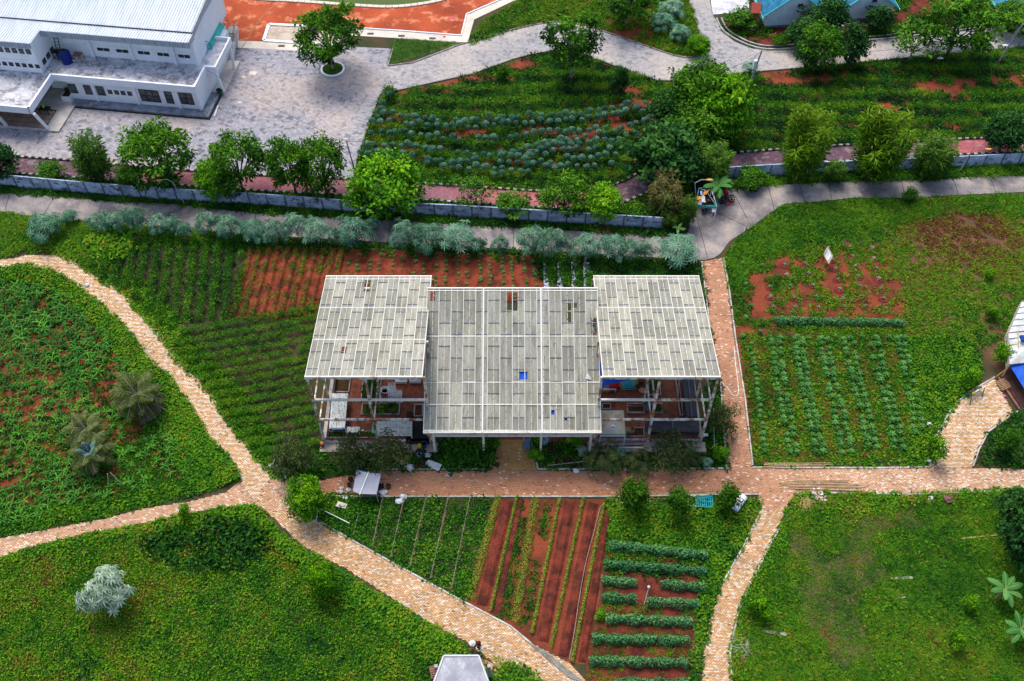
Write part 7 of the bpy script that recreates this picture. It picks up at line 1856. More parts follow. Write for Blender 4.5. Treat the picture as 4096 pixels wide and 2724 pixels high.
# palms and bananas
L_PALM=leaf_mat('leaf_palm',[(0,(.03,.06,.014)),(.5,(.12,.17,.04)),(1,(.30,.33,.12))],spread=1.0,ospread=.1)
L_PALMB=leaf_mat('leaf_palm_blue',[(0,(.05,.13,.12)),(.5,(.14,.28,.28)),(1,(.3,.45,.45))],spread=1.0)
L_PALMD=leaf_mat('leaf_palm_dead',[(0,(.16,.09,.07)),(.5,(.26,.16,.13)),(1,(.36,.25,.2))],spread=1.0)
def frond(lb,mb,o,az,el,L,droop,tint,r):
 n=12;p=np.array(o,float);pts=[p.copy()];e=el
 for i in range(n):
  e2=e-droop*(i/n)**1.2
  p=p+np.array([math.cos(az)*math.cos(e2),math.sin(az)*math.cos(e2),math.sin(e2)])*L/n;pts.append(p.copy())
 if mb is not None:mb.tube([tuple(q)for q in pts],[.035*(1-i/(n+1))+.006 for i in range(n+1)],4)
 side=np.array([-math.sin(az),math.cos(az),0])
 for i in range(1,n+1):
  for k in(0,.5):
   q=pts[i-1]*(1-k)+pts[i]*k;d=(pts[i]-pts[i-1]);d=d/np.linalg.norm(d);f=(i+k)/(n+1)
   ll=L*.30*math.sin(math.pi*min(1,.18+.8*f))+.08
   for s_ in(-1,1):
    lb.leaves([q],[d*.75+side*s_*1.0+np.array([0,0,-.1+r.normal(0,.1)])],[np.array([0,0,1.])+d*.2],ll,.085,.3,min(1,max(0,tint+r.normal(0,.12))))
def palm(label,c,H_,n,L,seed,heart=False,dead=3):
 r=np.random.default_rng(seed);o=thing('palm_tree',label,'palm',(c.x,c.y,0))
 lb,ld,mb=LB(),LB(),MB()
 for i in range(n):
  t_=i/n;frond(lb,mb,(0,0,H_),i*2.4,1.15-1.3*t_,L*r.uniform(.85,1.1),1.0+.5*r.random(),.35+.3*(1-t_),r)
 for i in range(dead):frond(ld,mb,(0,0,H_-.1),-1.6+i*.45+r.normal(0,.2),-.35,L*r.uniform(.8,1.0),.5,.5,r)
 tm=MB();tm.tube([(0,0,0),(.05,0,H_*.5),(0,0,H_)],[.22,.19,.15],8);tm.build('trunk',M_bark,o,world=False)
 link('fronds',lb.mesh('fronds',L_PALM),o)
 if dead:link('dry_fronds',ld.mesh('dry_fronds',L_PALMD),o)
 mb.build('frond_ribs',M_palebark,o,world=False)['kind']='stuff'
 if heart:
  lh=LB()
  for i in range(7):frond(lh,None,(0,0,H_),i*2.4,1.3-.08*i,L*.55,.7,.5,r)
  link('young_fronds',lh.mesh('young_fronds',L_PALMB),o)
def at_z(px,py,z):
 p=at(px,py,z);return Vector((p.x,p.y,0))
palm('large palm with drooping dry fronds, upper right of the three palms',at_z(547,1580,2.2),2.2,24,2.8,1,dead=6)
palm('palm in the middle of the corn field, farther left',at_z(345,1720,2.0),2.0,16,2.2,2,dead=1)
palm('palm with bluish young fronds, nearest of the three',at_z(362,1812,2.0),2.0,18,2.2,3,heart=True,dead=1)
for i,(a_,b_,za)in enumerate([((1390,570),(1570,660),1.6),((1015,1215),(1135,1335),1.4),((990,1225),(1005,1340),1.3),((1310,610),(1390,740),1.3)]):
 p,q=T(0,2,*a_,za),T(0,2,*b_);mb=MB();mb.tube([(p.x,p.y,za),(q.x,q.y,0)],.05,5)
 mb.top('support_pole',M_palebark,['pale pole propping the large palm on its right','pale pole leaning against the nearest palm','short pale pole left of the leaning palm pole','pale pole in the dry fronds below the large palm'][i],'pole')
L_BAN=leaf_mat('leaf_banana',[(0,(.02,.10,.02)),(.5,(.06,.22,.045)),(1,(.18,.38,.12))],spread=.9,ospread=.1)
def banana(label,c,n,L,H_,seed,W_=.5):
 r=np.random.default_rng(seed);o=thing('banana_plant',label,'banana',(c.x,c.y,0))
 mb=MB();mb.tube([(0,0,0),(.03,0,H_*.6),(0,0,H_)],[.16,.13,.08],8);mb.build('stem',mat('banana_stem',(.22,.24,.08),(.15,.12,.05),3),o,world=False)
 for i in range(n):
  az=i*2.4+r.normal(0,.15);el=r.uniform(.35,.95);Lk=L*r.uniform(.8,1.1)
  lb=LB()
  nseg=7;side=np.array([-math.sin(az),math.cos(az),0]);p=np.array([0,0,H_-.05]);rows=[];mid=[]
  for k in range(nseg+1):
   f=k/nseg;wd=W_*(.12 if k==0 else math.sin(math.pi*min(.97,.12+.8*f))**.6)*(1 if k<nseg else.15)
   e=el-1.25*f
   rows.append((p-side*wd/2-np.array([0,0,wd*.12]),p.copy(),p+side*wd/2-np.array([0,0,wd*.12])));mid.append(tuple(p))
   p=p+np.array([math.cos(az)*math.cos(e),math.sin(az)*math.cos(e),math.sin(e)])*Lk/nseg
  v=np.array(rows).reshape(-1,3);fs=[]
  for k in range(nseg):
   for s_ in(0,1):
    a_=k*3+s_;fs+=[(a_,a_+1,a_+4),(a_,a_+4,a_+3)]
  lb.v.append(v);lb.f.append(np.array(fs));lb.t.append(np.clip(np.full(len(v),.5+r.normal(0,.15)),0,1));lb.n=len(v)
  lf=link('leaf',lb.mesh('leaf',L_BAN),o)
  m2=MB();m2.tube([(a_,b_,c_+.012)for a_,b_,c_ in mid],[.03*(1-k/9)for k in range(nseg+1)],4);m2.build('midrib',mat('banana_rib',(.30,.42,.12)),lf,world=False)
banana('upper banana plant at the right edge, under the dark tree',at_z(4022,2355,2.0),9,1.6,2.0,1)
banana('lower banana plant at the right edge, cut by the frame',at_z(4082,2518,2.0),9,1.7,2.0,2)
banana('banana plant behind the red tractor by the torn tent',at_z(2872,752,2.0),9,2.0,2.3,3,.6)
banana('small banana plant at the end of the left block wall',at_z(2712,915,.8),6,.9,.8,4,.3)
# torn market tent, tractor, stool
def Zm(x,y,z=0.0):return at(2700+.2232*x,680+.2232*y,z)
zt=2.1
c4_=[Zm(430,322,zt),Zm(660,318,zt),Zm(748,652,zt),Zm(365,632,zt)]
cc=sum(c4_,Vector())/4
TT_=thing('market_tent','torn market tent frame with teal edges and shreds of cloth','tent',(cc.x,cc.y,.07))
M_teal2=mat('teal_canvas',(.03,.30,.26),(.05,.38,.34),2)
M_rag=mat('grey_rag',(.48,.47,.46),(.34,.33,.33),2,fine=.15);M_orag=mat('orange_rag',(.62,.26,.04),(.50,.20,.04),2,fine=.15)
for i in range(4):
 a_,b_=c4_[i],c4_[(i+1)%4]
 mb=MB();mb.bar(a_,b_,.07);mb.build('frame_bar',M_teal2,TT_)
 if i in(1,2,3):
  mb=MB();mb.bar(a_-Vector((0,0,.16)),b_-Vector((0,0,.16)),.02,.30);mb.build('edge_cloth',M_teal2,TT_)
 mb=MB();mb.bar((a_.x,a_.y,.07),a_,.06);mb.build('leg',M_white,TT_)
apx=cc+Vector((0,0,.8))
for i,c in enumerate(c4_):mb=MB();mb.bar(c,Vector((apx.x,apx.y,zt+.75)),.05);mb.build('rib',M_orag if i%2 else M_polem,TT_)
def rag(pts,m,seed):
 r=random.Random(seed);n=5;mb=MB();vs=[]
 a_,b_,c,d=pts
 for i in range(n+1):
  for j in range(n+1):
   q=a_.lerp(b_,i/n).lerp(d.lerp(c,i/n),j/n);vs.append(q+Vector((r.uniform(-.05,.05),r.uniform(-.05,.05),r.uniform(-.1,.06))))
 mb.add(vs,[(i*(n+1)+j,i*(n+1)+j+1,(i+1)*(n+1)+j+1,(i+1)*(n+1)+j)for i in range(n)for j in range(n)]);mb.build('cloth_shred',m,TT_,smooth=True)
rag([Zm(530,340,2.2),Zm(625,350,2.3),Zm(560,430,2.4),Zm(500,450,2.3)],M_orag,1)
rag([Zm(390,465,2.3),Zm(490,480,2.6),Zm(480,520,2.6),Zm(395,540,2.2)],M_orag,2)
rag([Zm(375,615,2.2),Zm(470,530,2.6),Zm(480,625,2.2),Zm(420,628,2.2)],M_rag,3)
rag([Zm(620,325,2.2),Zm(665,325,2.2),Zm(735,640,2.2),Zm(700,480,2.3)],M_rag,4)
rag([Zm(470,450,2.7),Zm(540,470,2.7),Zm(550,580,2.6),Zm(480,570,2.6)],mat('blue_grey_rag',(.32,.36,.46),(.5,.5,.52),2),5)
rag([Zm(455,370,2.4),Zm(490,380,2.5),Zm(500,440,2.6),Zm(450,440,2.5)],mat('blue_rag',(.10,.22,.46),(.35,.38,.48),3),6)
for i,(x_,y_,s_,lab,m_)in enumerate([(430,430,.55,'dark sack heap at the back left under the torn tent',M_pot),(600,440,.6,'black goods heap at the back right under the torn tent',M_pot),(640,560,.6,'dark bundle at the front right under the torn tent',M_soil),(480,600,.5,'brown bundle at the front left under the torn tent',mat('brown_bundle',(.12,.06,.03)))]):
 c=Zm(x_,y_);mb=MB()
 mb.blob((c.x,c.y,.07+s_*.45),(s_*1.1,s_,s_*.5),i,10,6,.3);mb.top('goods_bundle',m_,lab,'bundle',smooth=True)
def moto(label,c,rz):
 o=thing('motorbike',label,'motorbike',(c.x,c.y,.07),rz)
 for x in(-.6,.6):
  mb=MB();n=14
  mb.tube([(x+.28*math.cos(2*math.pi*k/n),0,.28+.28*math.sin(2*math.pi*k/n))for k in range(n+1)],.05,5,False);mb.build('wheel',M_black,o,world=False)
 mb=MB();mb.bar((-.6,0,.45),(.4,0,.6),.22,.25);mb.bar((.4,0,.6),(.6,0,.28),.08);mb.build('body',M_frame,o,world=False)
 mb=MB();mb.bar((-.7,0,.72),(.0,0,.70),.24,.09);mb.build('seat',M_pot,o,world=False)
 mb=MB();mb.bar((.42,-.32,.95),(.42,.32,.95),.04);mb.bar((.42,0,.6),(.42,0,.95),.06);mb.build('handlebar',M_rail,o,world=False)
 mb=MB();mb.blob((.5,0,.82),(.12,.1,.1),1,8,5,0);mb.build('headlight',M_white,o,world=False)
moto('black motorbike parked in front of the torn tent, left of two',Zm(490,715),1.4);moto('black motorbike parked in front of the torn tent, right of two',Zm(560,705),1.3)
c=Zm(915,580);o=thing('hand_tractor','red two wheeled hand tractor with black cage wheels beside the tent','tractor',(c.x,c.y,.07),.15)
M_tred=mat('tractor_red',(.48,.02,.02),(.35,.015,.015),3,rough=.45)
for x in(-.55,.55):
 mb=MB();n=12
 for s_ in(-.2,.2):mb.tube([(x+s_,.42*math.cos(2*math.pi*k/n),.42+.42*math.sin(2*math.pi*k/n))for k in range(n+1)],.03,4,False)
 for k in range(n):a_=2*math.pi*k/n;mb.bar((x-.24,.42*math.cos(a_),.42+.42*math.sin(a_)),(x+.24,.42*math.cos(a_),.42+.42*math.sin(a_)),.10,.02)
 for k in range(4):a_=math.pi*k/2;mb.bar((x,0,.42),(x,.4*math.cos(a_),.42+.4*math.sin(a_)),.04)
 mb.build('cage_wheel',M_frame,o,world=False)
mb=MB();mb.box((0,.1,.62),(.36,.7,.32));mb.bx(-.14,.14,-.45,-.25,.35,.7);mb.build('gearbox',M_frame,o,world=False)
mb=MB();mb.box((.05,.75,.78),(.42,.5,.42));mb.lathe((.05,.75,.992),[(.16,0),(.12,.1)],10);mb.build('engine',M_tred,o,world=False)
for s_ in(-1,1):mb=MB();mb.tube([(s_*.1,-.2,.7),(s_*.2,-.8,.85),(s_*.34,-1.3,.98)],.035,5);mb.build('handle',M_tred,o,world=False)
mb=MB();mb.tube([(-.1,.7,.95),(-.1,.72,1.3),(-.1,.95,1.34)],.04,6);mb.build('exhaust',M_frame,o,world=False)
mb=MB();mb.bar((-.3,-.6,.12),(-.3,-.6,.6),.05);mb.bar((-.3,-.6,.12),(.3,-.6,.12),.08);mb.build('tow_bar',M_tred,o,world=False)
c=Zm(686,790);o=thing('plastic_stool','white plastic stool on the concrete in front of the tent','stool',(c.x,c.y,.07))
mb=MB();mb.bx(-.2,.2,-.2,.2,.42,.46);mb.build('seat',M_pvc,o,world=False)
for a_ in(-1,1):
 for b_ in(-1,1):mb=MB();mb.bar((a_*.23,b_*.23,0),(a_*.17,b_*.17,.42),.06);mb.build('leg',M_pvc,o,world=False)
mb=MB();mb.bx(-.19,.19,.17,.20,.46,.85);mb.build('backrest',M_pvc,o,world=False)
# sign board among the pits
p=[T(3,1,545,740,1.3),T(3,1,603,815,.9)]
B0,B1=T(3,1,498,850),T(3,1,530,910)
o=thing('notice_board','weathered notice board on two thin legs beside the red soil pits','sign',((B0.x+B1.x)/2,(B0.y+B1.y)/2,0))
a_,b_=Vector((B0.x,B0.y,1.0)),Vector((B1.x,B1.y,1.0))
uu=(b_-a_).normalized()*.2;nb=Vector((.5,.55,.9)).normalized()
hv=Vector((.35,.55,.45)).normalized()*.9
mb=MB();mb.slab([a_-uu,b_+uu,b_+uu+hv,a_-uu+hv],.05);mb.build('board',mat('faded_sign',(.62,.62,.62),(.35,.42,.52),2.0,.42,.58,fine=.2),o)
mb=MB()
for s0,s1 in((a_-uu,b_+uu),(b_+uu,b_+uu+hv),(b_+uu+hv,a_-uu+hv),(a_-uu+hv,a_-uu)):mb.bar(s0+Vector((0,0,.03)),s1+Vector((0,0,.03)),.07)
mb.build('board_frame',mat('orange_wood',(.42,.20,.07),(.5,.42,.34),3),o)
for q in(B0,B1):mb=MB();mb.bar((q.x,q.y,0),(q.x,q.y,1.0),.05);mb.bar((q.x,q.y,1.0),Vector((q.x,q.y,1.0))+hv*.8,.05);mb.build('leg',M_frame,o)
# canopy, sacks and pots on the main path
def Z5(x,y,z=0.0):return at(1060+.4451*x,1780+.4451*y,z)
q4=[Z5(822,222,1.5),Z5(1043,258,1.5),Z5(1003,443,1.5),Z5(788,412,1.5)]
cc=sum(q4,Vector())/4
o=thing('canopy','pale grey cloth canopy over a white centre pole on the main path','canopy',(cc.x,cc.y,.03))
r0,r1=Z5(932,250,1.75),Z5(852,440,1.75)
M_cloth=mat('lavender_grey_cloth',(.33,.345,.41),(.28,.295,.36),.8,fine=.06)
for nm,P_ in(('a',[q4[0],r0,r1,q4[3]]),('b',[r0,q4[1],q4[2],r1])):
 n=6;vs=[];rr_=random.Random(4)
 for i in range(n+1):
  for j in range(n+1):
   g=P_[0].lerp(P_[1],i/n).lerp(P_[3].lerp(P_[2],i/n),j/n);vs.append(g-Vector((0,0,.10*math.sin(math.pi*i/n)*math.sin(math.pi*j/n)+rr_.uniform(-.012,.012))))
 mb=MB();mb.add(vs,[(i*(n+1)+j,i*(n+1)+j+1,(i+1)*(n+1)+j+1,(i+1)*(n+1)+j)for i in range(n)for j in range(n)]);mb.build('cloth',M_cloth,o,smooth=True)
mb=MB();mb.tube([r0+Vector((.0,.05,.05)),r1+Vector((0,-.1,.05))],.045,6);mb.build('ridge_pole',M_pvc,o)
for a_,b_ in zip(q4,q4[1:]+q4[:1]):mb=MB();mb.bar(a_,b_,.03);mb.build('hem',mat('blue_hem',(.04,.10,.32)),o)
for c in q4:mb=MB();mb.bar((c.x,c.y,0.03),c,.06);mb.build('leg',M_palebark,o)
def sack(label,c,r_,m,seed,h=.3,cat='sack',name='sack'):
 mb=MB();rr_=random.Random(seed)
 mb.blob((c.x,c.y,c.z+h*.45),(r_,r_*rr_.uniform(.6,.9),h*.5),seed,12,7,.22)
 a_=rr_.uniform(0,6.28);mb.blob((c.x+r_*.7*math.cos(a_),c.y+r_*.7*math.sin(a_),c.z+h*.4),(r_*.4,r_*.35,h*.4),seed+1,8,5,.3)
 return mb.top(name,m,label,cat)
M_sack=mat('white_sack',(.66,.66,.66),(.46,.47,.50),3.5,.42,.6,fine=.15,fscale=14)
for i,(x_,y_,r_,lab)in enumerate([(1062,432,.36,'white sack on the path edge beside the canopy'),(1208,512,.36,'white sack lying on the weeds, lower of a touching pair'),(1244,470,.32,'white sack on the path edge, upper of a touching pair'),(690,395,.2,'small white bag left of the canopy, upper one'),(688,425,.24,'white bag left of the canopy, lower one'),(752,408,.22,'crumpled white bag right beside the left canopy pole'),(725,482,.26,'white and yellow bag in the weeds below the canopy'),(190,290,.26,'bluish plastic bag under the wooden frame'),(178,250,.2,'crumpled pale bag in the weeds by the wooden frame'),(1300,205,.4,'grey patterned bag on the path edge before the olive shrub'),(1240,165,.3,'heap of coloured wrappers by the olive shrub'),(875,190,.15,'tiny white wrapper in the weeds above the canopy'),(55,190,.25,'bluish bag at the left of the wooden frame')]):
 sack(lab,Z5(x_,y_),r_,M_sack,10+i)
c=Z5(692,553);mb=MB();mb.box((c.x,c.y,.16),(.9,.5,.26),-.3);mb.blob((c.x,c.y,.26),(.42,.24,.12),5,10,6,.2);mb.top('rice_sack',mat('printed_sack',(.62,.58,.52),(.40,.36,.33),4,.46,.6,fine=.15),'full white rice sack lying in the weeds below the canopy','sack')
for i,(x_,y_,r_,lab)in enumerate([(1111,384,.22,'round black pot standing alone right of the canopy'),(1032,372,.15,'black pot under the right canopy edge, left one'),(1058,380,.15,'black pot under the right canopy edge, right one'),(1040,398,.14,'small black pot under the right canopy edge, nearest'),(773,322,.22,'black pot with brown soil left of the canopy'),(760,372,.18,'grey pot in the weeds left of the canopy')]):
 pot('plant_pot',lab,Z5(x_,y_),r_,.35,M_pot)
o=thing('wooden_rack','old grey wooden frame of bars standing in the weeds at the path fork','frame',Z5(130,190))
g=[Z5(85,130,.9),Z5(178,152,.9),Z5(165,195,.5),Z5(70,178,.5)]
for a_,b_ in zip(g,g[1:]+g[:1]):mb=MB();mb.bar(a_,b_,.06);mb.build('rail',M_palebark,o)
for k in(.25,.45,.65):mb=MB();mb.bar(g[0].lerp(g[1],k),g[3].lerp(g[2],k),.05);mb.build('slat',M_palebark,o)
for c in g+[Z5(205,248,.1)]:mb=MB();mb.bar((c.x,c.y,0),c,.06);mb.build('leg',M_palebark,o)
mb=MB();mb.bar(g[2],Z5(205,248,.1),.06);mb.build('rail',M_palebark,o)
def ztc(c,r,x,y,z=0.0):return T(c,r,x,y,z)
def corrugated(name,label,quad,m,n=9):
 mb=MB();a_,b_,c,d=quad;pts=[]
 for i in range(n*2+1):
  f=i/(n*2);up_=Vector((0,0,.035 if i%2 else 0));pts.append((a_.lerp(b_,f)+up_,d.lerp(c,f)+up_))
 vs=[p for q in pts for p in q];mb.add(vs,[(2*i,2*i+1,2*i+3,2*i+2)for i in range(n*2)])
 return mb.top(name,m,label,'sheet')
M_corr=mat('corrugated_white',(.60,.62,.66),(.44,.46,.50),2,fine=.1)
corrugated('corrugated_sheet','white corrugated roofing sheet leaning on the path edge',[T(1,2,1590,1098,.5),T(1,2,1712,1142,.5),T(1,2,1682,1205,.1),T(1,2,1548,1142,.1)],M_corr)
corrugated('corrugated_sheet','blue grey corrugated sheet right of the entrance path',[T(2,2,290,845,.7),T(2,2,340,845,.7),T(2,2,332,962,.15),T(2,2,280,962,.15)],mat('corrugated_blue',(.34,.44,.58),(.26,.34,.46),2),5)
mb=MB();mb.slab([T(2,2,345,848,.7),T(2,2,365,848,.7),T(2,2,358,950,.15),T(2,2,336,950,.15)],.04);mb.top('wood_plank',mat('brown_plank',(.26,.15,.09),(.18,.1,.06),3),'brown plank beside the blue grey corrugated sheet','plank')
M_bag=mat('black_bag',(.015,.018,.03),(.05,.055,.08),4,.45,.6,rough=.4)
for i,(x_,y_,m_,lab)in enumerate([(1498,1040,M_bag,'black grow bag by the terrace, left one'),(1542,1035,M_bag,'black grow bag by the terrace, right one')]):sack(lab,T(1,2,x_,y_),.3,m_,40+i,.6,'bag','grow_bag')
pot('white_rim_pot','black pot with a white rim in front of the grow bags',T(1,2,1505,1075),.28,.4,mat('white_rim',(.5,.52,.56),(.06,.06,.08),3,.45,.55),False)
sack('crumpled white bag right of the black grow bags',T(1,2,1585,1066),.34,M_sack,47)
pot('barrel','dark barrel with coiled pipe on the terrace corner',T(1,2,1550,975,.3),.28,.6,mat('barrel_blue',(.03,.05,.10)),False,z=.28)
c=T(1,2,1508,982,.3);mb=MB();mb.bx(c.x-.16,c.x+.16,c.y-.2,c.y+.2,.29,.62);mb.lathe((c.x,c.y,.622),[(.08,0),(.07,.08)],8);mb.top('yellow_canister',mat('yellow_plastic',(.58,.42,.02)),'yellow canister on the terrace beside the barrel','canister')
for i,(x_,y_)in enumerate([(1480,1172),(1535,1130),(1535,1172)]):pot('plant_pot',['black pot ring by the corrugated sheet, left','black pot ring by the corrugated sheet, upper','black pot ring by the corrugated sheet, right'][i],T(1,2,x_,y_),.22,.25,M_pot)
c=T(1,2,1055,980,.3);mb=MB();mb.bx(c.x-.28,c.x+.28,c.y-.15,c.y+.15,.29,.5);mb.top('black_tray',M_black,'black tray on the terrace in front of the plastic sheet','tray')
mb=MB();c=T(1,2,612,970,.3)
for k in range(6):mb.box((c.x+.01*(k%2),c.y,.33+k*.09),(.24,.3,.08),.02*k)
mb.top('brick_pile',mat('orange_brick',(.45,.15,.06),(.36,.11,.05),4),'short stack of orange bricks at the left terrace corner','bricks',)
for a_,x_,y_,lab in((0,1648,960,'red and white ribbon at the foot of the left brace'),(1,0,0,'')):
 c=T(1,2,x_,y_)if a_==0 else T(2,2,722,975);mb=MB();mb.bar((c.x,c.y,.2),(c.x+.05,c.y-.25,.05),.12,.03);mb.bar((c.x,c.y,.3),(c.x-.06,c.y-.1,.05),.1,.03)
 mb.top('ribbon',mat('red_ribbon',(.55,.05,.05),(.7,.6,.6),6,.48,.52),lab or 'red and white ribbon at the foot of the right brace','ribbon')
pot('plant_pot','black pot at the left side of the entrance path',T(1,2,2222,1158),.22,.3,M_pot)
c=T(1,2,1780,1240);sack('black and white bag lying on the main path',Vector((c.x,c.y,.03)),.3,mat('black_white_bag',(.02,.02,.03),(.5,.52,.55),3,.5,.56),60,.25,'bag','bag')
PLm=[rosette(s_,9,.30,.14,m_,.25)for s_,m_ in((31,L_BRIGHT),(32,leaf_mat('leaf_red',[(0,(.14,.02,.015)),(.5,(.28,.06,.03)),(1,(.20,.22,.04))],spread=1.0,ospread=.6)))]
for i,(x_,y_)in enumerate([(392,1108),(432,1104),(475,1106),(519,1108),(561,1105),(611,1106),(655,1106),(385,1146),(430,1142),(478,1144),(520,1146),(566,1150),(612,1152),(648,1155)]):
 pot('flower_pot','black flower pot with a small plant in the two rows by the path',T(2,2,x_,y_),.19,.28,M_pot,True,PLm[(i*5//3)%2],'flower pots in two rows','flower pot')
for i,(x_,y_)in enumerate([(345,972),(345,1008),(388,1012)]):pot('flower_pot',['flower pot under the corrugated sheet, upper','flower pot under the corrugated sheet, lower left','flower pot under the corrugated sheet, lower right'][i],T(2,2,x_,y_),.19,.28,M_pot,True,PLm[1],None,'flower pot')
for i,(x_,y_,s_,lab)in enumerate([(240,900,1.0,'bright yellow green shrub at the right of the entrance path'),(590,930,.9,'bright shrub in front of the middle roof, right side'),(215,1090,.7,'bushy plant at the lower right of the entrance path')]):
 q=T(2,2,x_,y_);place('roundbright','garden_shrub',lab,'shrub',q,None,None,sc_=s_*.8)
q=T(1,2,2160,990);place('leafyshrub','garden_shrub','leafy shrub at the left of the entrance path','shrub',q,None,None,sc_=.9)
q=T(2,2,650,1030);place('silver','silver_shrub','small silvery shrub in the garden before the right brace','shrub',q,None,None,sc_=.42)
for i,(x_,y_)in enumerate([(1000,1060),(1180,1090),(800,1140),(1440,1110),(1120,1150),(1690,1135),(1790,1150)]):
 q=T(2,2,x_,y_);place(['tealshrub','leafyshrub','greenshrub'][i%3],'garden_shrub',['lacy shrub left of the pale garden shrub','pale lacy shrub in the middle of the front garden','spiky shrub near the rows of flower pots','lacy shrub below the spreading shrub','low leafy shrub at the garden edge, middle','round leaved plant near the right garden corner, left','round leaved plant near the right garden corner, right'][i],'shrub',q,None,None,sc_=.55)
c=T(2,2,138,945,.3);o=thing('hand_trolley','blue flat trolley standing by the entrance path','trolley',(c.x,c.y,.03))
mb=MB();mb.bx(-.28,.28,-.55,.45,.15,.2);mb.build('platform',mat('trolley_blue',(.10,.20,.34)),o,world=False)
mb=MB();mb.tube([(-.27,.45,.2),(-.27,.5,.85),(.27,.5,.85),(.27,.45,.2)],.03,5);mb.build('handle',M_pvc,o,world=False)
for a_ in(-1,1):
 for b_ in(-.45,.35):mb=MB();mb.lathe((a_*.22,b_,0),[(.05,0),(.07,.07),(.05,.148)],8);mb.build('wheel',M_black,o,world=False)
 # poles, hoses, frames lying about
M_bamboo=mat('dry_bamboo',(.50,.36,.20),(.38,.26,.14),2,fine=.15)
def pole(label,pts,z=.07,r_=.025,m=M_bamboo,name='bamboo_pole',group=None,cat='pole'):
 mb=MB();mb.tube([(p.x,p.y,z)for p in pts],r_,5);return mb.top(name,m,label,cat,group)
for i,pts in enumerate([[(1500,1217),(1850,1238),(2175,1277)],[(1460,1300),(1800,1322),(2140,1362)],[(1560,1272),(1820,1280),(2100,1284)],[(1530,1232),(1900,1232),(2330,1228)],[(1600,1290),(1830,1300),(2060,1290)]]):
 pole('long thin bamboo pole lying on the main path near the canopy',[T(1,2,*p)for p in pts],group='bamboo poles near the canopy')
def smoothv(pts,n=2):
 q=[(p.x,p.y)for p in pts];q=smooth(q,n);return[Vector((a,b,0))for a,b in q]
pole('thin bent cane looping on the main path before the entrance',smoothv([T(1,2,2150,1385),T(1,2,1970,1405),T(1,2,1950,1370),T(1,2,2010,1350),T(1,2,2150,1360),T(1,2,2358,1285),T(2,2,210,1160)]),.08,.022,name='bent_cane',cat='cane')
random.seed(31)
for k in range(14):
 y0=1440+k*7+random.uniform(-6,6);x0=random.uniform(880,1010);x1=random.uniform(1250,1480)
 pole('bamboo pole in the loose layer below the main path',[T(2,2,x0,y0),T(2,2,x1,y0+random.uniform(-14,20))],.1+.03*(k%3),.03,group='bamboo poles below the main path')
for k in range(5):
 y0=1385+k*8;pole('bamboo pole on the path edge behind the fruit trees',[T(2,2,random.uniform(1150,1500),y0+25),T(2,2,random.uniform(1800,1990),y0)],.1,.028,group='bamboo poles behind the fruit trees')
for k in range(10):
 y0=1122+k*5;pole('bamboo pole in the bundle on the verge of the right field',[T(3,2,random.uniform(-60,60),y0+12),T(3,2,random.uniform(330,640),y0+random.uniform(-8,16))],.12+.04*(k%3),.03,group='bamboo bundle on the right verge')
for k in range(12):
 y0=1285+k*8;pole('bamboo pole in the bundle lying on the right part of the main path',[T(3,2,random.uniform(90,260),y0),T(3,2,random.uniform(650,940),y0+random.uniform(0,30))],.07+.04*(k%3),.03,group='bamboo bundle on the main path')
for k in range(9):
 pole('pole in the bundle at the lower end of the vine strips',[at(2048+(80+k*11)*.76,2043+(690+k*6)*.76),at(2048+(300+k*12)*.76,2043+(880+k*5)*.76)],.1+.04*(k%3),.035,M_palebark,group='pole bundle below the vine strips')
pole('white hose lying along the rightmost red furrow',smoothv([at(2048+x*.76,2043+y*.76)for x,y in((465,-20),(430,120),(385,280),(350,480),(335,600),(300,790))]),.2,.022,M_palebark,'hose',cat='hose')
pole('pale hose curving over the right brick path',smoothv([T(2,2,x,y)for x,y in((1900,362),(1960,420),(2000,455),(2020,500),(2060,522),(2088,495),(2080,380),(2060,250),(2045,60))]),.07,.03,M_pvc,'hose',cat='hose')
pole('pale hose arching on the upper part of the right brick path',smoothv([T(2,1,x,y)for x,y in((1832,1480),(1840,1420),(1880,1365),(1940,1335),(1990,1345),(2025,1400))]),.07,.025,M_bamboo,'hose',cat='hose')
pole('white pipe lying on the terrace under the right low wall',[T(2,2,985,985,.3),T(2,2,1215,990,.3)],.33,.05,M_pvc,'pipe',cat='pipe')
pole('long black pipe on the right terrace',[T(2,2,700,985,.3),T(2,2,1210,965,.3)],.32,.04,M_black,'pipe',cat='pipe')
pole('long yellow hose across the red clay field',smoothv([T(0,0,2150,560),T(0,0,2230,440),T(0,0,2290,350),T(0,0,2358,235),T(1,0,60,160),T(1,0,150,75),T(1,0,225,10)]),.06,.04,M_bamboo,'hose',cat='hose')
pole('bare bamboo stick lying across the flower pots',[T(2,2,325,1172),T(2,2,690,1132)],.4,.03,M_palebark,'stick',cat='stick')
for i,(a_,b_,w_,lab,m_)in enumerate([((645,361),(757,356),.22,'grey weathered plank on the lower right lawn',M_palebark),((-30,635),(95,655),.25,'grey plank near the brush pile',M_palebark),((1015,149),(1200,132),.10,'bamboo pole pointing at the dark edge tree',M_bamboo),((670,462),(735,458),.14,'short broken plank below the grey one',M_palebark)]):
 p,q=at(3072+a_[0]*.76,2043+a_[1]*.76),at(3072+b_[0]*.76,2043+b_[1]*.76);mb=MB();mb.bar((p.x,p.y,.12),(q.x,q.y,.14),w_,.06);mb.top('plank',m_,lab,'plank')
for i,(x_,y_,z_,lab)in enumerate([(2250,870,0,'pale plank in the weeds right of the curved path')]):
 p,q=T(3,2,2182,888),T(3,2,2268,862);mb=MB();mb.bar((p.x,p.y,.2),(q.x,q.y,.2),.12,.06);mb.top('plank',M_palebark,lab,'plank')
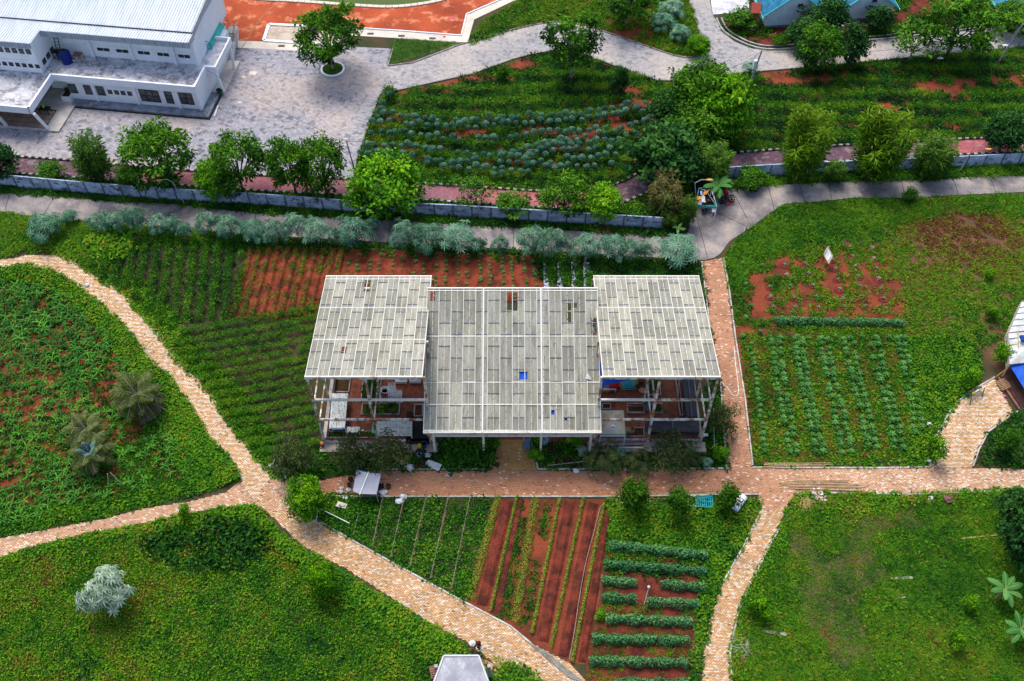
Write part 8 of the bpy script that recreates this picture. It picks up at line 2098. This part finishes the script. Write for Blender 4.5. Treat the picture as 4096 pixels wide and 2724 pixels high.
def heap(name,label,c,r_,n,m,L,thick,seed,cat,h=.4):
 r=np.random.default_rng(seed);mb=MB()
 for k in range(n):
  a_,q,e=r.uniform(0,6.28),r_*math.sqrt(r.random()),r.uniform(0,6.28)
  p=Vector((c.x+q*math.cos(a_),c.y+q*math.sin(a_),r.uniform(.05,h)*(1-(q/r_)**2*.8)))
  d=Vector((math.cos(e),math.sin(e),r.uniform(-.2,.25)))*L*r.uniform(.5,1.1)/2
  mb.bar(p-d,p+d,thick*r.uniform(.6,1.3),thick*.6)
 return tag(mb.top(name,m,label,cat),kind=None)
c=at(2048+1215*.76,2043+715*.76);tag(heap('brush_pile','pile of dry grey brushwood beside the lower right path',c,.95,120,M_palebark,.8,.04,1,'brush'),kind='stuff')
c=T(3,2,345,1510);tag(heap('straw_heap','heap of dry straw at the path junction',c,.75,200,mat('straw',(.55,.38,.16),(.42,.28,.12),3),.8,.02,2,'straw'),kind='stuff')
c=T(3,2,255,1530);tag(heap('ash_heap','dark burnt heap left of the straw',c,.7,120,M_soil,.5,.06,3,'ash',.25),kind='stuff')
c=T(3,2,470,1445);tag(heap('rubbish_heap','scattered heap of white and red rubbish by the path junction',c,.95,110,mat('mixed_rubbish',(.70,.66,.66),(.34,.10,.08),5,.46,.54,fine=.3),.28,.16,4,'rubbish',.25),kind='stuff')
c=T(2,2,660,1240);tag(heap('husk_heap','small pale heap of husks on the main path',Vector((c.x,c.y,0)),.35,60,M_bamboo,.35,.025,5,'husks',.12),kind='stuff')
c=T(2,1,870,545);tag(heap('firewood_pile','pile of reddish branches against the left block wall',c,1.0,40,mat('red_branch',(.20,.09,.06),(.12,.06,.05),3),1.6,.05,6,'firewood',.35),kind='stuff')
sack('white sack lying below the main path on the right',T(3,2,1487,1458),.3,M_sack,71);sack('white sack in the weeds beside the bright bush',T(3,2,1480,776),.28,M_sack,72)
sack('white rag beside the foot of the curved path bush',T(3,2,1478,1115),.25,M_sack,73);sack('small white bag on the left curved path',T(0,1,803,1065),.25,M_sack,74);sack('pink rag near the wooden deck on the curved path',T(3,2,2175,515),.18,mat('pink_rag',(.65,.12,.32)),75,.15,'rag','rag')
sack('clear plastic bag on the path kerb before the flower pots',T(2,2,588,1205),.3,M_plastic,76);sack('tiny red cloth on the gutter below the clay field',T(1,0,1735,340),.18,mat('red_cloth',(.6,.03,.05)),77,.1,'cloth','cloth');sack('pink cloth lying on the red clay field',T(1,0,1795,165),.3,mat('pink_cloth',(.75,.08,.2)),78,.08,'cloth','cloth')
c=T(3,2,1645,1480);mb=MB();mb.box((c.x,c.y,.25),(.55,.75,.35),.2);mb.blob((c.x,c.y+.1,.45),(.25,.3,.12),4,8,5,.3);mb.top('scrap_box',mat('scrap_dark',(.05,.04,.05),(.22,.10,.09),3),'dark scrap box lying in the weeds below the main path','box')
c=T(2,2,1768,1495);o=thing('cart_body','turquoise slatted steel cart body lying below the main path','cart',(c.x,c.y,.1),-.06)
M_tq=mat('turquoise_steel',(.02,.40,.52),(.02,.30,.42),3)
for s_ in(-.55,.55):mb=MB();mb.bx(-.75,.75,s_-.03,s_+.03,.1,.18);mb.build('side_rail',M_tq,o,world=False)
for k in range(9):mb=MB();x_=-.72+k*.18;mb.bx(x_-.03,x_+.03,-.518,.518,.1,.15);mb.build('slat',M_tq,o,world=False)
mb=MB();mb.bx(-.75,.75,-.03,.03,.152,.19);mb.build('centre_bar',M_tq,o,world=False)
for s_ in(-.5,.5):mb=MB();mb.bar((-.75,s_,.14),(-1.4,s_,.14),.05);mb.build('shaft',M_pvc,o,world=False)
mb=MB();mb.bar((-1.4,-.5,.14),(-1.4,.5,.14),.05);mb.build('shaft',M_pvc,o,world=False)
c=T(2,2,2085,1515);o=thing('wrapped_bundle','white wrapped bundle with dark ties beside the third fruit tree','bundle',(c.x,c.y,.3),.9)
mb=MB();mb.tube([(-.8,0,.1),(-.78,0,.1),(.78,0,.1),(.8,0,.1)],[.2,.36,.36,.2],14);mb.build('wrap',M_white,o,world=False)
for x_ in(-.3,.3):mb=MB();mb.tube([(x_-.03,0,.1),(x_+.03,0,.1)],.375,14,False);mb.build('tie',M_frame,o,world=False)
p,q=at(2048+720*.76,2043+402*.76,.9),at(2048+694*.76,2043+496*.76);o=thing('bed_post','pale post with a sack on top in the gap of the bean bed','post',(q.x,q.y,0))
mb=MB();mb.bar((q.x,q.y,0),(p.x,p.y,.9),.06);mb.build('stake',M_palebark,o);mb=MB();mb.blob((p.x,p.y,.95),(.13,.13,.1),3,8,5,.2);mb.build('cap',M_sack,o)
for i,(a_,b_)in enumerate([((345,5),(495,80)),((330,10),(318,65)),((240,-20),(322,70))]):
 pole(['white pipe rail beside the diagonal path','short white upright at the diagonal path corner','pale rail lying along the diagonal path kerb'][i],[k3(1,*a_),k3(1,*b_)],.5-.2*i,.04,M_pvc,'rail',cat='rail')
p,q=T(2,1,668,800,.9),T(2,1,672,865);mb=MB();mb.bar((q.x,q.y,0),(q.x,q.y,1.1),.14);mb.top('stump',M_palebark,'pale stump under a roadside cassava bush','stump')
# right edge: bamboo shed, deck, tarpaulin, pallet, barrier
o=thing('bamboo_shed','pale plastic covered bamboo shed cut off by the right edge','shed',T(3,2,2300,100))
M_film=mat('plastic_film',(.56,.60,.60),(.40,.42,.42),1.4,.4,.6,fine=.2,fscale=5)
def Z6(x,y,z=0.0):return at(3750+.669*x,1150+.669*y,z)
e0,e1,e2,e3=Z6(505,85,2.2),Z6(425,270,2.2),Z6(432,460,2.2),Z6(640,440,2.2)
e4,e5=Z6(640,250,3.2),Z6(640,60,2.8)
for P_ in([e0,e1,e4,e5],[e1,e2,e3,e4]):mb=MB();mb.slab(P_,.03);mb.build('plastic_roof',M_film,o)
for k in range(6):
 a_,b_=e1.lerp(e2,k/5),e4.lerp(e3,k/5);mb=MB();mb.tube([a_+Vector((0,0,.05)),b_+Vector((0,0,.05))],.045,5);mb.build('rafter',M_polem if k%2 else M_bamboo,o)
for k in range(5):
 a_,b_=e0.lerp(e1,k/5),e5.lerp(e4,k/5);mb=MB();mb.tube([a_+Vector((0,0,.05)),b_+Vector((0,0,.05))],.045,5);mb.build('rafter',M_polem,o)
for f in(.25,.5,.75):mb=MB();mb.tube([e1.lerp(e4,f)+Vector((0,0,.10)),e2.lerp(e3,f)+Vector((0,0,.10))],.045,5);mb.build('purlin',M_bamboo,o)
for a_,b_ in((e0,e1),(e1,e2)):
 for dz in(0,-.3,-.7):mb=MB();mb.tube([a_+Vector((-.05,0,dz)),b_+Vector((-.05,0,dz))],.05,5);mb.build('side_rail',M_palebark,o)
for c in(e0,e1,e2,e1.lerp(e2,.5)):mb=MB();mb.bar((c.x,c.y,0),c,.09);mb.build('post',M_bamboo,o)
mb=MB();c=e1.lerp(e3,.35);mb.bx(c.x-.4,c.x+.3,c.y-.5,c.y+.2,2.9,3.1);mb.top('blue_basin',mat('navy_plastic',(.01,.06,.30)),'blue plastic basin on the shed roof frame','basin')
tarp('blue_tarp','blue tarpaulin stretched over the wooden deck at the right edge',[[T(3,2,2228,232,1.9),T(3,2,2358,196,2.1),T(3,2,2500,160,2.1)],[T(3,2,2300,350,1.9),T(3,2,2358,440,1.9),T(3,2,2500,600,1.9)]],M_tarp,seed=8,jit=.03)
o=thing('wooden_deck','weathered reddish wooden deck at the right edge beside the curved path','deck',T(3,2,2250,450))
M_deckw=mat('deck_wood',(.24,.11,.085),(.15,.075,.06),1.6,fine=.3,fscale=7,rnd=.3)
d0,d1,d2,d3=T(3,2,2105,340),T(3,2,2250,280),T(3,2,2470,600),T(3,2,2305,640)
for k in range(7):
 a_,b_=d0.lerp(d1,(k+.5)/7),d3.lerp(d2,(k+.5)/7);mb=MB();mb.bar((a_.x,a_.y,.18),(b_.x,b_.y,.18),.42,.08);mb.build('plank',M_deckw,o)
c0,c1,c2,c3=[T(3,2,x,y)for x,y in((2095,400),(2165,368),(2222,440),(2150,475))]
o=thing('pallet','wooden pallet lying on the edge of the deck','pallet',((c0.x+c2.x)/2,(c0.y+c2.y)/2,.24))
M_pal=mat('pallet_wood',(.36,.22,.12),(.26,.15,.08),3)
for k in range(7):a_,b_=c0.lerp(c3,k/6),c1.lerp(c2,k/6);mb=MB();mb.bar((a_.x,a_.y,.36),(b_.x,b_.y,.36),.09,.03);mb.build('slat',M_pal,o)
for f in(0,.5,1):a_,b_=c0.lerp(c1,f),c3.lerp(c2,f);mb=MB();mb.bar((a_.x,a_.y,.29),(b_.x,b_.y,.29),.09,.1);mb.build('runner',M_pal,o)
o=thing('barrier','green legged barrier with a yellow and white bar on the curved path','barrier',T(3,2,1940,500))
M_gl2=mat('green_steel',(.02,.14,.08));yA,yB=T(3,2,1880,490,.8),T(3,2,2000,425,.8)
for i,k in enumerate((0,.25,.5,.75)):mb=MB();mb.bar(yA.lerp(yB,k+.002),yA.lerp(yB,k+.248),.1);mb.build('bar_section',mat('bar_yellow',(.62,.42,.02))if i%2==0 else M_white,o)
for c,s_ in((yA,((1790,500),(1858,600))),(yB,((1890,445),(1968,530)))):
 for q in s_:g=T(3,2,*q);mb=MB();mb.bar(c-Vector((0,0,.04)),(g.x,g.y,.02),.07);mb.build('leg',M_gl2,o)
mb=MB();mb.bar(T(3,2,2105,330,.2),T(3,2,2228,235,1.6),.06);mb.top('tarp_rope_pole',mat('yellow_bamboo',(.48,.32,.06)),'yellow pole bracing the blue tarpaulin corner','pole')
# pavilion at the bottom edge
f0,f1=at(1775,2623,3.4),at(1915,2623,3.4)
o=thing('pavilion','grey concrete hipped pavilion roof cut off by the bottom edge','pavilion',((f0.x+f1.x)/2,f0.y-2,0))
g0,g1=at(1738.6,2720,3.0),at(1951,2720,3.0)
dv=(f0.y-g0.y);n0=Vector((g0.x-(f0.x-g0.x)*1.4,g0.y-dv*1.4,2.45));n1=Vector((g1.x+(g1.x-f1.x)*1.4,g1.y-dv*1.4,2.45))
M_pav=mat('weathered_concrete_roof',(.40,.40,.44),(.28,.28,.32),.9,.4,.62,fine=.15,fscale=6,c3=(.58,.56,.54),s3=.7,lo3=.54,hi3=.7)
b0,b1=Vector((f0.x,f0.y+.06,3.36)),Vector((f1.x,f1.y+.06,3.36))
mb=MB();mb.slab([f0,f1,n1,n0],.12);mb.build('roof',M_pav,o)
mb=MB();mb.add([b0+Vector((0,.02,0)),b1+Vector((0,.02,0)),Vector((b1.x+.1,b1.y+.02,2.3)),Vector((b0.x-.1,b0.y+.02,2.3))],[(0,1,2,3)]);mb.build('back_panel',M_pav,o)
for a_,b_ in((f0,f1),(f0,n0),(f1,n1),(n0,n1)):mb=MB();mb.bar(a_+Vector((0,0,.03)),b_+Vector((0,0,.03)),.12,.10);mb.build('ridge_trim',mat('pale_trim',(.62,.62,.62),(.5,.5,.5),3),o)
for x in(n0.x+.4,n1.x-.4):
 for y in(n0.y+.4,f0.y-.4):mb=MB();mb.bar((x*.8+.2*(f0.x+f1.x)/2,y,0),(x*.8+.2*(f0.x+f1.x)/2,y,2.4),.25);mb.build('column',M_pav,o)
c=at(1738,2688,.6);o=thing('slatted_crate','dark slatted wooden crate beside the pavilion roof','crate',(c.x,c.y,.1),.25)
for k in range(6):mb=MB();mb.bx(-.30,.30,-.5+k*.18,-.38+k*.18,.5,.54);mb.build('slat',M_deckw,o,world=False)
for s_ in(-.3,.3):mb=MB();mb.bx(s_-.03,s_+.03,-.5,.52,0,.498);mb.build('side',M_deckw,o,world=False)
sheet('brick_apron',[tuple(at(x,y).to_2d())for x,y in((1925,2632),(1975,2655),(1962,2700),(1950,2724),(1900,2724))],.010,mat('apron_brick',(.46,.25,.15),(.36,.19,.11),2,fine=.25,fscale=9))
cover('corner_vines','green bushy weeds at the bottom right of the pavilion',[tuple(at(x,y).to_2d())for x,y in((1985,2650),(2040,2655),(2150,2700),(2220,2800),(1950,2800),(1968,2720))],12,.52,.14,VINE+WEED,seed=99)
# the person in the white hat on the diagonal path
c=at(1915,2592);PO=thing('person','person in a white hat and dark red clothes bending on the diagonal path','person',(c.x,c.y,.04),math.radians(200))
def limb_body(name,chains,m,parent):
 """one continuous figure: tapered tubes fused by a remesh-free overlap at the joints"""
 mb=MB()
 for pts,rs in chains:mb.tube(pts,rs,10)
 o_=mb.build(name,m,parent,world=False,smooth=True)
 rm=o_.modifiers.new('fuse','REMESH');rm.mode='VOXEL';rm.voxel_size=.022;rm.use_smooth_shade=True
 sm=o_.modifiers.new('soften','SMOOTH');sm.iterations=3
 return o_
M_skin=mat('skin',(.34,.17,.10),(.28,.13,.08),4);M_shirt=mat('dark_red_shirt',(.10,.02,.025),(.06,.015,.02),3);M_trou=mat('dark_trousers',(.05,.045,.05))
hipL,hipR=(-.05,.10,.86),(-.05,-.10,.86)
sh=Vector((.32,0,1.22))
limb_body('body',[([(-.10,0,.90),(.08,0,1.02),(.24,0,1.16),(.34,0,1.24)],[.15,.15,.17,.10]),([hipL,(.10,.11,.48),(-.04,.11,.06)],[.095,.07,.05]),([hipR,(-.02,-.11,.46),(-.20,-.11,.06)],[.095,.07,.05]),([(-.08,.11,.045),(.17,.12,.035)],[.05,.04]),([(-.24,-.11,.045),(.02,-.12,.035)],[.05,.04]),([(.28,.0,1.20),(.30,.20,1.17),(.48,.26,.98),(.70,.20,.90)],[.10,.07,.05,.036]),([(.28,0,1.20),(.30,-.20,1.17),(.46,-.30,.96),(.68,-.26,.86)],[.10,.07,.05,.036]),([(.34,0,1.24),(.42,0,1.32)],[.06,.055]),([(.42,0,1.30),(.48,0,1.38),(.50,0,1.46)],[.075,.10,.07])],M_skin,PO)
mb=MB();mb.tube([(-.11,0,.88),(.08,0,1.02),(.24,0,1.165),(.33,0,1.235)],[.165,.165,.19,.11],12)
for s_ in(1,-1):mb.tube([(.28,s_*.02,1.20),(.30,s_*.20,1.17),(.40,s_*.25,1.06)],[.12,.09,.07],10)
mb.build('shirt',M_shirt,PO,world=False,smooth=True)
mb=MB();mb.tube([(-.09,.10,.90),hipL,(.10,.11,.48),(-.03,.11,.12)],[.12,.115,.09,.075],10);mb.tube([(-.09,-.10,.90),hipR,(-.02,-.11,.46),(-.19,-.11,.12)],[.12,.115,.09,.075],10);mb.build('trousers',M_trou,PO,world=False,smooth=True)
for s_ in(1,-1):
 hb=Vector((.70,.20,.90))if s_>0 else Vector((.68,-.26,.86))
 mb=MB();mb.tube([hb-Vector((.02,0,0)),hb+Vector((.09,0,-.03))],[.035,.04],8)
 for k in range(4):y_=(k-1.5)*.021;L_=(.075,.09,.085,.065)[k];mb.tube([hb+Vector((.08,y_,-.03)),hb+Vector((.08+L_*.6,y_,-.045)),hb+Vector((.08+L_,y_,-.08))],[.0105,.0095,.008],5)
 mb.tube([hb+Vector((.03,-s_*.03,-.02)),hb+Vector((.07,-s_*.065,-.03)),hb+Vector((.11,-s_*.07,-.05))],[.013,.011,.009],5)
 mb.build('hand',M_skin,PO,world=False,smooth=True)
mb=MB()
for s_ in(1,-1):mb.blob((.575,s_*.035,1.40),(.012,.016,.012),1,8,5,0)
mb.mi=1;mb.blob((.595,0,1.37),(.02,.014,.025),2,8,5,0);mb.blob((.575,0,1.33),(.012,.028,.008),3,8,5,0)
for s_ in(1,-1):mb.blob((.48,s_*.1,1.38),(.022,.012,.035),4,8,5,0)
mb.build('face',[M_frame,M_skin],PO,world=False,smooth=True)
mb=MB();mb.lathe((.49,0,1.44),[(.26,-.02),(.255,.0),(.13,.045),(.115,.12),(.06,.15)],18);h_=mb.build('hat',mat('white_hat',(.78,.77,.75),(.68,.67,.65),4),PO,world=False,smooth=True)
c2=Vector(PO.location);rot=Matrix.Rotation(math.radians(200),3,'Z')
p,q=c2+rot@Vector((.80,.2,.84)),c2+rot@Vector((1.15,.1,.03));mb=MB();mb.tube([p,q],.018,6);mb.top('tool_stick',mat('red_stick',(.45,.07,.05)),'red handled tool held by the person in the white hat','tool')
